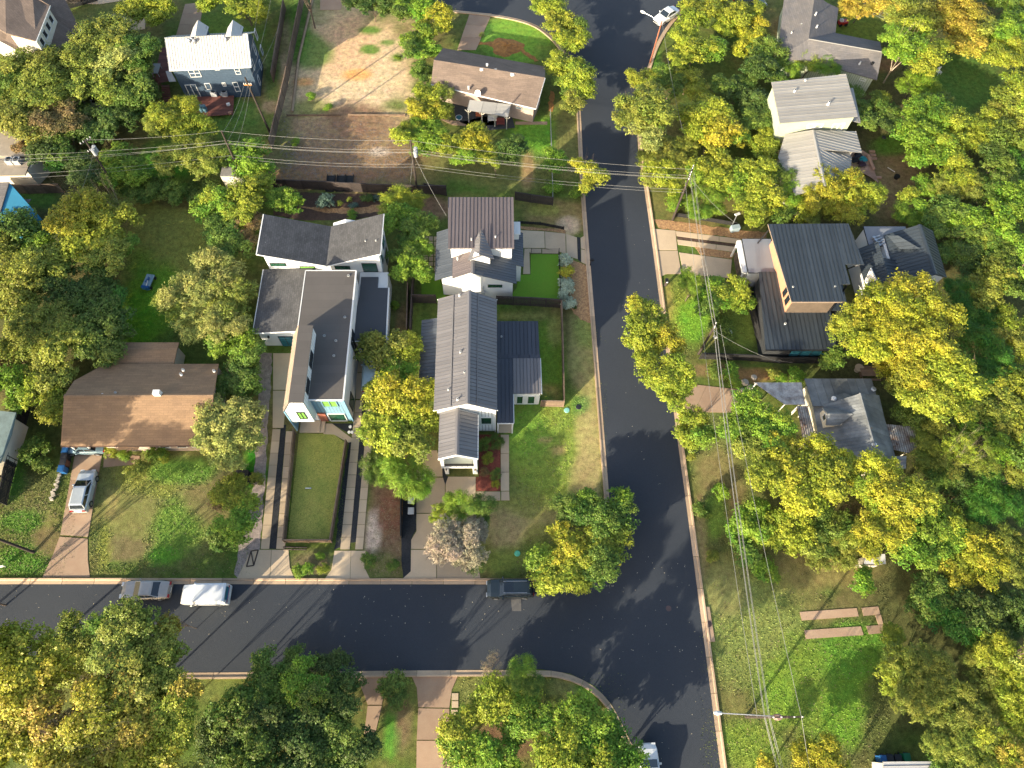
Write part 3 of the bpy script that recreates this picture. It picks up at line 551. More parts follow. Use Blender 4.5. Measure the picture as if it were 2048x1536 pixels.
# grass: real tufts over the lawns
def tufts():
    xs, ys, col = GCOL; n = 95000; PX = []; 
    regs = [((180, 500), (930, 1152), 2.2), ((1035, 1215), (640, 1160), 2.4), ((1400, 1780), (1080, 1536), 2.6), ((0, 150), (930, 1155), 1.2), ((255, 420), (400, 700), 1.6), ((560, 840), (0, 370), 1.4), ((1050, 1165), (230, 480), 1.), ((1320, 1500), (560, 720), 1.), ((300, 560), (10, 360), 1.), ((1700, 2000), (30, 320), 1.), ((920, 1250), (1345, 1536), .6), ((1380, 1500), (830, 1100), .9), ((575, 690), (870, 1085), 1.2)]
    tot = sum(r[2] for r in regs); P = []
    for (a, b_), (c, d), w_ in regs:
        k = int(n * w_ / tot); P.append(np.stack([rng.uniform(a, b_, k), rng.uniform(c, d, k)], 1))
    P = np.concatenate(P); d = np.stack([P[:, 0] - 1024, P[:, 1] - 768, np.full(len(P), F)], 1) @ M.T; t = -H / d[:, 2]; X = d[:, 0] * t; Y = d[:, 1] * t
    ix = np.clip(np.searchsorted(xs, X), 0, len(xs) - 1); iy = np.clip(np.searchsorted(ys, Y), 0, len(ys) - 1); cc = col[iy, ix]
    keep = cc[:, 1] > cc[:, 0] * .98; X, Y, cc, = X[keep], Y[keep], cc[keep]; k = len(X)
    a = rng.uniform(0, 6.28, k); s = rng.uniform(.03, .085, k); h = rng.uniform(.03, .10, k); ln = rng.uniform(-.12, .12, (k, 2))
    V = np.zeros((k, 3, 3)); V[:, 0] = np.stack([X - s * np.cos(a), Y - s * np.sin(a), np.full(k, .0)], 1); V[:, 1] = np.stack([X + s * np.cos(a), Y + s * np.sin(a), np.full(k, .0)], 1); V[:, 2] = np.stack([X + ln[:, 0], Y + ln[:, 1], h], 1)
    me = bpy.data.meshes.new('grass'); me.vertices.add(k * 3); me.vertices.foreach_set('co', V.ravel()); me.loops.add(k * 3); me.loops.foreach_set('vertex_index', np.arange(k * 3)); me.polygons.add(k); me.polygons.foreach_set('loop_start', np.arange(k) * 3); me.polygons.foreach_set('loop_total', np.full(k, 3)); me.update(calc_edges=True)
    va = rng.uniform(.7, 1.35, k)[:, None] * cc * np.array([1.05, 1.1, .9]); C4 = np.repeat(np.concatenate([va, np.ones((k, 1))], 1), 3, 0)
    at = me.color_attributes.new('soil', 'FLOAT_COLOR', 'POINT'); at.data.foreach_set('color', C4.astype(np.float32).ravel())
    m = bpy.data.materials.new('grass_blades'); m.use_nodes = True; t_ = m.node_tree; ca = t_.nodes.new('ShaderNodeVertexColor'); ca.layer_name = 'soil'; t_.links.new(ca.outputs[0], t_.nodes['Principled BSDF'].inputs['Base Color']); t_.nodes['Principled BSDF'].inputs['Roughness'].default_value = .8
    setp(link('grass', me, m), 'short uneven grass and weeds growing on the yards', 'grass', kind='stuff')
tufts()
# ================================================================ houses
def inset(P, d):
    n = len(P); a = sum(P[i][0] * P[(i + 1) % n][1] - P[(i + 1) % n][0] * P[i][1] for i in range(n)); s = 1 if a > 0 else -1; out = []
    for i in range(n):
        p0, p1, p2 = (Vector(P[i - 1][:2]), Vector(P[i][:2]), Vector(P[(i + 1) % n][:2])); e1 = (p1 - p0).normalized(); e2 = (p2 - p1).normalized()
        n1 = Vector((-e1.y, e1.x)) * s; n2 = Vector((-e2.y, e2.x)) * s; q = (n1 + n2); q = q / max(.3, 1 + n1.dot(n2)); out.append(p1 + q * d)
    return out
def house(label, at, cat='house', name='house'): return empty(name, (at[0], at[1], 0), label, cat)
def flat_roof(parent, x0, x1, y0, y1, z, m, mw=None, ov=.15, seam=0, d=(0, 1, 0), z1=None, trim=white_trim, name='roof_deck', th=.14):
    """flat or slightly sloped roof; z at y0, z1 at y1"""
    z1 = z if z1 is None else z1; P = [(x0, y0, z), (x1, y0, z), (x1, y1, z1), (x0, y1, z1)]
    if seam: seamed(P, m, parent, d, seam)
    else: slab(name, P, m, parent, th, d)
    if mw: walls(parent, [(x0 + ov, y0 + ov), (x1 - ov, y0 + ov), (x1 - ov, y1 - ov), (x0 + ov, y1 - ov)], [z - .15, z - .15, z1 - .15, z1 - .15], mw)
    if trim:
        for a, b_ in ((P[0], P[1]), (P[1], P[2]), (P[2], P[3]), (P[3], P[0])): gutter(parent, a, b_, trim, .10)
def ac_unit(x, y, z=.0, label='', group='air conditioning units', rz=0):
    t = empty('air_conditioner', (x, y, z), label, 'air conditioner', group, rz=rz)
    b = MB(); b.box((0, 0, .38), (.78, .78, .7)); b.build('casing', acm, t, loc=(0, 0, 0))
    b = MB()
    for i in range(12): a = i * math.pi / 6; b.bar((.05 * math.cos(a), .05 * math.sin(a), .76), (.32 * math.cos(a), .32 * math.sin(a), .76), .012, 4)
    b.bar((0, 0, .74), (0, 0, .79), .09, 8); b.build('grille', black_metal, t, loc=(0, 0, 0)); b = MB(); b.disc((0, 0), .34, .731, .74, 16); b.build('fan_well', glass_d, t, loc=(0, 0, 0)); return t

# ---- centre house: long grey metal gable
h = house('long white house with grey seamed gable roof and front garage', (-2.7, 35))
gable(h, -6.25, .2, 28.2, 41.5, 8.3, 6.55, mgrey, xr=-2.75, wd=.42)
walls(h, [(-6.0, 28.55), (-2.75, 28.55), (.0, 28.55), (.0, 41.2), (-2.75, 41.2), (-6.0, 41.2)], [6.4, 8.05, 6.4, 6.4, 8.05, 6.4], white_wall)
slope = lambda t: 7.6 - abs(t) * .55
boards((-1.75, 28.55), (.0, 28.55), .1, 6.3, teal_wall, h, .33, True, topf=lambda t: 7.45 - t * .62)
for a, b_ in (((-6.3, 28.25, 6.5), (-2.75, 28.25, 8.25)), ((-2.75, 28.25, 8.25), (.25, 28.25, 6.5)), ((-6.3, 41.5, 6.5), (-2.75, 41.5, 8.25)), ((-2.75, 41.5, 8.25), (.25, 41.5, 6.5))): gutter(h, a, b_, white_trim, .12)
winpx(h, (-1.8, 28.52), (.0, 28.52), (961, 834), (984, 848), glass_g, white_trim, out=.09)
b = MB(); b.box((-.0, 28.5, 3.2), (.14, .14, 6.4)); b.build('corner_trim', white_trim, h)
for x_ in (-5.0,): b = MB(); b.box((x_ + .35, 35, 7.07), (.08, 13.0, .06)); 
# snow-rail like flat strips along the slope
seamA = [(-4.55, 28.25, 7.50), (-4.45, 28.25, 7.55), (-4.45, 41.45, 7.55), (-4.55, 41.45, 7.50)]
slab('roof_rail', seamA, mgrey, h, .02); slab('roof_rail', [(-1.85, 28.25, 7.86), (-1.75, 28.25, 7.80), (-1.75, 41.45, 7.80), (-1.85, 41.45, 7.86)], mgrey, h, .02)
for (px_, py_, z_) in ((921, 705, 7.9), (929, 746, 8.0), (897, 780, 7.3), (915, 799, 7.9), (919, 591, 7.9)): p = W(px_, py_, z_); vent(h, p.x, p.y, z_ - .1, .08, .4)
# garage gable
seamed([(-5.75, 23.45, 5.25), (-3.8, 23.45, 6.5), (-3.8, 28.6, 6.5), (-5.75, 28.6, 5.25)], mgrey, h, (1, 0, 0), .40); seamed([(-3.8, 23.45, 6.5), (-1.75, 23.45, 5.25), (-1.75, 28.3, 5.25), (-3.8, 28.3, 6.5)], mgrey, h, (1, 0, 0), .40)
ridge_cap(h, (-3.8, 23.45, 6.52), (-3.8, 28.5, 6.52), mgrey)
b = MB()   # side walls, rear core, white front frame with a recessed balcony
b.prism([(-5.6, 24.9), (-3.8, 24.9), (-1.9, 24.9), (-1.9, 28.5), (-3.8, 28.5), (-5.6, 28.5)], 0, [5.15, 6.3, 5.15, 5.15, 6.3, 5.15])
b.prism([(-5.6, 23.55), (-5.28, 23.55), (-5.28, 24.9), (-5.6, 24.9)], 2.6, [5.15, 5.35, 5.35, 5.15]); b.prism([(-2.22, 23.55), (-1.9, 23.55), (-1.9, 24.9), (-2.22, 24.9)], 2.6, [5.35, 5.15, 5.15, 5.35])
b.prism([(-5.6, 23.5), (-1.9, 23.5), (-1.9, 24.9), (-5.6, 24.9)], 2.25, 2.62); b.prism([(-5.35, 23.6), (-4.95, 23.6), (-4.95, 24.9), (-5.35, 24.9)], 0, 2.25); b.prism([(-2.4, 23.6), (-1.9, 23.6), (-1.9, 24.9), (-2.4, 24.9)], 0, 2.25)
b.build('garage_wall', white_wall, h)
for a, b_ in (((-5.72, 23.47, 5.28), (-3.8, 23.47, 6.47)), ((-3.8, 23.47, 6.47), (-1.78, 23.47, 5.28))): gutter(h, a, b_, white_trim, .2)
gutter(h, (-1.76, 23.45, 5.3), (-1.76, 28.3, 5.3), white_trim, .12)
b = MB(); b.box((-3.75, 23.62, 2.95), (3.05, .06, .62)); 
for i in range(6): b.box((-5.2 + i * .58, 23.57, 2.95), (.05, .05, .66))
b.build('balcony_rail', black_metal, h)
window(h, (-5.6, 24.88), (-1.9, 24.88), .55, 1.7, 3.3, 5.2, glass_l, white_trim, rows=1); window(h, (-5.6, 24.88), (-1.9, 24.88), 1.95, 3.1, 3.3, 5.2, glass_l, white_trim, rows=1)
gd = MB(); gd.box((-3.68, 24.3, 1.12), (2.5, .08, 2.2)); gdo = gd.build('garage_door', black_metal, h)
for i in range(4):
    for j in range(4): b = MB(); b.box((-4.6 + j * .61, 24.25, .35 + i * .52), (.5, .03, .40)); b.build('pane', glass_d, gdo)
for x_ in (-5.15, -2.15): b = MB(); b.box((x_, 23.52, 1.75), (.12, .14, .32)); b.build('wall_lamp', black_metal, h)
# west shed roof, east low roofs
seamed([(-8.35, 32.4, 2.9), (-6.0, 32.4, 3.5), (-6.0, 41.0, 3.5), (-8.35, 41.0, 2.9)], mshaded, h, (1, 0, 0), .42); walls(h, [(-8.1, 32.7), (-6, 32.7), (-6, 40.7), (-8.1, 40.7)], 2.85, white_wall)
seamed([(.2, 36.3, 3.3), (4.95, 36.3, 3.3), (4.9, 40.75, 3.1), (.2, 40.75, 3.1)], mnavy, h, (0, 1, 0), .42)
seamed([(.2, 35.9, 3.28), (5., 35.9, 3.28), (5., 36.29, 3.33), (.2, 36.29, 3.33)], mnavy, h, (0, 1, 0), 1.1)
seamed([(1.95, 31.6, 3.2), (5.0, 31.6, 3.2), (5.0, 35.88, 3.3), (1.95, 35.88, 3.3)], mgrey, h, (0, 1, 0), .36); seamed([(.2, 28.2, 3.18), (1.94, 28.2, 3.18), (1.94, 35.87, 3.3), (.2, 35.87, 3.3)], mnavy, h, (0, 1, 0), .42)
walls(h, [(.1, 31.75), (4.9, 31.75), (4.85, 40.6), (.1, 40.6)], [3.0] * 4, white_wall)
for x0_, x1_ in (((1033), (1046)), ((1055), (1069.5))): winpx(h, (1.95, 31.73), (4.9, 31.73), (x0_, 792), (x1_, 807), glass_g, white_trim, fw=.09)
gutter(h, (.2, 28.2, 3.15), (1.95, 28.2, 3.15)); gutter(h, (1.95, 28.2, 3.15), (1.95, 31.6, 3.15)); gutter(h, (5.02, 31.6, 3.2), (5.0, 35.9, 3.28))
for x_ in (.3, 1.85): b = MB(); b.box((x_, 28.35, 1.5), (.16, .16, 3.0)); b.build('porch_post', white_trim, h)
b = MB(); b.box((1.05, 30.2, .09), (1.7, 3.8, .14)); b.build('porch_floor', concrete, h); b = MB(); b.box((.9, 31.7, 1.15), (.95, .08, 2.1)); b.build('door', slat_wood, h)
p = W(1003, 674, 3.2); vent(h, p.x, p.y, 3.1, .07, .3)
# ---- small back house
h = house('small white back house with tall bronze metal roof beside the green turf', (-2, 50))
T = [V3(896.3, 495.7, 6.7), V3(1028.4, 495.7, 6.7), V3(1026.9, 394.3, 7.2), V3(895.8, 394.3, 7.2)]
seamed(T, mbrown, h, (0, 1, 0), .42); q = inset(T, .25); walls(h, q, [6.5, 6.5, 7.0, 7.0], white_wall)
gutter(h, T[0], T[1], mbrown, .1)
seamed([(-4.9, 45.6, 4.55), (-2.5, 45.6, 5.9), (-2.5, 48.6, 5.9), (-4.9, 48.6, 4.55)], mbrown, h, (1, 0, 0), .3); seamed([(-7.0, 46.0, 3.5), (-4.92, 46.0, 4.5), (-4.92, 52.9, 4.5), (-7.0, 52.9, 3.5)], mshaded, h, (1, 0, 0), .36)
seamed([(-2.5, 45.3, 5.9), (2.5, 45.3, 3.9), (2.5, 48.6, 3.9), (-2.5, 48.6, 5.9)], mshaded, h, (1, 0, 0), .36); seamed([(1.9, 47.9, 4.15), (3.4, 47.9, 3.55), (3.4, 52.8, 3.55), (1.9, 52.8, 4.15)], mshaded, h, (1, 0, 0), .36)
ridge_cap(h, (-2.5, 45.3, 5.92), (-2.5, 48.4, 5.92), mgrey)
walls(h, [(-6.2, 46.3), (-2.5, 46.3), (-2.5, 45.75), (2.1, 45.75), (2.1, 52), (-6.2, 52)], [3.65, 5.6, 5.6, 3.95, 3.95, 3.65], white_wall); walls(h, [(2.1, 48.2), (3.1, 48.2), (3.1, 52.4), (2.1, 52.4)], [3.5] * 4, white_wall)
a, b_ = (-2.5, 45.73), (2.1, 45.73); winpx(h, a, b_, (975.5, 569.5), (1004.5, 574.5), glass_g, black_metal, fw=.05); winpx(h, (-6.2, 46.28), (-2.5, 46.28), (936.5, 573.5), (956, 577.5), glass_g, black_metal, fw=.05)
b = MB(); b.prism([(-3.9, 45.9), (-2.5, 45.9), (-2.5, 46.35), (-3.9, 46.35)], 0, [5.0, 5.7, 5.7, 5.0]); b.build('wall_bay', white_wall, h)
# little cross gable
A0 = V3(959, 464, 6.9)
for P in ([(-3.1, A0[1] - 3.4, 6.1), (A0[0], A0[1] - 3.4, 7.3), (A0[0], A0[1], 7.15), (-2.9, A0[1] - 2.3, 6.75)], [(A0[0], A0[1] - 3.4, 7.3), (A0[0] + 1.5, A0[1] - 3.4, 6.1), (A0[0] + 1.3, A0[1] - 2.3, 6.75), (A0[0], A0[1], 7.15)]): seamed(P, mgrey, h, (1, 0, 0), .4)
walls(h, [(-2.8, A0[1] - 3.2), (A0[0], A0[1] - 3.2), (A0[0] + 1.2, A0[1] - 3.2), (A0[0] + 1.2, A0[1] - 2), (-2.8, A0[1] - 2)], [6.2, 7.1, 6.2, 6.2, 6.2], white_wall, 3.9)
for (px_, py_, z_) in ((943, 480, 6.8), (991, 475, 6.8), (915, 517, 5.2)): p = W(px_, py_, z_); vent(h, p.x, p.y, z_ - .1, .07, .45)
b = MB(); b.box((2.55, 51.9, 5.6), (.9, 1.8, .14)); b.box((2.5, 51.9, 5.0), (.7, 1.5, 1.1)); b.build('side_bay', white_wall, h)
p = W(967, 587, .0); b = MB(); b.box((p.x, 45.6, 1.5), (.45, .22, .6)); b.bar((p.x, 45.6, 1.8), (p.x, 45.6, 2.8), .05, 6); b.build('meter_box', acm, h)
ac_unit(-4.05, 45.55, 0, 'air conditioner against the white wall of the small back house')
# ---- zigzag roof white house with flat roofed front
h = house('white modern house with butterfly shingle roof, dark flat roofs and narrow front gable', (-19, 40))
zv = 4.7; slab('roof_slope', [(-26.65, 47.2, 6.9), (-19.4, 47.2, zv), (-19.4, 52.8, zv), (-26.65, 52.8, 6.9)], shd, h, .18, (1, 0, 0)); slab('roof_slope', [(-19.4, 47.2, zv), (-12.9, 47.2, 7.0), (-12.9, 52.85, 7.0), (-19.4, 52.8, zv)], shd, h, .18, (1, 0, 0))
walls(h, [(-26.2, 47.5), (-19.4, 47.5), (-19.4, 52.5), (-26.2, 52.5)], [6.55, 4.45, 4.45, 6.55], white_wall); walls(h, [(-19.4, 47.5), (-13.2, 47.5), (-13.2, 52.5), (-19.4, 52.5)], [4.45, 6.65, 6.65, 4.45], white_wall)
for a, b_ in (((-26.7, 47.15, 6.93), (-19.4, 47.15, zv)), ((-19.4, 47.15, zv), (-12.85, 47.15, 7.03)), ((-26.7, 47.15, 6.93), (-26.7, 52.8, 6.93)), ((-12.85, 47.15, 7.0), (-12.85, 52.85, 7.0))): gutter(h, a, b_, white_trim, .12)
a, b_ = (-26.2, 47.48), (-13.2, 47.48)
winpx(h, a, b_, (538.5, 526), (573, 532), glass_g, black_metal, fw=.05); winpx(h, a, b_, (598.5, 532.5), (631, 538), glass_l, black_metal, fw=.05); winpx(h, a, b_, (668.5, 532), (701, 538), glass_g, black_metal, fw=.05); winpx(h, a, b_, (722.5, 526.5), (757, 543.5), glass_g, black_metal, fw=.06)
a, b_ = (-13.18, 47.5), (-13.18, 52.5); window(h, a, b_, .8, 1.5, 3.4, 5.6, glass_t, black_metal); window(h, a, b_, 2.8, 4.0, 3.6, 5.8, glass_t, black_metal); window(h, a, b_, 2.6, 4.1, .6, 2.4, glass_t, black_metal)
walls(h, [(-19.2, 52.4), (-17.6, 52.4), (-16.2, 52.4), (-16.2, 53.4), (-17.6, 53.4), (-19.2, 53.4)], [4.6, 5.3, 5.0, 5.0, 5.3, 4.6], white_wall)
for (px_, py_, z_) in ((531, 487, 6.5), (571, 510, 5.6), (731, 483, 6.3), (752, 482, 6.8)): p = W(px_, py_, z_); vent(h, p.x, p.y, z_ - .15, .06, .35)
slab('roof_deck', [(-26.95, 39.0, 3.5), (-21.2, 39.0, 4.0), (-21.2, 47.3, 4.0), (-26.95, 47.5, 3.5)], shd, h, .18, (1, 0, 0)); walls(h, [(-26.6, 39.3), (-21.2, 39.3), (-21.2, 47.4), (-26.6, 47.4)], [3.3, 3.8, 3.8, 3.3], white_wall)
gutter(h, (-26.98, 39.0, 3.5), (-26.98, 47.5, 3.5)); gutter(h, (-26.98, 38.97, 3.5), (-21.3, 38.97, 4.0))
gd = MB(); gd.box((-23.1, 39.24, 1.15), (3.0, .1, 2.15)); gdo = gd.build('garage_door', black_metal, h)
for i in range(4):
    for j in range(4): b = MB(); b.box((-24.2 + j * .73, 39.17, .36 + i * .53), (.64, .04, .45)); b.build('pane', glass_t, gdo)
b = MB(); b.box((-25.6, 39.15, 2.3), (.16, .2, .3)); b.build('wall_lamp', black_metal, h)
flat_roof(h, -21.2, -15.6, 29.63, 45.5, 6.15, membrane, None, trim=None); walls(h, [(-21.1, 29.85), (-15.75, 29.85), (-15.75, 45.4), (-21.1, 45.4)], 6.0, white_wall)
gutter(h, (-15.58, 29.6, 6.2), (-15.58, 45.5, 6.2), white_trim, .16); gutter(h, (-19.4, 29.6, 6.2), (-15.6, 29.6, 6.2), white_trim, .14); gutter(h, (-21.22, 38.3, 6.2), (-21.22, 45.5, 6.2), white_trim, .1); gutter(h, (-21.2, 45.52, 6.2), (-15.6, 45.52, 6.2), white_trim, .1)
boards((-19.35, 29.85), (-15.8, 29.85), .05, 5.95, dblue_wall, h, .34, True)
a, b_ = (-19.4, 29.81), (-15.75, 29.81); winpx(h, a, b_, (641, 801), (678, 813), glass_l, dblue_wall, out=.1, mull=1); winpx(h, a, b_, (654, 827), (696, 841), glass_g, white_trim, out=.1)
b = MB(); b.box((-15.7, 29.8, 3.0), (.14, .14, 6.0)); b.build('corner_trim', dblue_wall, h)
a, b_ = (-15.73, 29.85), (-15.73, 45.4)
for u_ in (7.2, 8.2): window(h, a, b_, u_, u_ + .85, .4, 4.6, glass_d, black_metal, rows=2)
window(h, a, b_, .8, 2.4, .5, 2.6, glass_g, black_metal)
for (px_, py_, z_) in ((649, 672, 6.15), (672, 682, 6.15), (668, 712, 6.15), (690, 635, 6.15), (697, 552, 6.15)): p = W(px_, py_, z_); vent(h, p.x, p.y, z_ - .1, .11, .22)
slab('roof_deck', [(-16.2, 38.1, 3.3), (-12.15, 38.1, 3.3), (-12.3, 45.1, 3.3), (-13.6, 45.1, 3.3), (-13.6, 46.6, 3.3), (-15.6, 46.6, 3.3), (-15.6, 45.6, 3.3), (-15.6, 44, 3.3)], shade_membrane, h, .16, (0, 1, 0)); walls(h, [(-15.8, 38.4), (-12.4, 38.4), (-12.5, 47.4), (-15.8, 47.4)], 3.1, white_wall)
gutter(h, (-12.13, 38.1, 3.35), (-12.28, 45.1, 3.35), white_trim, .16); gutter(h, (-15.6, 38.07, 3.3), (-12.15, 38.07, 3.3), white_trim, .14)
gd = MB(); gd.box((-14.0, 38.33, 1.15), (2.6, .1, 2.15)); gdo = gd.build('garage_door', black_metal, h)
for i in range(4):
    for j in range(3): b = MB(); b.box((-14.85 + j * .85, 38.26, .36 + i * .53), (.76, .04, .45)); b.build('pane', glass_t, gdo)
# narrow front gable volume
X0, X1, YB0, YB1 = -20.58, -19.17, 28.54, 37.4
seamed([(-21.75, YB0, 5.6), (X0, YB0, 7.95), (X0, YB1, 7.95), (-21.75, YB1, 5.6)], mat('sunlit_slope_roof', (.34, .27, .21), .5, .1), h, (1, 0, 0), .45); slab('roof_slope', [(X0 + .01, YB0, 7.95), (X1 + .08, YB0, 7.9), (X1 + .08, YB1, 7.9), (X0 + .01, YB1, 7.95)], membrane, h, .12, (0, 1, 0))  # west slope paler: its sunlight is painted into the roof colour
walls(h, [(-21.6, YB0 + .15), (X0, YB0 + .15), (X1, YB0 + .15), (X1, YB1 - .1), (X0, YB1 - .1), (-21.6, YB1 - .1)], [5.65, 7.75, 7.75, 7.75, 7.75, 5.65], teal_wall, 2.6); walls(h, [(-21.5, 31.2), (X1, 31.2), (X1, YB1 - .3), (-21.5, YB1 - .3)], 2.6, teal_wall)
boards((-21.55, YB0 + .14), (X1 - .02, YB0 + .14), 2.62, 7, teal_wall, h, .34, True, topf=lambda t: min(7.7, 5.6 + t * 2.1)); boards((X1, YB0 + .2), (X1, YB1 - .15), 6.2, 7.7, teal_wall, h, .4, True)
winpx(h, (-21.55, YB0 + .1), (X1, YB0 + .1), (592, 824), (616, 837), glass_l, black_metal, mull=1, out=.08, fw=.05)
a, b_ = (X1 + .02, YB0 + .2), (X1 + .02, YB1 - .15); window(h, a, b_, 1.2, 2.9, 6.4, 7.5, glass_d, black_metal); window(h, a, b_, 4.2, 6.0, 6.4, 7.5, glass_d, black_metal)
slab('fin_wall', [(-21.75, 28.6, 5.5), (-21.6, 28.6, 5.5), (-21.6, 37.2, 5.5), (-21.75, 37.2, 5.5)], dblue_wall, h, 5.4)
b = MB(); b.box((-20.3, 29.6, .12), (2.2, 2.4, .2)); b.box((-18.95, 29.2, .08), (.45, 1.6, .12)); b.build('porch_step', concrete, h); b = MB(); b.box((-20.1, 30.5, .24), (1.0, .6, .03)); b.build('door_mat', rubber, h)
b = MB(); b.box((-18.75, 29.78, 1.25), (.85, .12, 2.2)); b.build('front_door', mat('terracotta_paint', (.26, .09, .06), .6), h)
sheet('path', [(647, 847), (664, 847), (711, 882), (697, 885), (668, 869), (647, 868)], .04, concrete, 'concrete walk from the porch to the right wheel strip')
sheet('gravel_strip', [(664, 847), (707, 847), (709, 868), (700, 868)], .03, gravel_black, 'dark gravel triangle with white pots below the blue wall')
for px_, py_ in ((699, 866), (705, 866), (701, 855)): p = W(px_, py_, 0); b = MB(); b.disc((p.x, p.y), .13, 0, .28, 10, .17); b.disc((p.x, p.y), .15, .24, .285, 10); o = b.build('plant_pot', white_trim); setp(o, {699: 'left of the two white pots on the dark gravel triangle', 705: 'right of the two white pots on the dark gravel triangle', 701: 'white pot behind the pair on the dark gravel triangle'}[px_], 'plant pot', 'white pots on the gravel triangle')
ac_unit(-11.4, 39.2, 0, 'air conditioner on the grass right of the dark flat roof')
# ---- brown roof ranch
h = house('low ranch house with tan brown shingle roof beside the silver hatchback', (-37, 30)); zr = 4.7
slab('roof_slope', [(-44.9, 25.9, 3.0), (-29.6, 25.9, 3.0), (-29.5, 30.8, zr), (-44.9, 30.8, zr)], shb, h, .16, (0, 1, 0)); slab('roof_slope', [(-44.9, 30.8, zr), (-29.5, 30.8, zr), (-30.3, 35.4, 3.0), (-42.6, 35.4, 3.0), (-44.9, 33.0, 3.8)], shb, h, .16, (0, 1, 0))
walls(h, [(-41.2, 26.4), (-30, 26.4), (-30, 30.8), (-30.3, 35), (-42.3, 35), (-44.5, 32.5), (-44.5, 30), (-41.2, 30)], [3.0, 3.0, 4.4, 3.1, 3.1, 3.5, 4.2, 4.2], brick_wall)
ridge_cap(h, (-44.9, 30.8, zr + .02), (-29.5, 30.8, zr + .02), shb); gutter(h, (-44.9, 25.87, 3.0), (-29.6, 25.87, 3.0), mat('brown_fascia', (.14, .08, .05)), .12)
pr = [W(236, 892, 3.0), W(279, 891, 3.0), W(275, 899.5, 2.75), W(236.5, 900, 2.75)]; slab('porch_roof', [tuple(p) for p in pr], shb, h, .12, (0, 1, 0))
for x_ in (-44.6, -42.9): b = MB(); b.box((x_, 26.3, 1.4), (.14, .14, 2.8)); b.build('carport_post', white_trim, h)
a, b_ = (-41.2, 26.38), (-30, 26.38)
for u_ in (5.6, 7.4, 9.0): window(h, a, b_, u_, u_ + 1.1, 1.1, 2.3, glass_d, white_trim)
b = MB(); b.box((-35.2, 30.95, 4.9), (.7, .5, .9)); b.build('chimney', white_trim, h)
for (px_, py_, z_) in ((366, 740, 3.7), (362, 749, 3.9), (232, 786, 4.5), (206, 790, 4.5), (428, 742, 3.6)): p = W(px_, py_, z_); vent(h, p.x, p.y, z_ - .1, .09, .3)
h = house('flat brown roofed annex behind the tan brown ranch roof', (-37.8, 36.8), 'annex', 'annex')
slab('roof_slope', [(-43.2, 35.5, 2.75), (-35.3, 35.5, 2.75), (-35.2, 37.2, 2.95), (-42, 37.2, 2.95)], shb, h, .14); slab('roof_slope', [(-42, 37.21, 2.95), (-35.2, 37.21, 2.95), (-35.2, 38.2, 2.8), (-42, 38.2, 2.8)], shb, h, .14); walls(h, [(-42.6, 35.6), (-35.6, 35.6), (-35.6, 38), (-42, 38)], 2.6, cream_wall)
# ---- navy two storey house, rotated
h = house('two storey navy house with bright white metal roof, two dormers and a red deck', (-38, 80)); zE, zR = 5.2, 7.6
SW, SE = V3(338, 140, zE), V3(502, 133, zE); RE, RW = V3(499, 66.5, zR), V3(336, 75.5, zR)
SWg, SEg = Vector(V3(352, 197)), Vector(V3(521, 190)); dv = (Vector(SE) - Vector(SW)); up = Vector((-dv.y, dv.x, 0)).normalized()
RE = tuple(Vector(SE) + up * ((Vector(RE) - Vector(SE)).dot(up)) + Vector((0, 0, 0))); RE = (RE[0], RE[1], zR); RW = Vector(SW) + up * ((Vector(V3(336, 75.5, zR)) - Vector(SW)).dot(up)); RW = (RW.x, RW.y, zR)
depth = (Vector(RE) - Vector(SE)).dot(up); NE = Vector(SE) + up * depth * 1.9; NW = Vector(SW) + up * depth * 1.9
seamed([SW, SE, RE, RW], mwhite, h, tuple(up), .36, seam=.04, sw=.035); seamed([RW, RE, (NE.x, NE.y, zE + .3), (NW.x, NW.y, zE + .3)], mwhite, h, tuple(up), .36, seam=.04)
fp = inset([SW, SE, (RE[0], RE[1]), (NE.x, NE.y), (NW.x, NW.y), (RW[0], RW[1])], .3); walls(h, fp, [zE, zE, zR - .2, zE + .15, zE + .15, zR - .2], blue_wall)
wa, wb = fp[0], fp[1]; boards(wa, wb, .1, zE - .1, blue_wall, h, .3, False)
boards(fp[1], fp[3], .1, 5.1, blue_wall, h, .3, False); gutter(h, SW, SE); gutter(h, SE, RE); gutter(h, (NE.x, NE.y, zE + .3), RE)
for p1, p2, g_, k in (((375, 139), (404, 153), glass_g, dict(mull=1, rows=1)), ((467, 135), (483, 148), glass_g, dict(rows=1)), ((429, 135.5), (440, 139.5), glass_d, {}), ((408, 166), (425, 178), glass_d, {}), ((443, 164.5), (453.5, 172), glass_d, dict(mull=1)), ((464, 164), (482, 182), glass_t, dict(rows=1))): winpx(h, wa, wb, p1, p2, g_, white_trim, out=.1, **k)
w_ = winpx(h, wa, wb, (369, 169), (403, 193.5), glass_d, white_trim, out=.12, mull=1, name='glass_door')
a, b_ = fp[1], fp[3]
for u_ in (1.2, 4.2, 7.2): window(h, a, b_, u_, u_ + .8, 3.2, 4.6, glass_d, white_trim, out=.09); window(h, a, b_, u_, u_ + .8, .7, 2.0, glass_d, white_trim, out=.09)
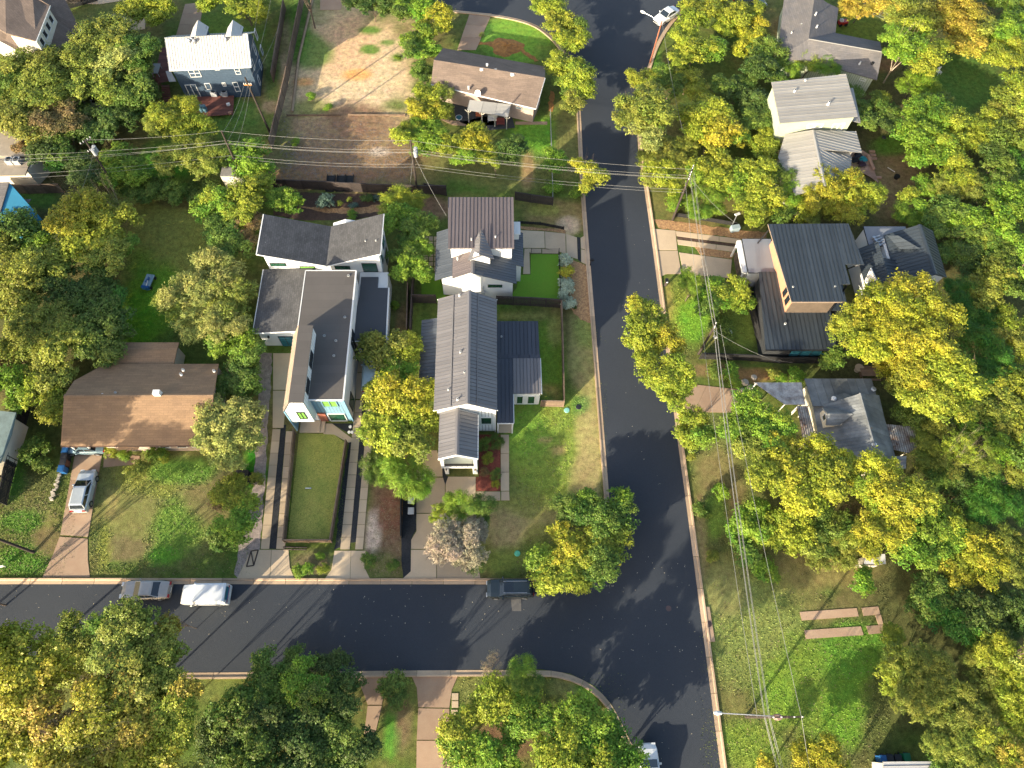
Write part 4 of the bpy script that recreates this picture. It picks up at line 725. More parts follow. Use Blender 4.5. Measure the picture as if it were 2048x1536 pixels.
for px0, px1 in ((381, 413), (451, 483)):    # dormers on the far slope
    a = Vector(V3(px0, 70, zR - .1)); b2 = Vector(V3(px1, 68.5, zR - .1)); c = (a + b2) / 2; r0 = c - up * 1.2 + Vector((0, 0, .75)); r1 = c + up * 1.9 + Vector((0, 0, .75)); off = up * 1.9; lo = Vector((0, 0, -.6))
    slab('dormer_roof', [tuple(a - up * .3 + Vector((0, 0, .0))), tuple(r0), tuple(r1), tuple(a + off + lo * .6)], mwhite, h, .07); slab('dormer_roof', [tuple(r0), tuple(b2 - up * .3), tuple(b2 + off + lo * .6), tuple(r1)], mwhite, h, .07)
    walls(h, [(q.x, q.y) for q in (a + (b2 - a) * .1, b2 - (b2 - a) * .1, b2 - (b2 - a) * .1 + off * .9, a + (b2 - a) * .1 + off * .9)], zR - .2, blue_wall, zE)
for (px_, py_) in ((384, 79), (389, 83), (448, 74), (452, 79), (379, 82)): p = W(px_, py_, 7.3); b = MB(); b.disc((p.x, p.y), .16, 6.9, 7.45, 8); b.disc((p.x, p.y), .25, 7.45, 7.62, 10, .14); b.build('roof_turbine', galv, h)
slab('porch_roof', [V3(331, 142, 2.9), V3(341, 141, 2.9), V3(352, 162, 2.7), V3(338, 163, 2.7)], mwhite, h, .1)
def ladderboards(name, poly, m, parent, d, wd, z, th=.05):
    return seamed(poly, m, parent, d, wd, th, 0.0, name, .02)
dk = empty('deck', tuple(W(430, 212, 0)), 'red brown wooden deck along the south side of the navy house', 'deck')
z_ = .5; seamed([V3(378, 194, z_), V3(468, 191, z_), V3(466, 229, z_), V3(404, 233, z_), V3(380, 215, z_)], deckm, dk, (1, .05, 0), .3, .05, .0, 'deck_board', .03)
b = MB()
for p_ in ((380, 196), (467, 193), (465, 228), (405, 232), (430, 230)): q = W(*p_, 0); b.box((q.x, q.y, .23), (.14, .14, .44))
b.build('deck_post', deckm, dk)
dk = empty('deck', tuple(W(325, 150, 0)), 'tall red wooden deck with stairs along the west side of the navy house', 'deck')
z_ = 1.6; seamed([V3(322, 95, z_), V3(337, 94, z_), V3(344, 160, z_), V3(310, 168, z_), V3(313, 135, z_)], deckm, dk, (1, 0, 0), .3, .05, .0, 'deck_board', .03)
for i in range(8): q = W(331 + i * .4, 172 + i * 4.2, 1.5 - i * .18); b = MB(); b.box((q.x, q.y, q.z), (1.1, .28, .06)); b.build('stair_tread', deckm, dk)
b = MB()
for a, b_ in (((312, 168), (311, 132)), ((312, 168), (320, 170))): A_, B_ = Vector(V3(*a, z_)), Vector(V3(*b_, z_)); b.bar(A_ + Vector((0, 0, .9)), B_ + Vector((0, 0, .9)), .06, 4); [b.bar(A_.lerp(B_, t), A_.lerp(B_, t) + Vector((0, 0, .9)), .04, 4) for t in (0, .25, .5, .75, 1)]
A_, B_ = Vector(V3(322, 170, 1.6)), Vector(V3(323, 206, .1)); b.bar(A_ + Vector((0, 0, .9)), B_ + Vector((0, 0, .9)), .06, 4); b.bar(A_, A_ + Vector((0, 0, .9)), .05, 4); b.bar(B_, B_ + Vector((0, 0, .9)), .05, 4); b.build('railing', deckm, dk)
b = MB(); p = W(316, 146, 1.6); b.box((p.x, p.y, 2.35), (1.0, 1.9, .08)); [b.box((p.x + dx, p.y + dy, 1.98), (.07, .07, .7)) for dx in (-.4, .4) for dy in (-.8, .8)]; setp(b.build('table', acm), 'grey table standing on the tall red deck beside the navy house', 'table')
ac_unit(*tuple(W(430, 190, .5))[:2], .5, 'left of two air conditioners against the navy wall'); ac_unit(*tuple(W(451, 190, .5))[:2], .5, 'right of two air conditioners against the navy wall')
for i, (px_, lab) in enumerate(((407, 'left one of two blue barrels on the red deck'), (414.5, 'right one of two blue barrels on the red deck'))): p = W(px_, 228, 0); b = MB(); b.disc((p.x, p.y), .28, .5, 1.0, 12, .31); b.disc((p.x, p.y), .31, 1.0, 1.4, 12, .27); b.disc((p.x, p.y), .29, 1.4, 1.44, 12); setp(b.build('barrel', mat('blue_grey_plastic', (.08, .17, .22), .5)), lab, 'barrel', 'blue barrels on the red deck')
p = W(461, 228, .5); b = MB(); b.disc((p.x, p.y), .2, .5, .8, 10, .26); b.disc((p.x, p.y), .22, .8, .82, 10); setp(b.build('plant_pot', mat('clay', (.4, .2, .12), .8)), 'terracotta pot at the corner of the red deck', 'plant pot')
p = W(458, 212, .5); b = MB(); b.box((p.x, p.y, .8), (.45, .3, .3), .4); b.bar((p.x, p.y, .5), (p.x, p.y, .8), .05, 6); setp(b.build('stool', white_trim), 'small white stool on the red deck', 'stool')
# ---- grey brown ranch, top centre (rotated)
h = house('ranch house with mottled grey brown shingle roof and a metal patio cover', (0, 78)); zE, zR = 3.0, 4.6
SWr, SEr, NEr, NWr = V3(858, 160, zE), V3(1072, 217, zE), V3(1090, 133, zE), V3(886, 96, zE); RWr, REr = V3(867.5, 119.5, zR), V3(1090, 155, zR)
SWr = V3(862, 168, zE)
slab('roof_slope', [SWr, SEr, REr, RWr], shg, h, .16, tuple(Vector(RWr) - Vector(SWr))); slab('roof_slope', [RWr, REr, NEr, NWr], shg, h, .16, tuple(Vector(NWr) - Vector(RWr)))
fp = inset([SWr, SEr, REr, NEr, NWr, RWr], .45); walls(h, fp, [zE - .1, zE - .1, zR - .2, zE - .1, zE - .1, zR - .2], brick_wall)
gutter(h, SWr, SEr); gutter(h, SEr, REr)
winpx(h, fp[0], fp[1], (1032, 212), (1044, 219), glass_t, white_trim, mull=2, out=.09)
for (px_, py_, z_, s_) in ((974, 131, 4.4, .14), (963, 141, 4.3, .22), (991, 142, 4.3, .14), (1024.5, 151, 4.3, .24), (937, 176, 3.5, .12)): p = W(px_, py_, z_); b = MB(); b.box((p.x, p.y, z_), (s_ * 1.6, s_ * 1.6, .4)); b.box((p.x, p.y, z_ + .22), (s_ * 2.2, s_ * 2.2, .05)); b.build('roof_vent', white_metal, h)
p = W(956, 188, 3.4); b = MB(); b.bar((p.x, p.y, 3.0), (p.x, p.y, 3.5), .04, 6); dv_ = Vector((-.3, -.8, .5)).normalized(); b.bar(Vector((p.x, p.y, 3.55)), Vector((p.x, p.y, 3.55)) + dv_ * .1, .38, 14, .42); b.bar(Vector((p.x, p.y, 3.55)) + dv_ * .1, Vector((p.x, p.y, 3.55)) + dv_ * .5, .03, 5); b.build('satellite_dish', white_metal, h)
pc = empty('patio_cover', tuple(W(975, 235, 0)), 'open patio cover with silver metal sheets on white arched posts', 'patio cover')
pcq = [V3(934, 220, 2.3), V3(1016, 234, 2.3), V3(1022, 209, 2.75), V3(939, 199, 2.75)]; dd_ = Vector(pcq[3]) - Vector(pcq[0]); seamed(pcq, msilver, pc, tuple(dd_), 1.9, .05, .03, 'roof_sheet')
for t in (.03, .36, .68, .97): p = Vector(pcq[0]).lerp(Vector(pcq[1]), t); q = (Vector(pcq[1]) - Vector(pcq[0])).normalized(); b = MB(); b.box((p.x, p.y + .15, 1.1), (.13, .13, 2.2)); b.bar((p.x, p.y + .15, 1.7), tuple(p + q * .45 + Vector((0, .15, -.15))), .05, 4); b.bar((p.x, p.y + .15, 1.7), tuple(p - q * .45 + Vector((0, .15, -.15))), .05, 4); b.build('post', cream_wall, pc)
sheet('patio_floor', [(905, 205), (940, 196), (1018, 212), (1030, 255), (960, 262), (912, 240)], .03, mat('dark_patio', (.05, .055, .06), .9, var=.2), 'dark stained patio floor under the metal cover')
for (px_, py_, lab, c_, s_) in ((958, 233, 'orange garden chair under the left bay of the patio cover', mat('orange_cloth', (.45, .13, .05)), (.9, .7, .45)), (985, 243, 'white bench under the middle bay of the patio cover', white_metal, (1.3, .5, .45)), (1001, 250, 'dark red armchair under the right bay of the patio cover', mat('maroon', (.22, .05, .04)), (1.1, .6, .5))):
    p = W(px_, py_, 0); t = empty('garden_chair', tuple(p), lab, 'seat'); b = MB(); b.box((0, 0, s_[2] - .06), (s_[0], s_[1], .12)); b.build('seat', c_, t, loc=(0, 0, 0)); b = MB(); b.box((0, s_[1] / 2, s_[2] + .2), (s_[0], .08, .55)); b.build('backrest', c_, t, loc=(0, 0, 0))
    for dx in (-1, 1):
        for dy in (-1, 1): b = MB(); b.box((dx * (s_[0] / 2 - .05), dy * (s_[1] / 2 - .05), (s_[2] - .12) / 2), (.06, .06, s_[2] - .12)); b.build('leg', c_, t, loc=(0, 0, 0))
p = W(918, 237, 0); t = empty('paddling_pool', tuple(p), 'round pale plastic tub on the dark patio', 'tub'); b = MB(); b.disc((0, 0), .42, .0, .22, 16, .48); b.build('tub_wall', white_metal, t, loc=(0, 0, 0)); b = MB(); b.disc((0, 0), .4, .221, .235, 16); b.build('water', glass_t, t, loc=(0, 0, 0))
# straw mulch heap in the front yard
def mound(label, px_, py_, r, hgt, m, name='mulch_heap', cat='mulch heap', sq=.8):
    c = W(px_, py_, 0); b = MB(); R_ = 7; S_ = 22; pts = [[None] * S_ for _ in range(R_ + 1)]
    for i in range(R_ + 1):
        for j in range(S_): t = j * 2 * math.pi / S_; rr = r * i / R_ * (1 + .12 * math.sin(3 * t + 1) + .07 * math.sin(7 * t)); z = hgt * (1 - (i / R_) ** 1.6) * random.uniform(.6, 1.15) if i < R_ else 0; pts[i][j] = (c.x + rr * math.cos(t), c.y + rr * sq * math.sin(t), z + .01)
    for i in range(R_):
        for j in range(S_): b.face([pts[i][j], pts[i + 1][j], pts[i + 1][(j + 1) % S_], pts[i][(j + 1) % S_]])
    setp(b.build(name, m), label, cat)
mound('round orange straw mulch heap on the lawn above the grey brown roof', 1013, 94, 2.4, .35, straw); sheet('mulch_trail', [(955, 84), (990, 84), (990, 92), (955, 90)], .03, straw, 'orange straw trail left of the mulch heap', jag=.2); sheet('mulch_trail', [(1036, 98), (1046, 98), (1079, 122), (1070, 124)], .03, straw, 'orange straw trail right of the mulch heap', jag=.15); sheet('mulch_trail', [(1100, 180), (1108, 182), (1106, 222), (1096, 222)], .03, straw, 'orange straw strip along the end of the grey brown house', jag=.15)
# ---- top right L shaped grey house
h = house('L-shaped house with weathered dark shingle roof at the top right', (47, 87)); zE, zR = 3.2, 4.7
Rn, Rs, Rw_ = V3(1630, -12, zR), V3(1617, 78, zR), V3(1765, 104, zR)
slab('roof_slope', [V3(1569, -12, zE), V3(1554, 119, zE), V3(1610, 119, zE), Rs, Rn], shold, h, .16, (1, 0, 0)); slab('roof_slope', [Rn, Rs, V3(1671, 66, zE), V3(1677, 16, zE), V3(1655, 6, zE + .5)], shold, h, .16, (1, 0, 0))
slab('roof_slope', [Rs, V3(1671, 66, zE), V3(1760, 84, zE), Rw_], shold, h, .16, (0, 1, 0)); slab('roof_slope', [V3(1610, 119, zE), V3(1754, 160, zE), Rw_, Rs], shold, h, .16, (0, 1, 0)); ridge_cap(h, Rs, Rw_, msilver, .1)
fp = inset([V3(1569, -10, zE), V3(1554, 119, zE), V3(1610, 119, zE), V3(1754, 160, zE), V3(1760, 84, zE), V3(1671, 66, zE), V3(1677, 16, zE)], .4); walls(h, fp, zE - .15, green_wall); boards(fp[2], fp[3], .1, zE - .25, green_wall, h, .3, True); winpx(h, fp[2], fp[3], (1721, 155), (1730, 163), glass_d, white_trim)
for (px_, py_, z_) in ((1602, 50, 4.0), (1583, 66, 3.8), (1634, 53, 4.5), (1632, 27, 4.8), (1720, 126, 4.0)): p = W(px_, py_, z_); vent(h, p.x, p.y, z_ - .15, .08, .4)
p = W(1744, 128, 3.9); b = MB(); b.disc((p.x, p.y), .2, 3.7, 4.15, 8); b.build('flue', black_metal, h)
# ---- silver roof house
h = house('pale green house with large silver metal roofs at the right of the trees', (42, 68)); z_ = 6.4
T = [V3(1560, 246, z_ - .3), V3(1716, 233, z_ - .3), V3(1692, 148, z_ + .2), V3(1543, 164, z_ + .2)]; seamed(T, msilver, h, tuple(Vector(T[1]) - Vector(T[0])), .5); walls(h, inset(T, .3), [5.9, 5.9, 6.4, 6.4], green_wall)
fp = inset(T, .3); boards(fp[0], fp[1], 2.5, 5.85, green_wall, h, .3, False)
for p1, p2 in (((1617, 247), (1627, 255)), ((1632, 247), (1643, 255)), ((1667, 247), (1682, 261))): winpx(h, fp[0], fp[1], p1, p2, glass_d, white_trim, out=.12, fw=.14, mull=0 if p1[0] < 1650 else 1)
seamed([V3(1722, 246, 3.6), V3(1694, 240, 3.9), V3(1701, 176, 4.1), V3(1706, 176, 4.0)], msilver, h, (0, 1, 0), .5)
for (px_, py_) in ((1589, 183), (1657, 207), (1610, 162)): p = W(px_, py_, 6.5); vent(h, p.x, p.y, 6.3, .12, .5)
zr_ = 4.9; Ra, Rb = V3(1626, 260, zr_), V3(1650, 372, zr_)
seamed([V3(1570, 269, 3.7), V3(1556, 312, 3.4), V3(1590, 392, 3.4), Rb, Ra], msilver, h, (1, -.1, 0), .5); seamed([Ra, V3(1639, 298, zr_), V3(1724, 305, 3.6), V3(1713, 262, 3.7)], msilver, h, (1, -.1, 0), .5); seamed([V3(1639, 299, zr_ - .05), Rb, V3(1700, 352, 3.3), V3(1706, 312, 3.3)], msilver, h, (1, -.25, 0), .5); ridge_cap(h, Ra, Rb, msilver)
walls(h, inset([V3(1570, 275, 3.4), V3(1556, 316, 3.4), V3(1590, 392, 3.4), V3(1648, 372, 3.4), V3(1697, 350, 3.3), V3(1706, 312, 3.3), V3(1715, 300, 3.3), V3(1710, 266, 3.3)], .35), 3.15, cream_wall)
dk = empty('deck', tuple(W(1725, 330, 0)), 'angular tan wooden deck with benches beside the silver roofed house', 'deck'); seamed([V3(1700, 305, .4), V3(1725, 300, .4), V3(1743, 312, .4), V3(1750, 345, .4), V3(1757, 365, .4), V3(1738, 352, .4), V3(1695, 330, .4)], deck_t, dk, (1, .2, 0), .32, .05, .0, 'deck_board', .03)
A_, B_ = W(1734, 314, .4), W(1746, 342, .4); b = MB(); b.bar((A_.x, A_.y, .75), (B_.x, B_.y, .75), .22, 4); b.build('bench_top', deck_t, dk)
for i, (px_, py_) in enumerate(((1743, 304), (1745, 311), (1747, 318), (1756, 356))): q = W(px_, py_, 0); b = MB(); b.box((q.x, q.y, .1), (.8, .35, .2)); b.build('step', deck_t, dk)
for (px_, py_, c_, lab) in ((1724, 324, teal_pl, 'teal patio table on the tan deck'), (1714, 315, blackbin, 'dark round grill on the tan deck'), (1707, 325, fence_k, 'dark lounge chair on the tan deck'), (1721, 333, mat('plum_cloth', (.05, .02, .03)), 'pile of dark cushions on the tan deck')): p = W(px_, py_, .4); b = MB(); b.box((p.x, p.y, .85), (1.0, .7, .06), .3); [b.bar((p.x + dx, p.y + dy, .4), (p.x + dx, p.y + dy, .84), .03, 4) for dx in (-.4, .4) for dy in (-.28, .28)]; b.box((p.x - .2, p.y + .2, 1.0), (.5, .25, .3), .3); setp(b.build('patio_furniture', c_), lab, 'patio furniture')
# ---- dark modern house
h = house('black modern house with large dark seamed roof and an orange wooden side wall', (36, 45)); z_ = 6.7
P = [(32.8, 41.1), (38.75, 41.1), (38.75, 43.35), (39.85, 43.4), (39.75, 46.0), (42.0, 46.0), (41.4, 51.7), (31.9, 51.6)]; zz = lambda y: z_ + (y - 41) * .02
A_ = [(32.8, 41.1, zz(41)), (38.75, 41.1, zz(41)), (38.75, 43.35, zz(43.3)), (39.85, 43.4, zz(43.4)), (39.78, 46.0, zz(46)), (39.7, 51.68, zz(51.7)), (31.9, 51.6, zz(51.6))]
seamed(A_, mblack, h, (.0, 1, 0), .46); seamed([(39.8, 46.0, zz(46)), (42.0, 46.0, zz(46)), (41.4, 51.7, zz(51.7)), (39.72, 51.69, zz(51.7))], mblack, h, (0, 1, 0), .46)
walls(h, [(33.5, 41.8), (38.3, 41.8), (38.3, 51.2), (33.3, 51.2)], 6.5, slat_wood)
b = MB(); b.prism([(33.42, 41.8), (33.5, 41.8), (33.3, 51.2), (33.22, 51.2)], 3.0, 6.48); b.build('side_cladding', orange_wall, h)
boards((33.45, 41.79), (38.3, 41.79), 3.3, 6.5, slat_wood, h, .22, False, th=.05); gutter(h, (32.8, 41.08, z_), (38.75, 41.08, z_), mat('bronze_fascia', (.3, .22, .16)), .1); gutter(h, (32.78, 41.1, z_), (31.88, 51.6, zz(51.6)), mat('bronze_fascia', (.3, .22, .16)), .08)
for i, u_ in enumerate((.8, 1.9)): window(h, (33.2, 51.2), (33.42, 41.8), 6.3 + u_, 7.0 + u_, 3.9, 6.0, glass_d, black_metal, fw=.06)
seamed([(30.45, 37.0, 3.1), (38.6, 37.0, 3.1), (38.8, 42.0, 3.35), (40.9, 42.1, 3.35), (40.9, 47.2, 3.6), (31.2, 47.2, 3.6)], mblack, h, (0, 1, 0), .5); walls(h, [(30.8, 37.4), (40.4, 37.4), (40.4, 46.8), (31.4, 46.8)], 2.9, mat('black_siding', (.03, .032, .035), .8))
gutter(h, (30.45, 36.97, 3.12), (40, 36.97, 3.12), black_metal, .14)
window(h, (30.8, 37.38), (40.4, 37.38), 3, 8, .8, 2.3, glass_t, black_metal, mull=3); p = W(1531, 660, 3.3)
flat_roof(h, 30.1, 33.6, 47.3, 52.2, 3.3, membrane_g, white_wall, trim=black_metal)
b = MB(); b.box((29.75, 49.8, 2.9), (.5, 4.6, .5)); b.build('canopy_beam', white_metal, h)
for y_ in (47.6, 52.0): b = MB(); b.box((29.7, y_, 1.4), (.2, .2, 2.8)); b.build('canopy_post', white_metal, h)
b = MB(); b.box((29.98, 49.8, 1.2), (.05, 3.9, 2.3)); gdo = b.build('garage_door', black_metal, h)
for i in range(4):
    for j in range(4): b = MB(); b.box((29.94, 48.3 + j * .98, .35 + i * .56), (.03, .85, .45)); b.build('pane', slat_wood, gdo)
for px_, py_, zz_ in ((1586, 574, 6.7), (1670, 573, 6.7), (1613, 455, 6.8), (1647, 497, 6.7), (1658, 505, 6.7)): p = W(px_, py_, zz_); vent(h, p.x, p.y, zz_ - .1, .08, .2)
p = W(1570, 648, 3.3); vent(h, p.x, p.y, 3.1, .1, .4)
for a, b_ in (((39.4, 46.6, 3.5), (41.8, 46.3, 6.5)), ((38.6, 41.8, 3.4), (39.7, 43.6, 6.5)), ((31.9, 51.6, 3.2), (32.0, 51.0, 6.6))): b = MB(); b.bar(a, b_, .1, 4); b.build('roof_brace', black_metal, h)
# ---- black and white house behind
h = house('white walled house with black metal gables and a pale flat roof', (49, 49))
flat_roof(h, 45.3, 50.5, 51.0, 53.9, 3.6, membrane_g, white_wall, trim=black_metal)
seamed([(47.2, 45.2, 3.9), (50.5, 45.2, 6.0), (50.5, 52.3, 6.0), (47.2, 52.3, 3.9)], mblack, h, (1, 0, 0), .46); seamed([(50.5, 45.2, 6.0), (52.9, 45.9, 4.3), (53.2, 52.7, 4.3), (50.5, 52.3, 6.0)], mblack, h, (1, 0, 0), .46); ridge_cap(h, (50.5, 45.2, 6.02), (50.5, 52.3, 6.02), mblack)
walls(h, [(47.0, 45.6), (50.5, 45.6), (52.7, 46.1), (52.9, 52.2), (50.5, 51.9), (47.0, 51.9)], [3.7, 5.7, 4.3, 4.3, 5.7, 3.7], white_wall)
seamed([(43.9, 43.6, 2.9), (45.9, 43.3, 4.6), (45.9, 50.9, 4.6), (43.9, 50.9, 2.9)], mblack, h, (1, 0, 0), .46); seamed([(45.9, 43.3, 4.6), (50.6, 43.6, 3.3), (50.6, 48.5, 3.3), (45.9, 48.5, 4.6)], mblack, h, (1, 0, 0), .46)
walls(h, [(44.2, 44.0), (45.9, 43.8), (50.4, 44.0), (50.4, 50.6), (44.2, 50.6)], [2.9, 4.3, 3.1, 3.1, 2.9], white_wall); q1, q2 = V3(1728, 565, 2.8), V3(1760, 622, 2.8)
slab('gable_wall', [V3(1729, 562, 3.2), V3(1741, 536, 4.4), V3(1775, 606, 3.0), V3(1763, 620, 1.4)], white_wall, h, .2)
b = MB(); [b.box(tuple(Vector(V3(1754, 566, 3.1)) + Vector((0, 0, .12))), (.5, 1.1, .06), .25)]; b.build('window', glass_d, h)
seamed([V3(1775, 471.5, 5.0), V3(1796, 470.5, 5.6), V3(1840, 497, 5.9), V3(1799, 498, 5.0)], mblack, h, (1, 0, 0), .46)
for i in range(4): a = W(1745 + i * 3.5, 478 + i * 5, 3.6); b = MB(); b.disc((a.x, a.y), .18, 3.6, 4.0, 8); b.bar((a.x, a.y, 3.9), (a.x + .9, a.y + .4, 3.8), .08, 6); b.build('roof_duct', galv, h)
# ---- old metal roof house
h = house('old house with weathered grey metal roof, dormer and rusty porch roofs', (38, 28))
seamed([V3(1609, 757, 2.9), V3(1743, 757, 2.9), V3(1760, 815, 3.6), V3(1626, 812, 3.6)], mold, h, (0, 1, 0), 1.0, seam=.02)
Ra, Rb = (38.6, 30.5, 5.5), (38.8, 22.2, 5.5); seamed([(34.5, 29.9, 3.0), (34.2, 22.4, 3.0), Rb, Ra], mold, h, (1, 0, 0), .36, seam=.025); seamed([Ra, Rb, (41.9, 22.8, 3.4), (41.8, 29.0, 3.4)], mold, h, (1, 0, 0), .6, seam=.02); seamed([Ra, (41.8, 29.0, 3.4), (41.85, 31.2, 3.4)], mold, h, (1, 0, 0), .6, seam=.02); seamed([(34.5, 29.9, 3.0), Ra, (38, 31.5, 3.5), (34.5, 31, 3.4)], mold, h, (0, 1, 0), .8, seam=.02)
ridge_cap(h, Ra, Rb, mold, .14); walls(h, [(34.7, 22.6), (38.8, 22.6), (41.5, 22.8), (41.5, 33.0), (34.7, 33.0)], [2.85, 4.0, 3.1, 2.8, 2.8], cream_wall)
# dormer
D0 = V3(1659, 826, 5.35); D1 = V3(1702, 838, 5.35); Dn, Ds = V3(1653, 843, 4.2), V3(1664, 861, 4.2)
fx = D0[0]; yc = D0[1]; seamed([(fx - .15, yc - 1.0, 4.35), (fx - .15, yc, 5.2), (fx + 2.6, yc, 5.2), (fx + 1.3, yc - 1.0, 4.35)], mold, h, (1, 0, 0), .3, seam=.02); seamed([(fx - .15, yc, 5.2), (fx - .15, yc + 1., 4.35), (fx + 1.3, yc + 1., 4.35), (fx + 2.6, yc, 5.2)], mold, h, (1, 0, 0), .3, seam=.02)
walls(h, [(fx, yc - .85), (fx + 1.6, yc - .85), (fx + 1.6, yc + .85), (fx, yc + .85), (fx, yc)], [4.35, 4.35, 4.35, 4.35, 5.05], cream_wall, 3.3); window(h, (fx - .01, yc + .85), (fx - .01, yc - .85), .5, 1.2, 3.75, 4.6, glass_d, white_trim, out=.08)
for px_, py_, z_, m_ in ((1747, 890, 5.2, white_metal), (1918 - 180, 858, 5.0, straw), (1746, 779, 3.4, galv), (1667, 798, 3.6, white_metal)): p = W(px_, py_, z_); b = MB(); b.disc((p.x, p.y), .2, z_ - .5, z_ + .15, 10); b.disc((p.x, p.y), .3, z_ + .15, z_ + .28, 10, .18); b.build('roof_vent', m_, h)
pr = empty('carport', tuple(W(1560, 790, 0)), 'pale flat canopy on posts left of the old grey metal roof', 'canopy'); z_ = 2.7
seamed([V3(1508, 765, z_), V3(1570, 809, z_), V3(1611, 809, z_), V3(1603, 765, z_)], mat('dirty_white_metal', (.55, .52, .48), .6, 0, var=.25, col2=(.2, .17, .15)), pr, (1, 0, 0), .9, seam=.02); [MB().bar((W(a, b2, z_).x, W(a, b2, z_).y, 0), (W(a, b2, z_).x, W(a, b2, z_).y, z_ - .06), .06, 6).build('post', white_metal, pr) for a, b2 in ((1512, 767), (1572, 806), (1602, 806), (1600, 767))]
for pts, lab in (([(1594, 812), (1615, 812), (1633, 884), (1609, 895)], 'corrugated rusty white porch roof on the west side of the old house'), ([(1770, 848), (1833, 854), (1842, 887), (1818, 906), (1781, 898)], 'rust streaked corrugated lean-to roof on the east side of the old house')):
    c = W(*pts[0], 0); q = empty('porch_roof', (c.x, c.y, 0), lab, 'lean-to'); slab('corrugated_sheet', [V3(*p_, 2.7) for p_ in pts], mrust, q, .05, (0, 1, 0)); [MB().bar((W(*p_, 2.6).x, W(*p_, 2.6).y, 0), (W(*p_, 2.6).x, W(*p_, 2.6).y, 2.64), .06, 5).build('post', cream_wall, q) for p_ in [tuple(np.array(pp) * .9 + np.array(pts[0]) * .05 + np.array(pts[2]) * .05) for pp in pts[:4]]]
seamed([V3(1763, 912, 3.6), V3(1813, 912, 3.2), V3(1812, 937, 2.8), V3(1779, 941, 3.0)], mold, h, (1, 0, 0), .36, seam=.02)
# ---- top left house (rotated)
h = house('beige house with grey brown shingle roof and a long dormer at the top left corner', (-60, 84)); z_ = 5.6
slab('roof_slope', [V3(-60, 40, 5), V3(0, 83, 5), V3(57, 112, 5), V3(88, 127, 4.9), V3(134, 132, 4.6), V3(160, 58, 4.6), V3(128, -5, 6), V3(20, -25, 7.5), V3(-60, -20, 7.5)], shg, h, .2, (0.5, 1, 0))
fp = inset([V3(-60, 40, 5), V3(0, 83, 5), V3(57, 112, 5), V3(88, 127, 4.9), V3(134, 132, 4.6), V3(160, 58, 4.6), V3(128, -5, 6), V3(20, -25, 7.5)], .35); walls(h, fp, 4.4, cream_wall)
slab('dormer_roof', [V3(-20, 48, 8.2), V3(12, 66, 8.2), V3(71.6, 82, 7.6), V3(99.7, 11, 7.6), V3(64, -10, 8.6), V3(10, -25, 9)], shg, h, .18, (1, 1, 0))
fq = inset([V3(12, 66, 8), V3(71.6, 82, 7.6), V3(99.7, 11, 7.6), V3(64, -10, 8.4), V3(10, -25, 8.4)], .25); walls(h, fq, 7.4, cream_wall, 4.5)
a, b_ = fq[1], fq[2]; L_ = (b_ - a).length
for i in range(4): window(h, a, b_, L_ * (.08 + i * .23), L_ * (.08 + i * .23) + .95, 5.9, 7.0, glass_d, white_trim, out=.1)
gutter(h, V3(134, 132, 4.65), V3(160, 58, 4.65)); gutter(h, V3(0, 83, 5), V3(88, 127, 4.9)); gutter(h, V3(71.6, 83, 7.6), V3(99.7, 11, 7.6))
h = house('tan flat roofed garage under the trees below the beige house', (-58, 72)); slab('roof_deck', [V3(92, 128, 3.2), V3(120, 132, 3.2), V3(170, 205, 3.0), V3(140, 230, 3.0), V3(95, 200, 3.0)], mat('tan_roof', (.3, .25, .19), .9), h, .2); walls(h, inset([V3(92, 128, 3), V3(120, 132, 3), V3(170, 205, 3), V3(140, 230, 3), V3(95, 200, 3)], .3), 2.8, cream_wall)
h = house('low building with tan roofing and roof fans at the left edge above the blue roof', (-62, 66)); slab('roof_deck', [V3(-60, 235, 3.4), V3(30, 240, 3.4), V3(80, 312, 3.2), V3(-60, 312, 3.2)], mat('tan_roof', (.3, .25, .19), .9), h, .2); slab('roof_deck', [V3(-40, 322, 2.8), V3(62, 318, 2.8), V3(50, 350, 2.8), V3(-40, 352, 2.8)], mat('tan_roof', (.3, .25, .19), .9), h, .15); walls(h, inset([V3(-60, 235, 3), V3(30, 240, 3), V3(80, 312, 3), V3(55, 345, 2.7), V3(-60, 345, 2.7)], .3), 2.6, cream_wall)
ac_unit(*tuple(W(23, 326, 2.8))[:2], 2.8, 'left of two roof fans on the tan roof at the left edge'); ac_unit(*tuple(W(38, 326, 2.8))[:2], 2.8, 'right of two roof fans on the tan roof at the left edge')
h = house('house with bright blue walls and a grey roof at the left edge', (-57, 55)); slab('roof_slope', [V3(-60, 366, 5.2), V3(18, 364, 5.2), V3(0, 425, 4.2), V3(-60, 440, 4.2)], shold, h, .16); slab('blue_roof', [V3(19, 366, 5), V3(85, 440, 3.0), V3(30, 452, 3.0), V3(0, 430, 4)], bluehut, h, .2); walls(h, inset([V3(-60, 370, 3), V3(17, 370, 3), V3(80, 440, 3), V3(28, 450, 3), V3(-60, 450, 3)], .3), 2.7, mat('blue_wall', (.03, .2, .33), .7)); slab('awning', [V3(37, 399, 3.6), V3(62, 398, 3.6), V3(52, 412, 3.4)], shold, h, .1)
h = house('narrow building with pale teal grey roof cut by the left edge', (-52, 28), 'building'); slab('roof_slope', [V3(-60, 815, 3.2), V3(32, 825, 3.2), V3(22, 870, 3.0), V3(0, 925, 3.0), V3(-60, 960, 3)], mat('teal_grey_roof', (.16, .22, .22), .7, var=.2), h, .15); walls(h, inset([V3(-60, 820, 3), V3(30, 828, 3), V3(0, 920, 3), V3(-60, 950, 3)], .3), 2.8, cream_wall)
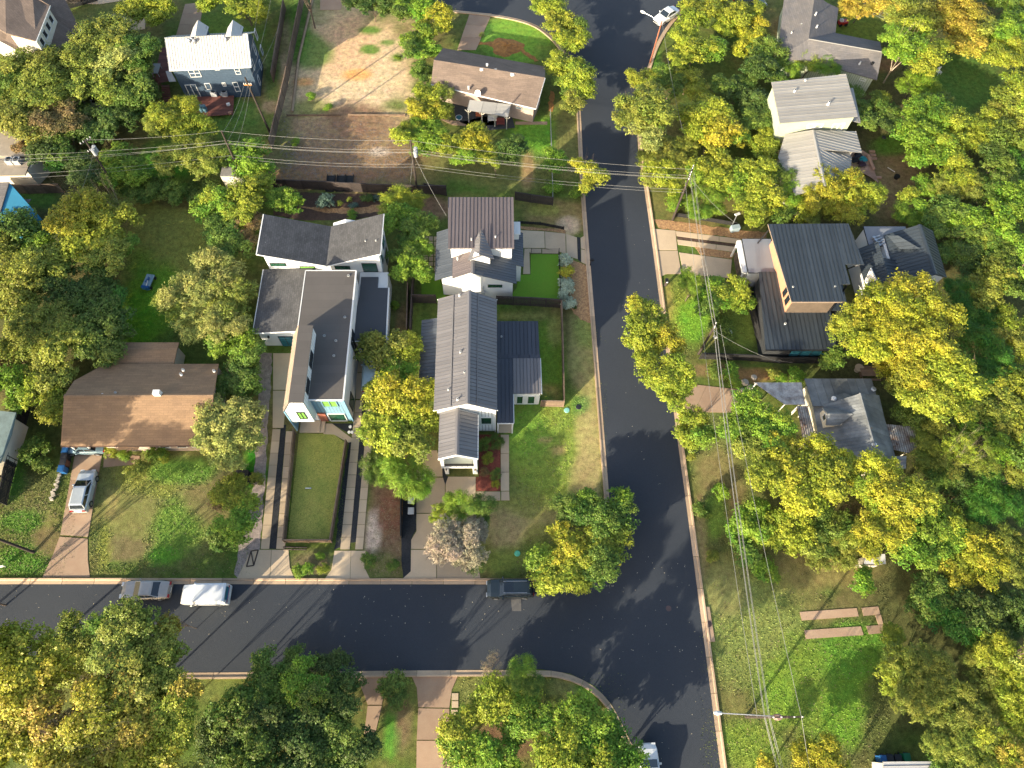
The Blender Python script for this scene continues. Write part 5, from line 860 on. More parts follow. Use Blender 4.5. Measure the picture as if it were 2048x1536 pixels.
h = house('shed with ribbed pale metal roof at the bottom right edge', (36, -4), 'shed', 'shed'); seamed([V3(1766, 1523, 2.4), V3(1870, 1523, 2.4), V3(1878, 1600, 2.4), V3(1770, 1600, 2.4)], mwhite, h, (1, 0, 0), .35); walls(h, inset([V3(1766, 1523, 2.4), V3(1870, 1523, 2.4), V3(1878, 1600, 2.4), V3(1770, 1600, 2.4)], .15), 2.2, cream_wall)
h = house('small shed with pale roof under the second utility pole', tuple(W(465, 355, 0)), 'shed', 'shed'); slab('roof_slope', [V3(440, 352, 2.6), V3(490, 352, 2.6), V3(486, 334, 2.8), V3(444, 334, 2.8)], mat('shed_grey', (.2, .19, .18), .9), h, .1); walls(h, inset([V3(440, 356, 2.3), V3(490, 356, 2.3), V3(486, 334, 2.3), V3(444, 334, 2.3)], .1), 2.45, cream_wall)
h = house('small white roofed shed glimpsed under the yellow trees beside the open lot', tuple(W(1750, 1125, 0)), 'shed', 'shed'); slab('roof_slope', [V3(1728, 1128, 2.3), V3(1772, 1128, 2.3), V3(1770, 1108, 2.5), V3(1732, 1108, 2.5)], mwhite, h, .08); walls(h, inset([V3(1728, 1128, 2.2), V3(1772, 1128, 2.2), V3(1770, 1108, 2.2), V3(1732, 1108, 2.2)], .1), 2.2, cream_wall)
# ================================================================ trees
def leaf_material():
    m = bpy.data.materials.new('leaves'); m.use_nodes = True; t = m.node_tree; N = t.nodes; L = t.links; N.remove(N['Principled BSDF']); out = N['Material Output']
    oi = N.new('ShaderNodeObjectInfo'); ge = N.new('ShaderNodeNewGeometry'); at = N.new('ShaderNodeAttribute'); at.attribute_name = 'clump'
    def mr(s, a, b, lo=0, hi=1):
        r = N.new('ShaderNodeMapRange'); r.clamp = False; r.inputs[1].default_value = lo; r.inputs[2].default_value = hi; r.inputs[3].default_value = a; r.inputs[4].default_value = b; L.new(s, r.inputs[0]); return r.outputs[0]
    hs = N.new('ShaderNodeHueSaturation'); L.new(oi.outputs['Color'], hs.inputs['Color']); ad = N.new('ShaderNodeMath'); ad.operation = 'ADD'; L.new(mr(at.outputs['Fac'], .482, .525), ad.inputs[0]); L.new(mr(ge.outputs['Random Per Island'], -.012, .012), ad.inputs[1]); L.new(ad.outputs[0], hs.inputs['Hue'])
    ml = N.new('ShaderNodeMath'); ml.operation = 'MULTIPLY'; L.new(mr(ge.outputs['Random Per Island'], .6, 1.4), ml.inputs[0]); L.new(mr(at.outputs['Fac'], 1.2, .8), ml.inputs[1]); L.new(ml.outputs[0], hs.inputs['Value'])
    d = N.new('ShaderNodeBsdfPrincipled'); d.inputs['Roughness'].default_value = .55; d.inputs['Specular IOR Level'].default_value = .3; L.new(hs.outputs[0], d.inputs['Base Color'])
    tr = N.new('ShaderNodeBsdfTranslucent'); L.new(hs.outputs[0], tr.inputs[0]); mx = N.new('ShaderNodeMixShader'); mx.inputs[0].default_value = .2; L.new(d.outputs[0], mx.inputs[1]); L.new(tr.outputs[0], mx.inputs[2]); L.new(mx.outputs[0], out.inputs[0])
    return m
leafm = leaf_material()
def crown_mesh(name, nc, per, leaf, seed, rc=(.15, .30), fill=.8, aspect=.7, feather=0., low=-.45, flat=.8):
    r = np.random.default_rng(seed); P = []; A = []; Cn = []
    # a few big boughs, each carrying several clumps: uneven outline, gaps between boughs
    nb = max(4, int(nc / 7)); bd = r.normal(size=(nb, 3)); bd[:, 2] = np.abs(bd[:, 2]) * .9 - .15; bd /= np.linalg.norm(bd, axis=1)[:, None]; bl = r.uniform(.5, .82, nb)
    cs = []
    for i in range(nc):
        k = i % nb
        if i < nc * .82: c = bd[k] * bl[k] + r.normal(size=3) * .19
        else: c = r.normal(size=3) * .33; c[2] += .1
        if c[2] < low: c[2] = low + abs(r.normal()) * .1
        R_ = r.uniform(*rc); q = np.linalg.norm(c)
        if q > 1 - R_ * .6: c = c / q * (1 - R_ * .6)
        cs.append((c, R_, r.random()))
    for c, R_, cl in cs:
        n = int(per * (R_ / ((rc[0] + rc[1]) / 2)) ** 2); ns = max(5, n // 13); sd = r.normal(size=(ns, 3)); sd[:, 2] = np.where(sd[:, 2] < -.25, -sd[:, 2] * .7, sd[:, 2]); sd /= np.linalg.norm(sd, axis=1)[:, None]; sr = r.uniform(.5, 1.3, ns)
        k = r.integers(0, ns, n); d = sd[k] * sr[k][:, None] + r.normal(size=(n, 3)) * (.15 + (1 - fill) * .2); q_ = np.linalg.norm(d, axis=1)[:, None]; p = c + d * R_ * np.array([1, 1, flat]); d = d / q_
        nn = d * .75 + np.array([0, 0, .55]) + r.normal(size=(n, 3)) * .45; nn /= np.linalg.norm(nn, axis=1)[:, None]
        tg = r.normal(size=(n, 3)) * (1 - feather) + (d * np.array([1, 1, .2]) - np.array([0, 0, .35])) * feather * 1.5; tg -= nn * (tg * nn).sum(1)[:, None]; tg /= np.linalg.norm(tg, axis=1)[:, None]; bt = np.cross(nn, tg)
        s = leaf * r.uniform(.55, 1.35, n)[:, None]; l = s * (1 + feather * .9)
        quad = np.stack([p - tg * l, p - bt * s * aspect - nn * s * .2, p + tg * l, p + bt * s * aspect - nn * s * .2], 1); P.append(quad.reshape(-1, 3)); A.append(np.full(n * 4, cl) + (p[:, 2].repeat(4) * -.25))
    V = np.concatenate(P); a = np.clip(np.concatenate(A), 0, 1); n = len(V) // 4; me = bpy.data.meshes.new(name); me.vertices.add(len(V)); me.vertices.foreach_set('co', V.astype(np.float32).ravel()); me.loops.add(len(V)); me.loops.foreach_set('vertex_index', np.arange(len(V))); me.polygons.add(n); me.polygons.foreach_set('loop_start', np.arange(n) * 4); me.polygons.foreach_set('loop_total', np.full(n, 4)); me.update(calc_edges=True)
    q = me.attributes.new('clump', 'FLOAT', 'POINT'); q.data.foreach_set('value', a.astype(np.float32)); me.materials.append(leafm); return me
BIG = [crown_mesh('crown', 95, 250, .029, s) for s in (11, 12, 13)] + [crown_mesh('crown', 75, 240, .030, 15, rc=(.13, .24), fill=.65)]
MED = [crown_mesh('crown', 52, 190, .043, s, rc=(.18, .34)) for s in (21, 22, 23)]
LOOSE = [crown_mesh('crown', 75, 130, .036, s, rc=(.13, .26), fill=.55, aspect=.42, feather=.5) for s in (41, 42)]
SML = [crown_mesh('crown', 24, 130, .065, s, rc=(.25, .45)) for s in (31, 32)]
FEA = [crown_mesh('crown', 46, 170, .042, s, rc=(.20, .34), fill=.6, aspect=.2, feather=.95) for s in (51, 52)]
SPARSE = [crown_mesh('crown', 70, 60, .030, 61, rc=(.10, .22), fill=.4, aspect=.3, feather=.4)]
def trunk_mesh(seed, twigs=0, thick=.035):
    """unit tree: base (0,0,0); crown centred on (0,0,1), reaching radius 1"""
    r = random.Random(seed); b = MB(); fork = Vector((r.uniform(-.06, .06), r.uniform(-.06, .06), .35)); b.bar((0, 0, 0), tuple(fork), thick * 1.35, 7, thick)
    def limb(a, d, l, rad, depth):
        p = a; 
        for k in range(3):
            q = p + d * (l / 3); b.bar(tuple(p), tuple(q), rad, 5, rad * .72, cap=False); rad *= .72; p = q; d = (d + Vector((r.uniform(-.25, .25), r.uniform(-.25, .25), r.uniform(-.05, .2)))).normalized()
            if depth > 0 and k > 0:
                for _ in range(2): limb(p, (d + Vector((r.uniform(-.9, .9), r.uniform(-.9, .9), r.uniform(-.1, .6)))).normalized(), l * .6, rad * .7, depth - 1)
    for i in range(6):
        t = i * 1.05 + r.uniform(-.3, .3); limb(fork - Vector((0, 0, .08 * (i % 2))), Vector((math.cos(t) * .75, math.sin(t) * .75, .8)).normalized(), r.uniform(.7, .95), thick * .6, 1 + twigs)
    me = bpy.data.meshes.new('trunk'); me.from_pydata(b.v, [], b.f); me.polygons.foreach_set('use_smooth', [True] * len(me.polygons)); me.materials.append(bark); return me
TR = [trunk_mesh(s) for s in (1, 2, 3)]; TRB = trunk_mesh(9, 1, .022)
TRP = TR[0].copy(); TRP.materials.clear(); TRP.materials.append(barkp); TRB2 = TRB.copy(); TRB2.materials.clear(); TRB2.materials.append(barkp)
COL = dict(y=(.25, .295, .028), Y=(.325, .325, .026), l=(.155, .26, .024), g=(.11, .175, .026), d=(.07, .115, .022), o=(.205, .235, .035), w=(.34, .28, .038), b=(.22, .16, .06), p=(.28, .30, .07), f=(.06, .16, .018), n=(.36, .30, .19))
KNAME = dict(tree='tree', bush='bush')
def tree(lobes, c, label, form=None, h=None, kind='tree', trunk=None, group=None, cols=None, zs=.62):
    """lobes: list of (px, py, radius px) giving the crown as the photo shows it; the first carries the trunk"""
    px, py, rp = lobes[0]; r0 = rp * mpp(px, py, 4); rm = max(l[2] for l in lobes) * mpp(px, py, 4)
    zc = h if h is not None else (r0 * .72 if kind == 'bush' else min(1.2 + rm * .78, 5.2))
    base = W(px, py, zc); root = empty('bush' if kind == 'bush' else ('bare_tree' if form == 'bare' else 'tree'), (base.x, base.y, 0), label, kind, group)
    tm = trunk or (TRB if form in ('bare', 'sparse') else random.choice(TR)); o = bpy.data.objects.new('trunk', tm); C.objects.link(o); o.parent = root; o.scale = (r0 * .9, r0 * .9, zc); o.rotation_euler = (0, 0, random.uniform(0, 6.28))
    if form == 'bare': return root
    for i, (x, y, rr) in enumerate(lobes):
        z_ = zc + (random.uniform(-.5, .5) if i else 0); p = W(x, y, z_); r = rr * mpp(x, y, z_)
        if form == 'feather': me = random.choice(FEA)
        elif form == 'sparse': me = SPARSE[0]
        elif form == 'loose': me = random.choice(LOOSE)
        elif r > 3.0: me = random.choice(BIG)
        elif r > 1.5: me = random.choice(MED)
        else: me = random.choice(SML)
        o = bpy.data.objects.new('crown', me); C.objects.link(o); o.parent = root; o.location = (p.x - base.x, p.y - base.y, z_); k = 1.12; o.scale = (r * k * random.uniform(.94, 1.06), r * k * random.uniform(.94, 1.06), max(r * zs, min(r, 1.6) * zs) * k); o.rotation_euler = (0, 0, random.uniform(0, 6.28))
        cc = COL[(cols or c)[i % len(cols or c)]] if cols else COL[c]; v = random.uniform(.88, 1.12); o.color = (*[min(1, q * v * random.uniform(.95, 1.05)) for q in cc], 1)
    return root
T_ = tree
# top left
T_([(215, 85, 62), (165, 125, 48), (240, 140, 60), (280, 110, 45), (190, 180, 42), (270, 185, 38)], 'o', 'large olive tree between the beige gabled house and the navy house', cols='oopgog', form=None)
T_([(290, 8, 42), (262, 30, 28), (320, 25, 28)], 'y', 'bright tree overhanging the pale turning area at the top left'); T_([(490, 12, 36), (520, 25, 24), (420, -5, 30)], 'y', 'small yellow green tree behind the navy house by the top edge')
T_([(60, 150, 60), (25, 190, 55), (90, 190, 58), (55, 240, 55), (120, 240, 50), (70, 120, 35)], 'o', 'large olive tree in front of the beige house at the left edge', cols='ogoobg'); T_([(130, 290, 42), (95, 300, 34), (60, 290, 30)], 'g', 'dark green tree below the beige house and above the power lines', cols='gdb')
T_([(195, 255, 40), (240, 245, 32), (160, 230, 30)], 'd', 'dark shaded tree beside the white pickup'); T_([(250, 205, 40), (285, 190, 30)], 'g', 'green tree between the white pickup and the red deck')
T_([(350, 235, 48), (320, 245, 32), (385, 265, 42), (365, 215, 26)], 'Y', 'golden tree covering the corner of the red deck', form='loose', cols='yoyY'); T_([(390, 315, 45), (430, 320, 30), (340, 320, 34)], 'o', 'olive tree crossed by the power lines below the golden tree', form='loose')
T_([(245, 320, 36), (270, 345, 30), (225, 350, 28)], 'l', 'bright green tree beside the leaning transformer pole'); T_([(150, 335, 34), (125, 325, 26), (175, 350, 28)], 'd', 'dark evergreen under the power lines at the left', cols='dfd')
T_([(320, 375, 30), (290, 385, 26), (350, 385, 24), (260, 375, 24)], 'g', 'row of green shrubs along the back of the open lawn', kind='bush'); T_([(395, 385, 24), (420, 375, 18)], 'd', 'dark bush at the back right corner of the open lawn', kind='bush')
T_([(500, 318, 38), (520, 345, 26), (475, 300, 22)], 'l', 'lime green tree beside the brown board fence'); T_([(430, 415, 38), (445, 460, 36), (415, 395, 22), (470, 500, 30)], 'l', 'green tree on the right side of the open lawn', h=3.2, cols='lgyg'); T_([(500, 395, 40), (480, 430, 30), (520, 370, 26)], 'y', 'yellow green tree behind the butterfly roof', h=3.2); T_([(495, 450, 30), (490, 485, 26)], 'b', 'rusty brown tree beside the left end of the butterfly roof', h=3.0, form='loose'); T_([(565, 400, 28), (590, 410, 20)], 'l', 'green tree above the left end of the butterfly roof')
T_([(180, 430, 55), (135, 445, 38), (230, 455, 45), (180, 490, 48), (215, 515, 38), (250, 490, 28)], 'Y', 'large golden tree left of the open lawn', cols='YYyyol')
T_([(150, 395, 24)], 'b', 'small bare topped tree above the large golden tree', form='bare', trunk=TRB2, h=5.2); T_([(215, 385, 24)], 'b', 'second bare topped tree above the large golden tree', form='bare', trunk=TRB2, h=5.2); T_([(245, 415, 26), (220, 400, 20)], 'o', 'thin olive tree with bare twigs beside the open lawn', form='sparse')
T_([(30, 470, 48), (70, 480, 36), (5, 500, 36)], 'g', 'green tree in front of the blue walled house', cols='glo'); T_([(60, 550, 55), (25, 575, 50), (95, 535, 42), (40, 620, 48)], 'o', 'large pale olive tree at the left edge below the blue walled house'); T_([(130, 570, 42), (160, 600, 38), (120, 520, 30)], 'g', 'dark green tree between the olive trees on the left', cols='dgg'); T_([(185, 560, 34), (205, 590, 34), (230, 600, 24)], 'd', 'dark shrubs along the left edge of the open lawn', cols='ddf')
T_([(95, 660, 55), (60, 650, 42), (135, 690, 46), (30, 690, 40)], 'o', 'broad olive tree left of the flat brown annex'); T_([(205, 645, 45), (225, 690, 42), (185, 690, 34)], 'g', 'glossy green tree at the left corner of the tan brown roof'); T_([(20, 720, 30), (45, 710, 22)], 'b', 'small reddish tree at the left edge', form='loose'); T_([(110, 745, 45), (90, 790, 42), (120, 810, 36), (75, 740, 28)], 'y', 'bright olive tree over the left end of the tan brown roof', cols='oyyo'); T_([(20, 770, 38), (35, 805, 22)], 'l', 'green tree at the left edge above the teal grey roof')
T_([(430, 560, 58), (380, 590, 48), (460, 600, 52), (400, 640, 48), (345, 610, 32), (450, 650, 44), (440, 530, 26)], 'p', 'wide pale gold tree left of the dark shingled garage roof', h=3.6, form='loose', cols='ppopopp'); T_([(470, 690, 46), (440, 680, 28), (500, 700, 28)], 'l', 'bright green tree below the wide pale gold tree', cols='llg'); T_([(480, 750, 36), (460, 775, 30), (500, 780, 24)], 'g', 'green tree right of the tan brown roof')
T_([(440, 830, 44), (480, 850, 44), (430, 870, 38), (465, 900, 40), (415, 815, 24), (500, 880, 24)], 'p', 'pale yellow tree over the lower right corner of the tan brown roof', h=3.6); T_([(75, 903, 28), (85, 925, 18)], 'g', 'round green bush between the black fence and the recycling bins', kind='bush')
T_([(460, 985, 34), (490, 1000, 26), (440, 1000, 22)], 'y', 'yellow green small tree on the right edge of the ranch front yard', cols='yyb'); T_([(470, 1040, 36), (485, 1065, 24)], 'l', 'lime green tree beside the pale gravel bed'); T_([(432, 1065, 24), (440, 1088, 16)], 'g', 'dark green bush below the lime green tree', kind='bush')
for x, y, r, c, lab in ((222, 905, 14, 'y', 'yellow green shrub left of the ranch porch'), (250, 908, 13, 'l', 'lime shrub under the ranch porch roof'), (312, 905, 20, 'l', 'lime shrub right of the ranch porch'), (330, 912, 13, 'y', 'yellow shrub beside the lime shrub at the ranch wall'), (270, 938, 20, 'o', 'low olive shrub at the end of the ranch walk'), (600, 1140, 14, 'l', 'left one of the lime shrubs on the corner bed between the driveways'), (617, 1140, 14, 'l', 'lowest of the lime shrubs on the bed between the driveways'), (645, 1137, 11, 'y', 'right one of the lime shrubs on the bed between the driveways'), (640, 1110, 9, 'l', 'upper lime shrub on the bed between the driveways'), (737, 1125, 16, 'g', 'green weedy shrub right of the right driveway apron'), (785, 1130, 12, 'g', 'low green weed clump near the bin strip')): T_([(x, y, r)], c, lab, kind='bush')
T_([(790, 395, 26), (815, 405, 28), (775, 410, 18), (835, 400, 20)], 'y', 'spiky yellow green tree behind the right end of the butterfly roof', h=3.0, form='feather'); T_([(805, 445, 38), (840, 455, 32), (780, 440, 22)], 'l', 'green tree right of the butterfly roof', h=3.2, cols='lgy'); T_([(810, 500, 34), (835, 500, 26), (825, 540, 34), (800, 545, 20)], 'g', 'tall green tree between the two white back houses', h=3.2, cols='glll')
T_([(775, 700, 46), (810, 700, 36), (745, 690, 26), (800, 740, 34)], 'o', 'olive tree over the right driveway beside the dark flat roof', h=3.0, cols='oyol'); T_([(800, 790, 52), (770, 800, 40), (835, 800, 42), (800, 850, 55), (760, 860, 38), (850, 850, 36), (820, 890, 38)], 'Y', 'large bright yellow tree between the two front houses', h=4.6, cols='YyYyyyo'); T_([(805, 955, 46), (835, 965, 30), (775, 945, 30)], 'l', 'feathery light green tree left of the wide driveway', form='feather'); T_([(745, 925, 28), (755, 950, 20)], 'g', 'dark feathery shrub at the foot of the large bright yellow tree', form='feather')
T_([(930, 1010, 34), (960, 1015, 28), (905, 1010, 24), (950, 1040, 26)], 'l', 'glossy green tree in front of the white garage', form='feather', cols='lglg'); T_([(880, 1030, 22), (890, 1050, 16)], 'y', 'small yellow green tree over the wide driveway', form='loose'); T_([(910, 1080, 46), (935, 1100, 36), (890, 1095, 34), (950, 1060, 26)], 'n', 'dry straw coloured leafless tree over the wide driveway', form='loose', trunk=TRB2); T_([(860, 1100, 26)], 'b', 'small bare twiggy tree at the foot of the wide driveway', form='bare', h=3.0); T_([(950, 1135, 30)], 'b', 'thin bare tree at the kerb left of the parked dark car', form='bare', h=3.0); T_([(945, 1125, 26)], 'g', 'thin sparse green sapling near the kerb left of the parked dark car', form='sparse', h=2.5)
T_([(1125, 1090, 38), (1105, 1140, 44), (1150, 1120, 38), (1080, 1120, 26), (1150, 1160, 28)], 'y', 'bright yellow green tree at the street corner above the parked dark car', cols='Yyyly'); T_([(1180, 1040, 42), (1225, 1030, 40), (1130, 1020, 30), (1215, 1080, 42), (1200, 1130, 36), (1235, 1000, 26), (1165, 1010, 30)], 'g', 'broad green tree on the corner lawn beside the junction', cols='gggygll')
# bottom left and bottom
T_([(255, 1250, 48), (210, 1260, 36), (300, 1300, 50), (240, 1300, 48), (335, 1340, 48), (280, 1360, 50), (375, 1390, 34)], 'o', 'large olive and gold tree leaning over the lower street', cols='oloooow', h=8.5); T_([(337, 1240, 20), (345, 1262, 18)], 'w', 'narrow orange brown tree top over the lower street', h=6.4); T_([(130, 1270, 42), (165, 1300, 40), (150, 1330, 38)], 'g', 'dark olive tree top left of the large olive and gold tree', cols='ooo'); T_([(50, 1320, 60), (90, 1370, 60), (20, 1390, 60), (60, 1440, 62), (20, 1500, 60)], 'Y', 'huge golden tree filling the lower left corner', cols='yYYwY', h=8.5); T_([(220, 1370, 60), (190, 1430, 62), (250, 1450, 60), (150, 1500, 65), (300, 1490, 65), (350, 1440, 45), (120, 1440, 40)], 'w', 'huge orange gold tree along the bottom edge left of centre', cols='wYwYYyb', h=8.5); T_([(240, 1450, 60)], 'b', 'pale bare limbed tree showing through the orange gold crown', form='bare', trunk=TRB2, h=8.8)
T_([(550, 1345, 46), (600, 1330, 34), (520, 1380, 42), (570, 1390, 46)], 'g', 'dark green tree at the kerb of the lower street'); T_([(612, 1360, 40), (630, 1395, 30)], 'l', 'lighter green crown between the two dark green trees by the lower street', cols='lg', h=4.8); T_([(665, 1350, 42), (690, 1390, 42), (655, 1420, 40)], 'g', 'dark green tree left of the narrow brown drive', cols='ddg'); T_([(480, 1440, 55), (530, 1460, 50), (440, 1480, 44), (500, 1520, 55)], 'g', 'broad green tree at the bottom edge left of the narrow drive', cols='gddg'); T_([(620, 1470, 50), (670, 1480, 46), (590, 1520, 50), (680, 1530, 44), (720, 1490, 34)], 'd', 'dark evergreen mass at the bottom edge beside the narrow drive', cols='dgdgd')
T_([(793, 1375, 30), (790, 1400, 20)], 'l', 'round clipped green bush between the two drives', kind='bush', cols='gg'); T_([(990, 1400, 42), (1030, 1400, 44), (1060, 1425, 44), (1020, 1440, 38)], 'y', 'compact yellow green tree on the lawn south of the lower street', cols='yyll'); T_([(1045, 1340, 26), (1060, 1365, 22), (1030, 1360, 20)], 'l', 'pointed conifer at the south kerb', form='feather', cols='lgg', h=4.5); T_([(985, 1330, 24)], 'n', 'bare grey shrub left of the pointed conifer', form='sparse', h=2.6); T_([(1072, 1335, 14)], 'n', 'tiny bare twiggy shrub right of the pointed conifer', form='bare', h=2.2)
T_([(930, 1470, 46), (905, 1500, 34), (950, 1510, 40), (935, 1430, 20)], 'y', 'bright green tree at the bottom edge beside the wide tan drive', cols='ylll'); T_([(1000, 1525, 40), (985, 1500, 28)], 'l', 'green tree top cut by the bottom edge in the centre'); T_([(1165, 1460, 55), (1120, 1500, 50), (1210, 1490, 50), (1170, 1530, 60), (1240, 1520, 46), (1100, 1530, 36)], 'l', 'large lime green tree at the bottom edge beside the junction', cols='lylyll')
# top centre
T_([(850, 20, 30), (880, 35, 28), (820, 10, 26)], 'y', 'yellow green tree at the top edge left of the top street', cols='lYl'); T_([(745, 8, 30), (780, 15, 28), (710, 5, 22), (800, 25, 20)], 'g', 'dark green hedge trees at the top of the vacant lot', cols='dgdg'); T_([(835, 75, 30), (860, 60, 26), (850, 105, 28), (825, 100, 20)], 'l', 'green tree right of the sandy lot', cols='lylg'); T_([(848, 150, 22), (835, 135, 16)], 'g', 'small dark tree at the left end of the grey brown roof'); T_([(860, 190, 30), (845, 215, 30), (875, 220, 26), (850, 255, 28)], 'y', 'tall yellow tree left of the metal patio cover', cols='yYyl'); T_([(885, 165, 24), (890, 185, 18)], 'p', 'pale yellow tree over the left end of the grey brown roof', form='loose'); T_([(820, 265, 24), (800, 270, 20), (840, 290, 26), (870, 280, 30), (900, 290, 28)], 'y', 'yellow green thicket beside the middle utility pole', cols='yylly'); T_([(950, 285, 30), (970, 310, 24), (925, 310, 24), (955, 265, 20)], 'y', 'yellow green tree below the patio cover', cols='Yyly'); T_([(1025, 295, 28), (1010, 310, 22)], 'd', 'dark round evergreen on the lawn behind the grey brown house', kind='tree', h=2.5); T_([(1105, 320, 26), (1120, 335, 18)], 'l', 'light green bushy tree by the chain link fence', h=2.2); T_([(990, 325, 12)], 'y', 'slender yellow sapling beside the dark evergreen', h=3.0)
T_([(1105, 25, 30), (1120, 50, 32), (1145, 80, 30), (1085, 15, 22), (1155, 55, 20)], 'y', 'yellow green tree at the inner corner of the top junction', cols='yyyyg'); T_([(1130, 130, 34), (1150, 150, 34), (1155, 180, 32), (1125, 170, 22), (1145, 205, 24)], 'y', 'yellow green tree beside the long street right of the grey brown house', cols='yyygo'); T_([(1170, 340, 22), (1195, 352, 20), (1180, 370, 20), (1150, 325, 14)], 'Y', 'small golden street tree under the power lines', cols='YyyY', h=5.0); T_([(1160, 385, 18), (1105, 375, 18)], 'l', 'light green shrub at the foot of the golden street tree', kind='bush')
# top right cluster
for L_, c, lab, k in (
  ([(1400, 20, 36), (1385, 45, 28), (1430, 15, 28)], 'y', 'yellow tree right of the parked white car', {}), ([(1470, 35, 32), (1500, 20, 26), (1450, 60, 22)], 'y', 'yellow tree at the top edge left of the grey L-shaped house', {}),
  ([(1390, 95, 38), (1370, 75, 28), (1420, 100, 30), (1360, 120, 24)], 'y', 'yellow green tree beside the curve of the street', dict(cols='yyly')), ([(1500, 70, 26), (1515, 50, 18), (1485, 100, 20)], 'Y', 'tall thin golden tree beside the grey L-shaped house', {}),
  ([(1280, 155, 26), (1300, 165, 22)], 'y', 'small yellow tree hanging over the street kerb', {}), ([(1280, 205, 42), (1310, 225, 40), (1260, 240, 32), (1290, 265, 36), (1300, 190, 26)], 'o', 'large pale olive tree overhanging the long street', dict(cols='ooopo', h=5.6)),
  ([(1340, 170, 28), (1325, 150, 22)], 'g', 'green tree behind the large pale olive tree', {}), ([(1375, 160, 26), (1400, 185, 26)], 'y', 'yellow tree in the cluster east of the street', {}), ([(1400, 225, 40), (1430, 240, 40), (1445, 275, 38), (1400, 265, 30), (1470, 270, 26)], 'y', 'broad yellow green tree in the middle of the upper right cluster', dict(cols='yyYyl')),
  ([(1470, 190, 30), (1445, 170, 24), (1490, 160, 22)], 'g', 'dark green tree between the yellow cluster and the silver roofed house', dict(cols='dgd')), ([(1535, 110, 36), (1520, 140, 30), (1550, 140, 30)], 'g', 'dense green tree above the silver roof', dict(cols='gdg')), ([(1525, 215, 36), (1545, 250, 30), (1510, 240, 28)], 'g', 'grey green tree touching the left side of the silver roof', dict(cols='dgg')), ([(1525, 285, 30), (1545, 300, 22)], 'y', 'yellow green tree at the corner of the lower silver roof', {}),
  ([(1320, 300, 30), (1300, 320, 26), (1345, 290, 24)], 'o', 'loose olive tree beside the long street', dict(form='loose')), ([(1320, 345, 30), (1300, 355, 20), (1340, 370, 24)], 'y', 'yellow tree by the kerb under the power lines', dict(cols='yoy')), ([(1370, 295, 26), (1355, 320, 20)], 'o', 'olive tree left of the corner utility pole', dict(form='loose')), ([(1420, 330, 40), (1455, 340, 38), (1400, 350, 28), (1440, 365, 30)], 'y', 'broad yellow green tree right of the corner utility pole', dict(cols='yyly')), ([(1410, 400, 34), (1425, 425, 26), (1395, 420, 22)], 'l', 'spiky light green tree above the gravel strip', dict(form='feather')),
  ([(1510, 350, 42), (1490, 385, 38), (1530, 390, 38), (1500, 420, 30)], 'y', 'large yellow green tree left of the lower silver roof', dict(cols='ylyy')), ([(1565, 355, 32), (1580, 385, 28)], 'g', 'dark green palm-like tree at the corner of the lower silver roof', dict(form='feather', cols='gl')), ([(1355, 400, 22), (1345, 415, 16)], 'l', 'green shrub at the foot of the corner utility pole', dict(kind='bush')),
  ([(1620, 125, 28), (1650, 135, 26), (1590, 145, 22)], 'l', 'lime tree between the grey L-shaped roof and the silver roof', dict(form='feather', cols='yll')), ([(1700, 190, 24), (1715, 220, 22), (1730, 245, 22)], 'g', 'green thicket right of the silver roof', {}),
  ([(1670, 370, 48), (1710, 390, 44), (1640, 400, 36), (1690, 415, 38), (1745, 385, 24)], 'Y', 'broad golden tree above the large dark seamed roof', dict(form='loose', cols='YyYYy')), ([(1600, 415, 30), (1560, 425, 26), (1630, 430, 26)], 'o', 'olive tree above the left half of the large dark seamed roof', dict(cols='ygo'))): T_(L_, c, lab, **k)
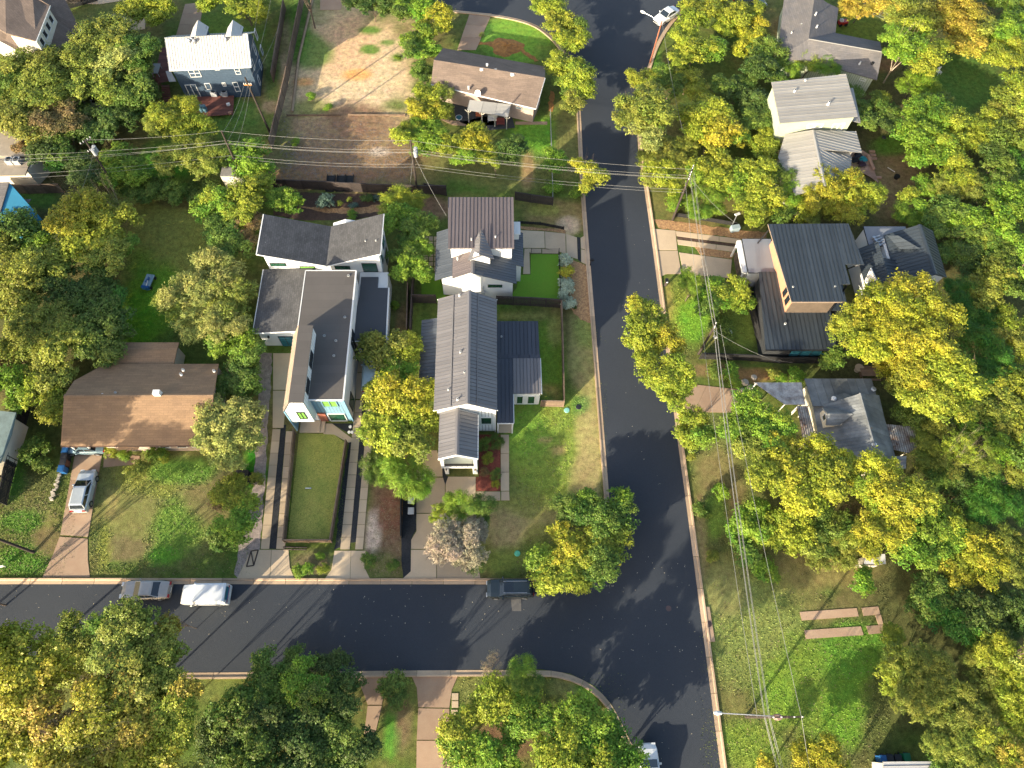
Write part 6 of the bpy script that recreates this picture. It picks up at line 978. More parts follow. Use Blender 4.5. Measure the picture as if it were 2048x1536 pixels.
# right woods
for L_, c, lab, k in (
  ([(1725, 10, 32), (1700, 18, 26)], 'w', 'golden brown tree behind the grey L-shaped house', dict(form='loose')), ([(1810, 30, 42), (1780, 20, 30), (1850, 40, 34)], 'w', 'olive gold tree at the top edge right of the grass yard', dict(cols='owo')), ([(1810, 95, 38), (1830, 60, 30), (1785, 70, 26), (1860, 100, 36), (1795, 110, 26), (1845, 130, 26)], 'l', 'forked tree with pale bare trunk right of the grey L-shaped roof', dict(cols='lylyly', trunk=TRP, h=6.0)),
  ([(1920, 40, 48), (1890, 25, 36), (1950, 55, 38), (1930, 90, 34)], 'w', 'large golden brown tree at the top edge on the right', dict(cols='wwow')), ([(2010, 75, 42), (2035, 110, 38), (1990, 110, 32), (2030, 50, 30)], 'l', 'lime green tree at the top right corner', dict(cols='lyyl')), ([(2000, 10, 30), (2040, 0, 34)], 'g', 'dark tree behind the lime tree in the top right corner', {}),
  ([(1830, 165, 30), (1850, 155, 22), (1860, 185, 26)], 'l', 'feathery light green tree north of the round lime tree', dict(form='feather')), ([(1850, 230, 48), (1885, 250, 46), (1830, 270, 38), (1900, 300, 44), (1860, 300, 42), (1870, 205, 30)], 'l', 'big round lime green tree right of the tan deck', dict(cols='lylylg')), ([(1765, 225, 30), (1750, 205, 22), (1780, 250, 24)], 'g', 'dark green tree beside the grass yard right of the silver roof', dict(cols='ggd')), ([(1760, 200, 18)], 'y', 'small yellow tree above the grass yard', {}),
  ([(2030, 180, 40), (2015, 215, 36), (2040, 240, 36)], 'o', 'olive tree at the right edge beside the shaded lawn', dict(cols='yoo')), ([(1965, 250, 36), (1985, 230, 26), (1950, 280, 30)], 'o', 'olive tree below the shaded lawn', dict(form='loose', cols='yoy')), ([(2010, 280, 40), (1990, 310, 34)], 'd', 'dark tree near the right edge below the olive trees', dict(cols='gd')),
  ([(1910, 350, 38), (1935, 375, 34), (1885, 375, 30)], 'o', 'yellow tipped tree below the big round lime tree', dict(form='loose', cols='yoo')), ([(1845, 375, 26), (1820, 395, 20), (1835, 420, 22)], 'l', 'small bright green tree at the edge of the bare yard', dict(cols='lyl')), ([(1810, 425, 26), (1830, 445, 20)], 'l', 'feathery fern like tree above the pale flat roof', dict(form='feather')), ([(1995, 350, 38), (2020, 330, 34), (1970, 380, 32)], 'g', 'green tree in the shade near the right edge', dict(cols='gfg')),
  ([(2030, 395, 40), (2040, 430, 36), (2010, 420, 28)], 'l', 'lime tree at the right edge level with the golden tree', dict(cols='lly')), ([(1890, 430, 38), (1920, 440, 34), (1870, 455, 28)], 'g', 'green tree right of the black metal gable', dict(cols='glg')), ([(1970, 440, 44), (1990, 470, 38), (1950, 470, 32)], 'l', 'pale green tree in the middle of the right woods', dict(cols='lgo')), ([(1925, 490, 38), (1945, 520, 38), (1905, 510, 26)], 'g', 'dark green tree right of the black metal gable end', dict(cols='gdg')), ([(2030, 500, 42), (2005, 520, 34)], 'g', 'green tree at the right edge above the fern like trees', dict(cols='lg')), ([(1990, 560, 42), (2030, 570, 38), (1960, 590, 34)], 'o', 'olive green tree at the right edge above the fern like trees', dict(cols='ogo')),
  ([(1935, 620, 40), (1920, 580, 30), (1950, 660, 38)], 'f', 'deep green feathery tree right of the golden crowned tree', dict(form='feather')), ([(1970, 700, 42), (1990, 740, 38), (1960, 770, 36)], 'f', 'deep green feathery tree lower down beside the golden crowned tree', dict(form='feather')), ([(2030, 650, 42), (2010, 680, 36), (2040, 700, 34)], 'y', 'yellow green tree at the right edge halfway down', dict(cols='yoy')), ([(1990, 640, 34)], 'g', 'green tree filling between the feathery trees and the right edge', {}),
  ([(1780, 620, 60), (1830, 600, 52), (1730, 640, 46), (1870, 640, 50), (1800, 670, 56), (1700, 665, 36), (1850, 690, 44), (1740, 690, 38)], 'Y', 'very large golden crowned tree right of the black modern house', dict(cols='YYYYYyYY', h=6.4)), ([(1880, 740, 52), (1920, 760, 46), (1850, 790, 46), (1900, 800, 46), (1830, 750, 34)], 'y', 'large yellow green tree below the golden crowned tree', dict(cols='yyyyY', h=6.0)), ([(1790, 740, 34), (1820, 720, 30), (1800, 770, 26)], 'Y', 'golden tree beside the brown garden table', dict(cols='Ywo')), ([(1675, 715, 26), (1660, 725, 18)], 'g', 'green bush tree below the black modern house', {}), ([(1840, 830, 38), (1810, 810, 30), (1870, 845, 28)], 'g', 'green tree right of the old grey metal roof', dict(cols='ggo')),
  ([(2020, 780, 42), (1990, 810, 38), (2035, 830, 36), (2015, 860, 30)], 'y', 'yellow olive tree at the right edge beside the deep green trees', dict(cols='yoyo')), ([(1960, 830, 34), (1990, 855, 30), (1935, 850, 28)], 'f', 'deep green tree below the large yellow green tree', dict(cols='fgl')), ([(2030, 915, 40), (2005, 900, 30), (2040, 950, 30)], 'y', 'yellow green tree at the right edge level with the corrugated roof', dict(cols='ylo')), ([(1925, 905, 44), (1960, 920, 36), (1900, 930, 30)], 'o', 'dying tree with pale bare branches right of the corrugated roof', dict(form='sparse', cols='yoo', trunk=TRB2, h=4.8)), ([(1860, 920, 34), (1880, 950, 30), (1850, 890, 24)], 'o', 'thin olive tree at the corner of the rusty lean-to', dict(form='loose', cols='ogo')),
  ([(1990, 985, 42), (2020, 1010, 38), (1960, 1010, 36)], 'f', 'deep green feathery tree in the lower right woods', dict(form='feather')), ([(1930, 985, 32), (1910, 960, 26)], 'd', 'dark tree in a gap of the lower right woods', {}), ([(1505, 815, 36), (1490, 850, 40), (1545, 868, 42), (1560, 832, 22), (1500, 900, 34), (1460, 870, 22)], 'l', 'large fresh green tree in front of the corrugated porch', dict(cols='lllyol', h=5.2)),
  ([(1590, 930, 52), (1640, 920, 48), (1560, 900, 40), (1660, 960, 46), (1600, 980, 44), (1530, 960, 34), (1690, 935, 30)], 'Y', 'large golden tree in front of the old grey metal roof', dict(cols='YYYyYyY', h=5.6)), ([(1510, 1040, 38), (1540, 1060, 36), (1480, 1065, 26)], 'l', 'lime green tree under the power lines beside the golden tree', dict(cols='lyl')), ([(1490, 1115, 26), (1480, 1090, 20)], 'g', 'dark green bush tree under the power lines', {}), ([(1590, 1055, 40), (1570, 1085, 30), (1620, 1085, 30)], 'y', 'yellow green tree in the lower centre of the right woods', dict(cols='yyo')), ([(1660, 1040, 38), (1690, 1060, 34), (1650, 1080, 30)], 'g', 'grey green tree between the two golden trees', dict(cols='gog')), ([(1680, 1105, 32), (1640, 1115, 26), (1710, 1030, 26)], 'o', 'brownish olive tree above the open lot', dict(form='loose', cols='oob')),
  ([(1760, 950, 42), (1790, 985, 46), (1740, 990, 34), (1830, 1000, 42), (1770, 1040, 46), (1750, 1085, 38)], 'Y', 'golden tree below the old grey metal roof ridge', dict(cols='YYyyYY', h=5.6)), ([(1840, 1050, 46), (1880, 1040, 40), (1820, 1090, 42), (1860, 1100, 38), (1900, 1070, 30)], 'l', 'fresh green tree right of the small white shed roof', dict(cols='lylll')), ([(1720, 1170, 24), (1730, 1150, 18)], 'l', 'small bright green tree at the edge of the open lot', {}), ([(1530, 1140, 22), (1545, 1155, 14)], 'l', 'lime bush on the open lot beside the power lines', dict(kind='bush')),
  ([(1960, 1100, 42), (1930, 1120, 38), (1980, 1140, 38), (1900, 1150, 36), (1940, 1080, 30)], 'Y', 'golden tree in the lower right woods', dict(cols='YyYYy')), ([(2025, 1090, 40), (2035, 1140, 34)], 'o', 'olive tree at the right edge beside the golden tree', dict(form='loose')), ([(1860, 1190, 38), (1880, 1220, 36), (1840, 1220, 28)], 'g', 'dark green tree right of the two concrete strips', dict(cols='gfg')), ([(1950, 1220, 42), (1920, 1250, 36), (1980, 1250, 36)], 'f', 'shaded deep green tree in the lower right woods', dict(cols='dfd')), ([(2025, 1220, 38), (2040, 1260, 34)], 'd', 'very dark tree at the right edge', {}),
  ([(1785, 1270, 22), (1790, 1295, 18)], 'y', 'small yellow green tree touching the concrete strips', dict(form='loose')), ([(1820, 1330, 44), (1860, 1340, 42), (1790, 1365, 36), (1870, 1380, 38), (1825, 1400, 38)], 'o', 'large olive tree beside the open lot at lower right', dict(form='loose', cols='ooyoo')), ([(1985, 1300, 44), (2020, 1330, 42), (1960, 1340, 36)], 'o', 'olive gold tree near the right edge in the lower woods', dict(form='loose', cols='yyo')), ([(2030, 1400, 44), (1995, 1390, 36), (2040, 1450, 38)], 'o', 'golden olive tree at the right edge near the bottom', dict(form='loose', cols='yoy')), ([(1920, 1420, 44), (1950, 1450, 42), (1890, 1450, 36)], 'o', 'loose olive tree in the bottom right woods', dict(form='loose')), ([(1990, 1500, 48), (1940, 1510, 42), (2035, 1520, 40)], 'y', 'yellow olive tree in the bottom right corner', dict(form='loose', cols='yow')), ([(1890, 1520, 38), (1870, 1490, 26)], 'o', 'dark olive tree beside the ribbed shed roof', dict(form='loose', cols='go')),
  ([(1640, 1500, 34), (1620, 1530, 36), (1670, 1525, 30)], 'Y', 'golden tree cut by the bottom edge right of the light pole', {}), ([(1535, 1525, 24)], 'Y', 'small golden tree cut by the bottom edge below the light pole', {}), ([(1290, 635, 36), (1285, 670, 38), (1320, 690, 44), (1310, 735, 42), (1345, 750, 40), (1350, 790, 34), (1275, 610, 22)], 'y', 'large yellow tree overhanging the middle of the long street', dict(cols='yyYyyyY', h=4.8)), ([(1385, 845, 30), (1375, 870, 28), (1400, 870, 26)], 'y', 'small yellow green tree at the kerb below the brown driveway', dict(cols='yyl', h=3.6)),
  ([(1385, 570, 26), (1375, 550, 16)], 'l', 'spiky lime tree beside the black house driveway', dict(form='feather', h=3.5)), ([(1430, 590, 36), (1460, 585, 34), (1480, 600, 26), (1420, 620, 24)], 'l', 'broad green tree in front of the black modern house', dict(cols='lylg')), ([(1440, 655, 22), (1450, 680, 16)], 'g', 'green bush beside the white bench frame in the yard', dict(kind='bush')), ([(1455, 745, 20), (1470, 760, 14)], 'l', 'lime bush between the two fences under the power lines', dict(kind='bush')), ([(1430, 740, 16)], 'g', 'green bush left of the lime bush under the power lines', dict(kind='bush')), ([(1590, 755, 18), (1560, 760, 14)], 'l', 'bush above the old grey metal roof', dict(kind='bush')), ([(1545, 745, 14)], 'o', 'yellowish weed bush in the bare strip above the canopy', dict(kind='bush')),
  ([(1400, 1015, 16), (1408, 1025, 12)], 'g', 'small dark shrub on the verge beside the right kerb', dict(kind='bush')), ([(1440, 985, 16)], 'l', 'small bright shrub on the verge near the power lines', dict(kind='bush')), ([(1424, 1115, 14)], 'o', 'spiky pale agave on the verge beside the right kerb', dict(form='feather', kind='bush')), ([(1385, 915, 10)], 'o', 'weed clump on the verge below the kerbside tree', dict(kind='bush'))): T_(L_, c, lab, **k)
# small shrubs in beds
for x, y, r, c, f, lab, g in [(966, 887, 15, 'g', 'feather', 'blue green grass clump at the top left of the red mulch bed', 'clumps in the red mulch bed'), (992, 886, 15, 'g', 'feather', 'blue green grass clump at the top right of the red mulch bed', 'clumps in the red mulch bed'), (975, 915, 12, 'y', 'feather', 'yellow green grass clump in the middle of the red mulch bed', 'clumps in the red mulch bed'), (991, 947, 12, 'g', 'feather', 'blue green clump at the lower right of the red mulch bed', 'clumps in the red mulch bed'), (968, 945, 9, 'b', 'feather', 'reddish grass clump at the lower left of the red mulch bed', 'clumps in the red mulch bed'), (992, 969, 8, 'Y', 'feather', 'small yellow plant at the foot of the red mulch bed', 'clumps in the red mulch bed')]:
    T_([(x, y, r)], c, lab, form=f, kind='bush', group=g)
GREY = (.34, .40, .28)
for i, (x, y, r, lab) in enumerate([(1128, 524, 15, 'topmost silvery shrub of the hedge beside the gravel bed'), (1129, 543, 15, 'golden shrub second from the top in the hedge beside the gravel bed'), (1131, 565, 15, 'silvery shrub in the middle of the hedge beside the gravel bed'), (1134, 586, 15, 'silvery shrub second from the bottom in the hedge beside the gravel bed'), (1135, 607, 15, 'lowest silvery shrub of the hedge beside the gravel bed')]):
    t = T_([(x, y, r)], 'p' if i != 1 else 'Y', lab, kind='bush', group='hedge shrubs beside the gravel bed')
    for ch in t.children:
        if ch.name.startswith('crown') and i != 1: ch.color = (*GREY, 1)
for x, y, r, c, lab in ((655, 405, 18, 'grey', 'grey green rounded shrub behind the butterfly roof'), (733, 396, 12, 'd', 'dark green rounded shrub behind the butterfly roof'), (752, 398, 8, 'grey', 'small blue grey shrub right of the dark green rounded shrub'), (679, 408, 7, 'o', 'small olive plant on the dark mulch behind the butterfly roof'), (706, 411, 9, 'grey', 'pale agave on the dark mulch behind the butterfly roof'), (707, 430, 12, 'l', 'lime shrub just behind the butterfly roof valley'), (789, 612, 10, 'l', 'lime shrub on the strip right of the dark flat roof'), (1148, 614, 5, 'd', 'small dark plant at the foot of the gravel bed'), (622, 195, 10, 'l', 'weed clump at the left side of the vacant lot'), (655, 215, 9, 'l', 'weed clump in the middle of the vacant lot'), (700, 400, 6, 'o', 'tiny plant on the dark mulch above the pale agave'), (590, 285, 10, 'l', 'low weeds beside the board fence on the vacant lot'), (795, 115, 7, 'l', 'small weed on the right of the sandy lot'), (965, 70, 6, 'p', 'pale grass clump on the lawn left of the straw heap'), (515, 960, 14, 'o', 'dry palm like clump at the edge of the ranch yard')):
    t = T_([(x, y, r)], 'g' if c == 'grey' else c, lab, kind='bush')
    if c == 'grey':
        for ch in t.children:
            if ch.name.startswith('crown'): ch.color = (.09, .14, .10, 1)
sheet('mulch_bed', [(545, 382), (820, 392), (800, 425), (700, 440), (600, 440), (548, 430)], .02, mulch_brown, 'dark mulch bed behind the butterfly roof', jag=.1); sheet('gravel_bed', [(600, 412), (660, 416), (720, 414), (770, 408), (765, 424), (700, 428), (640, 424)], .03, gravel_tan, 'curved orange stone edging behind the butterfly roof', jag=.12)
# trees outside the frame whose shade falls on the street; fewer and simpler
for x, y, r, c, lab in ((-60, 1300, 80, 'Y', 'golden tree beyond the left edge south of the lower street'), (-120, 1180, 50, 'o', 'olive tree beyond the left edge by the street'), (-110, 900, 80, 'g', 'green tree beyond the left edge beside the teal grey roof'), (-120, 700, 80, 'o', 'olive tree beyond the left edge'), (-110, 480, 70, 'g', 'green tree beyond the left edge by the blue walls'), (-230, 1250, 80, 'g', 'green tree further beyond the left edge'), (150, 1620, 90, 'w', 'orange gold tree below the bottom edge on the left'), (380, 1620, 80, 'o', 'olive tree below the bottom edge'), (560, 1640, 80, 'g', 'green tree below the bottom edge'), (780, 1660, 60, 'l', 'lime tree below the bottom edge'), (1000, 1650, 70, 'y', 'yellow green tree below the bottom edge'), (1180, 1650, 80, 'l', 'lime tree below the bottom edge by the junction'), (1560, 1640, 60, 'Y', 'golden tree below the bottom edge on the right'), (1720, 1680, 60, 'o', 'olive tree below the bottom edge on the right'), (-260, 1050, 80, 'o', 'olive tree far beyond the left edge'), (2120, 1300, 70, 'o', 'olive tree beyond the right edge'), (2120, 900, 70, 'g', 'green tree beyond the right edge'), (2110, 500, 60, 'l', 'lime tree beyond the right edge'), (2110, 200, 60, 'y', 'yellow tree beyond the right edge'), (1950, -60, 50, 'o', 'olive tree above the top edge on the right'), (600, -60, 40, 'g', 'green tree above the top edge')): T_([(x, y, r), (x + r * .5, y + r * .4, r * .7), (x - r * .4, y + r * .5, r * .7)], c, lab, h=9.0, zs=.8)
# ================================================================ fences
def fence(label, pts, hgt, m, z0=0., panel=2.4, name='wood_fence', gap=False, post=.1, cap=True, bw=.15):
    P = [W(*p, 0) if not isinstance(p, Vector) else p for p in pts]; r = empty(name, tuple(P[0]), label, 'fence')
    for i in range(len(P) - 1):
        a, b_ = P[i], P[i + 1]; L_ = (b_ - a).length; k = max(1, round(L_ / panel)); d = (b_ - a) / k; u = d.normalized(); rz = math.atan2(u.y, u.x); s = d.length
        for j in range(k):
            o = a + d * j; hh = hgt * random.uniform(.97, 1.03); b = MB(); nb = max(4, int(s / bw))
            for q in range(nb): t = (q + .5) / nb * s; c = o + u * t; b.box((c.x, c.y, hh / 2 + .03 + random.uniform(-.015, .015)), (s / nb - .015, .025, hh), rz)
            c = o + d / 2
            if not gap: b.box((c.x, c.y, hh * .25), (s - .05, .07, .08), rz); b.box((c.x, c.y, hh * .8), (s - .05, .07, .08), rz)
            if cap: b.box((c.x, c.y, hh + .06), (s - .02, .13, .04), rz)
            b.build('fence_panel', m, r)
        for j in range(k + (1 if i == len(P) - 2 else 0)):
            o = a + d * j; MB().box((o.x, o.y, hgt / 2 + .06), (post, post, hgt + .12), rz).build('post', m, r)
    return r
fence('long weathered board fence left of the vacant lot', [(612, -15), (597, 60), (575, 175), (545, 300)], 1.8, fence_w); fence('second leaning board fence close to the navy house', [(572, 20), (548, 165)], 1.7, fence_w)
fence('dark board fence behind the mulch bed of the butterfly roofed house', [(545, 376), (640, 380), (735, 385), (830, 388), (893, 389)], 1.6, fence_d); fence('dark board fence behind the small back house, running to the street', [(1030, 400), (1060, 405), (1105, 411)], 1.5, fence_d); fence('short dark fence left of the tall bronze roof', [(850, 384), (893, 392)], 1.6, fence_d)
fence('dark board fence between the two centre yards, left of the long grey gable', [(827, 606), (873, 607)], 1.8, fence_d); fence('dark board fence between the two centre yards, right of the long grey gable', [(993, 609), (1060, 612), (1121, 616)], 1.8, fence_d)
fence('brown board fence along the right side of the centre house yard', [(1121, 618), (1124, 710), (1126, 812)], 1.7, fence_w); fence('short brown fence closing the centre house yard towards the front', [(1081, 813), (1126, 814)], 1.6, fence_w); fence('tall brown board fence between the two front houses', [(829, 560), (826, 610), (823, 672)], 1.8, fence_d); fence('brown board fence close to the air conditioner beside the dark flat roof', [(818, 580), (816, 672)], 1.7, fence_w)
fence('low brown fence round the dry lawn, open at its top', [(592, 868), (572, 1085), (664, 1085), (695, 888)], 1.15, fence_w, panel=2.6, post=.14)
sheet('lawn', [(598, 866), (668, 869), (694, 888), (664, 1082), (575, 1082)], .03, lawn_pen, 'dry yellow green lawn inside the low brown fence')
p = W(617, 977, 0); b = MB(); b.box((p.x, p.y, .1), (.62, .1, .08)); b.box((p.x, p.y, .06), (.1, .1, .06)); setp(b.build('white_stick', white_trim), 'short white board lying on the fenced lawn', 'board')
fence('dark board fence between the weedy strip and the bin strip', [(804, 1000), (804, 1076)], 1.2, fence_k); fence('black board fence by the teal grey roof at the left edge', [(62, 815), (45, 880), (14, 1010)], 1.7, fence_k, panel=2.8)
fence('black fence round the yard below the black modern house', [(1398, 718), (1500, 722), (1560, 727), (1655, 727)], 1.4, fence_k); fence('dark fence beside the left wall of the black modern house', [(1484, 560), (1503, 640), (1517, 700)], 1.5, fence_k); fence('board fence behind the blue walled house at the left', [(10, 385), (60, 388), (130, 386)], 1.6, fence_w); fence('iron railed fence at the very top left', [(130, 20), (168, 10), (195, 2)], 1.2, fence_k, gap=True)
fence('low dark timber retaining edge above the river stones', [(1037, 447), (1080, 450), (1127, 459)], .5, fence_k, cap=False); fence('dark timber retaining edge under the trees north of the gravel strip', [(1346, 433), (1380, 437), (1440, 447), (1470, 452)], .7, fence_k, cap=False); fence('timber edge across the vacant lot, left piece', [(575, 232), (680, 232)], .25, fence_w, cap=False); fence('timber edge across the vacant lot, right piece', [(697, 231), (810, 232)], .25, fence_w, cap=False)
for pts, lab in (([(1062, 508.5), (1117, 508.5), (1121, 612)], 'low black metal fence round the bright green turf'), ([(1100, 232), (1103, 320), (1105, 408)], 'thin chain link fence behind the grey brown house'), ([(1715, 18), (1745, 30), (1775, 45)], 'chain link fence in the yard behind the grey L-shaped house')):
    P = [W(*p_, 0) for p_ in pts]; r = empty('metal_fence', tuple(P[0]), lab, 'fence'); b = MB(); mm = black_metal if 'black' in lab else galv
    for i in range(len(P) - 1):
        a, c = P[i], P[i + 1]; L_ = (c - a).length; k = max(1, round(L_ / 2.4)); 
        for j in range(k + 1): q = a.lerp(c, j / k); MB().bar((q.x, q.y, 0), (q.x, q.y, 1.25), .04, 6).build('post', mm, r)
        for z_ in (.15, .45, .7, .95, 1.15): b.bar((a.x, a.y, z_), (c.x, c.y, z_), .015, 4, cap=False)
    b.build('rails', mm, r)
# board gates / dark planter screens against the fence
for i, x in enumerate((660, 680, 697)): a = W(x, 352 + 0 * i, 0); c = W(x + 3, 384, 0); b = MB(); q = (a + c) / 2; b.box((q.x, q.y, .06), (1.0, abs(a.y - c.y), .08)); [b.box((q.x + dx, q.y, .2), (.06, abs(a.y - c.y), .3)) for dx in (-.5, .5)]; setp(b.build('garden_bed', fence_k), ('left', 'middle', 'right')[i] + ' one of three raised garden frames by the back fence of the vacant lot', 'garden bed', 'three raised garden frames')
# concrete retaining strip at vacant lot
A_, B_ = W(614, 0, 0), W(585, 120, 0); C_ = W(572, 225, 0)
for a, c, lab in ((A_, B_, 'pale timber beam lying along the long board fence, upper piece'), (B_, C_, 'pale timber beam lying along the long board fence, lower piece')): b = MB(); b.bar((a.x + .9, a.y, .2), (c.x + .9, c.y, .2), .2, 4); setp(b.build('timber_beam', mat('pale_timber', (.34, .24, .15), .9, var=.2)), lab, 'timber')
# ================================================================ utility poles and cables
def pole(label, top, base, z=None, arms=(), r=.15, m=wood_pole, rz=0., extra=None):
    bw_ = W(*base, 0)
    if z is None: z = min(((Vector(W(*top, q / 20)[:2]) - Vector(bw_[:2])).length, q / 20) for q in range(60, 260))[1]
    t = empty('utility_pole', tuple(bw_), label, 'utility pole'); tw = W(*top, z); tp = (tw.x, tw.y, z); MB().bar(tuple(bw_), tp, r, 10, r * .7).build('shaft', m, t)
    for (zo, L_, a) in arms: c = Vector(tp) - Vector((0, 0, zo)); u = Vector((math.cos(a), math.sin(a), 0)); MB().box(tuple(c + Vector((0, 0, 0))), (L_, .12, .14), a).build('crossarm', wood_pole, t); b = MB(); [b.bar(tuple(c + u * (L_ * q) + Vector((0, 0, .06))), tuple(c + u * (L_ * q) + Vector((0, 0, .28))), .06, 6, .03) for q in (-.45, -.2, .2, .45)]; b.build('insulator', white_metal, t)
    return t, Vector(tp)
def cable(label, a, b_, sag=.5, r=.015, group=None, m=None):
    a, b_ = Vector(a), Vector(b_); n = 14; b = MB(); pts = [a.lerp(b_, i / n) - Vector((0, 0, sag * 4 * (i / n) * (1 - i / n))) for i in range(n + 1)]
    for i in range(n): b.bar(tuple(pts[i]), tuple(pts[i + 1]), r, 4, cap=False)
    setp(b.build('power_cable', m or wire_m), label, 'cable', group)
t1, P1 = pole('utility pole at the left standing by the golden tree, carrying the long cable line', (443, 262), (487, 362), arms=())
t2, P2 = pole('dark utility pole with an orange crossarm in front of the navy house', (490, 155), (541, 268), arms=((1.1, 1.0, 0),))
for c_ in t2.children:
    if c_.name.startswith('crossarm'): c_.data.materials.clear(); c_.data.materials.append(mat('orange_crossarm', (.5, .2, .04), .7))
t3, P3 = pole('utility pole with a grey transformer at the bottom of the vacant lot', (821, 281), (835, 388), arms=())
t4, P4 = pole('corner utility pole with crossarms east of the long street', (1384, 340), (1345, 440), arms=((.15, 1.6, 1.2), (.9, 1.6, 1.2)))
t5, P5 = pole('dark utility pole in the grass yard of the black modern house', (1431, 650), (1397, 708), arms=((.2, .7, 1.2),))
t6, P6 = pole('utility pole with street lamp arm in the open lot at lower right', (1578, 1434), (1492, 1433.5), arms=((.35, 2.6, .0),))
t7, P7 = pole('leaning utility pole with transformer among the dark trees at the left', (170, 280), (240, 388), arms=((.2, 1.4, .8), (1.6, 1.0, .8)))
t8, P8 = pole('dark utility pole entering from the left edge', (-160, 1020), (68, 1105), z=9.2); t8.location.z = 0
t9, P9 = pole('reddish street lamp pole beside the parked white car', (1324, 42), (1300, 126), m=mat('red_brown_pole', (.25, .09, .05), .8), r=.13)
for t, tp, dz, n in ((t3, P3, 1.6, 2), (t7, P7, 1.4, 2), (t6, P6, .9, 1)):
    for q in range(n): b = MB(); c = tp - Vector((-.45 if t is not t6 else .6, q * .5, dz)); b.bar(tuple(c - Vector((0, 0, .45))), tuple(c + Vector((0, 0, .4))), .24, 10); b.bar(tuple(c + Vector((0, 0, .4))), tuple(c + Vector((0, 0, .6))), .05, 6); b.build('transformer', acm if t is not t6 else mat('rusty_can', (.35, .22, .18), .7), t)
def lamp_arm(t, tp, head, z):
    h = W(*head, z); a = tp - Vector((0, 0, .8)); m_ = a.lerp(Vector((h.x, h.y, z)), .5) + Vector((0, 0, .35)); b = MB(); b.bar(tuple(a), tuple(m_), .045, 6); b.bar(tuple(m_), (h.x, h.y, z), .045, 6); b.build('lamp_arm', galv, t)
    d = (Vector((h.x, h.y, 0)) - Vector((a.x, a.y, 0))).normalized(); c = Vector((h.x, h.y, z)); b = MB(); b.bar(tuple(c - d * .3), tuple(c + d * .1), .12, 8, .19); b.bar(tuple(c + d * .1), tuple(c + d * .35), .19, 8, .1); b.build('lamp_head', white_metal, t)
lamp_arm(t9, P9, (1286, 24), 7.0); lamp_arm(t6, P6, (1436, 1426), 8.0)
G1, G2, G3 = 'cables crossing the upper yards', 'cables running down the right side', 'service cables to houses'
off = lambda P, dy, dz, dx=0: P + Vector((dx, dy, dz))
P1l = V3(-60, 296, P1.z); cable('top cable from the left pole to the leaning transformer pole', P1, off(P7, 0, .0), .3, group=G1); cable('topmost cable between the left pole and the transformer pole over the vacant lot', P1, P3 + Vector((0, 0, 0)), .5, group=G1); cable('topmost cable from the transformer pole over the street to the corner pole', P3, P4 + Vector((0, 0, .1)), .6, group=G1)
for i, (dz, dy, nm) in enumerate(((1.55, .0, 'upper'), (1.8, .25, 'second'), (2.05, -.1, 'third'), (4.0, .0, 'lower'), (4.35, .15, 'lowest'))):
    cable(f'{nm} of the lower cables between the left pole and the transformer pole', P1 - Vector((0, dy, dz)), P3 - Vector((0, dy, dz - .1)), .55, group=G1, r=.015); cable(f'{nm} of the lower cables from the transformer pole over the street', P3 - Vector((0, dy, dz - .1)), P4 - Vector((0, dy, dz - .6)), .6, group=G1, r=.015)
    cable(f'{nm} of the lower cables from the left pole towards the left edge', P1 - Vector((0, dy, dz)), Vector(V3(-60, 312 + i * 9 + (14 if i > 2 else 0), P1.z - dz)), .5, group=G1, r=.015)
for dx, dz, nm in ((-.35, .1, 'left'), (-.15, .35, 'second'), (.1, .1, 'third'), (.35, .4, 'right')):
    cable(f'{nm} cable of the bundle from the corner pole to the dark pole in the yard', P4 + Vector((dx, 0, -dz)), P5 + Vector((dx * .6, 0, -dz)), .35, group=G2); cable(f'{nm} cable of the bundle from the dark yard pole down to the lamp pole', P5 + Vector((dx * .6, 0, -dz)), P6 + Vector((-1.6 + dx * .8, 0, -dz - .2)), .6, group=G2, r=.018); cable(f'{nm} cable of the bundle from the lamp pole past the bottom edge', P6 + Vector((-1.6 + dx * .8, 0, -dz - .2)), Vector(V3(1590 + dx * 20, 1640, 7.5 - dz)), .2, group=G2, r=.018)
cable('thin outer cable from the dark yard pole to the far arm of the lamp pole', P5 + Vector((.5, 0, 0)), P6 + Vector((1.0, 0, 0)), .6, group=G2, r=.018); cable('thin outer cable from the lamp pole past the bottom edge', P6 + Vector((1.0, 0, 0)), Vector(V3(1640, 1640, 7.8)), .2, group=G2, r=.018)
cable('thin left cable running beside the bundle under the yard pole', P4 + Vector((-.3, 0, -2)), Vector(V3(1405, 665, 5)), .3, group=G2, r=.018); cable('thin left cable over the brown driveway to the lamp pole', Vector(V3(1405, 665, 5)), P6 + Vector((-1.8, 0, -2.2)), .5, group=G2, r=.018)
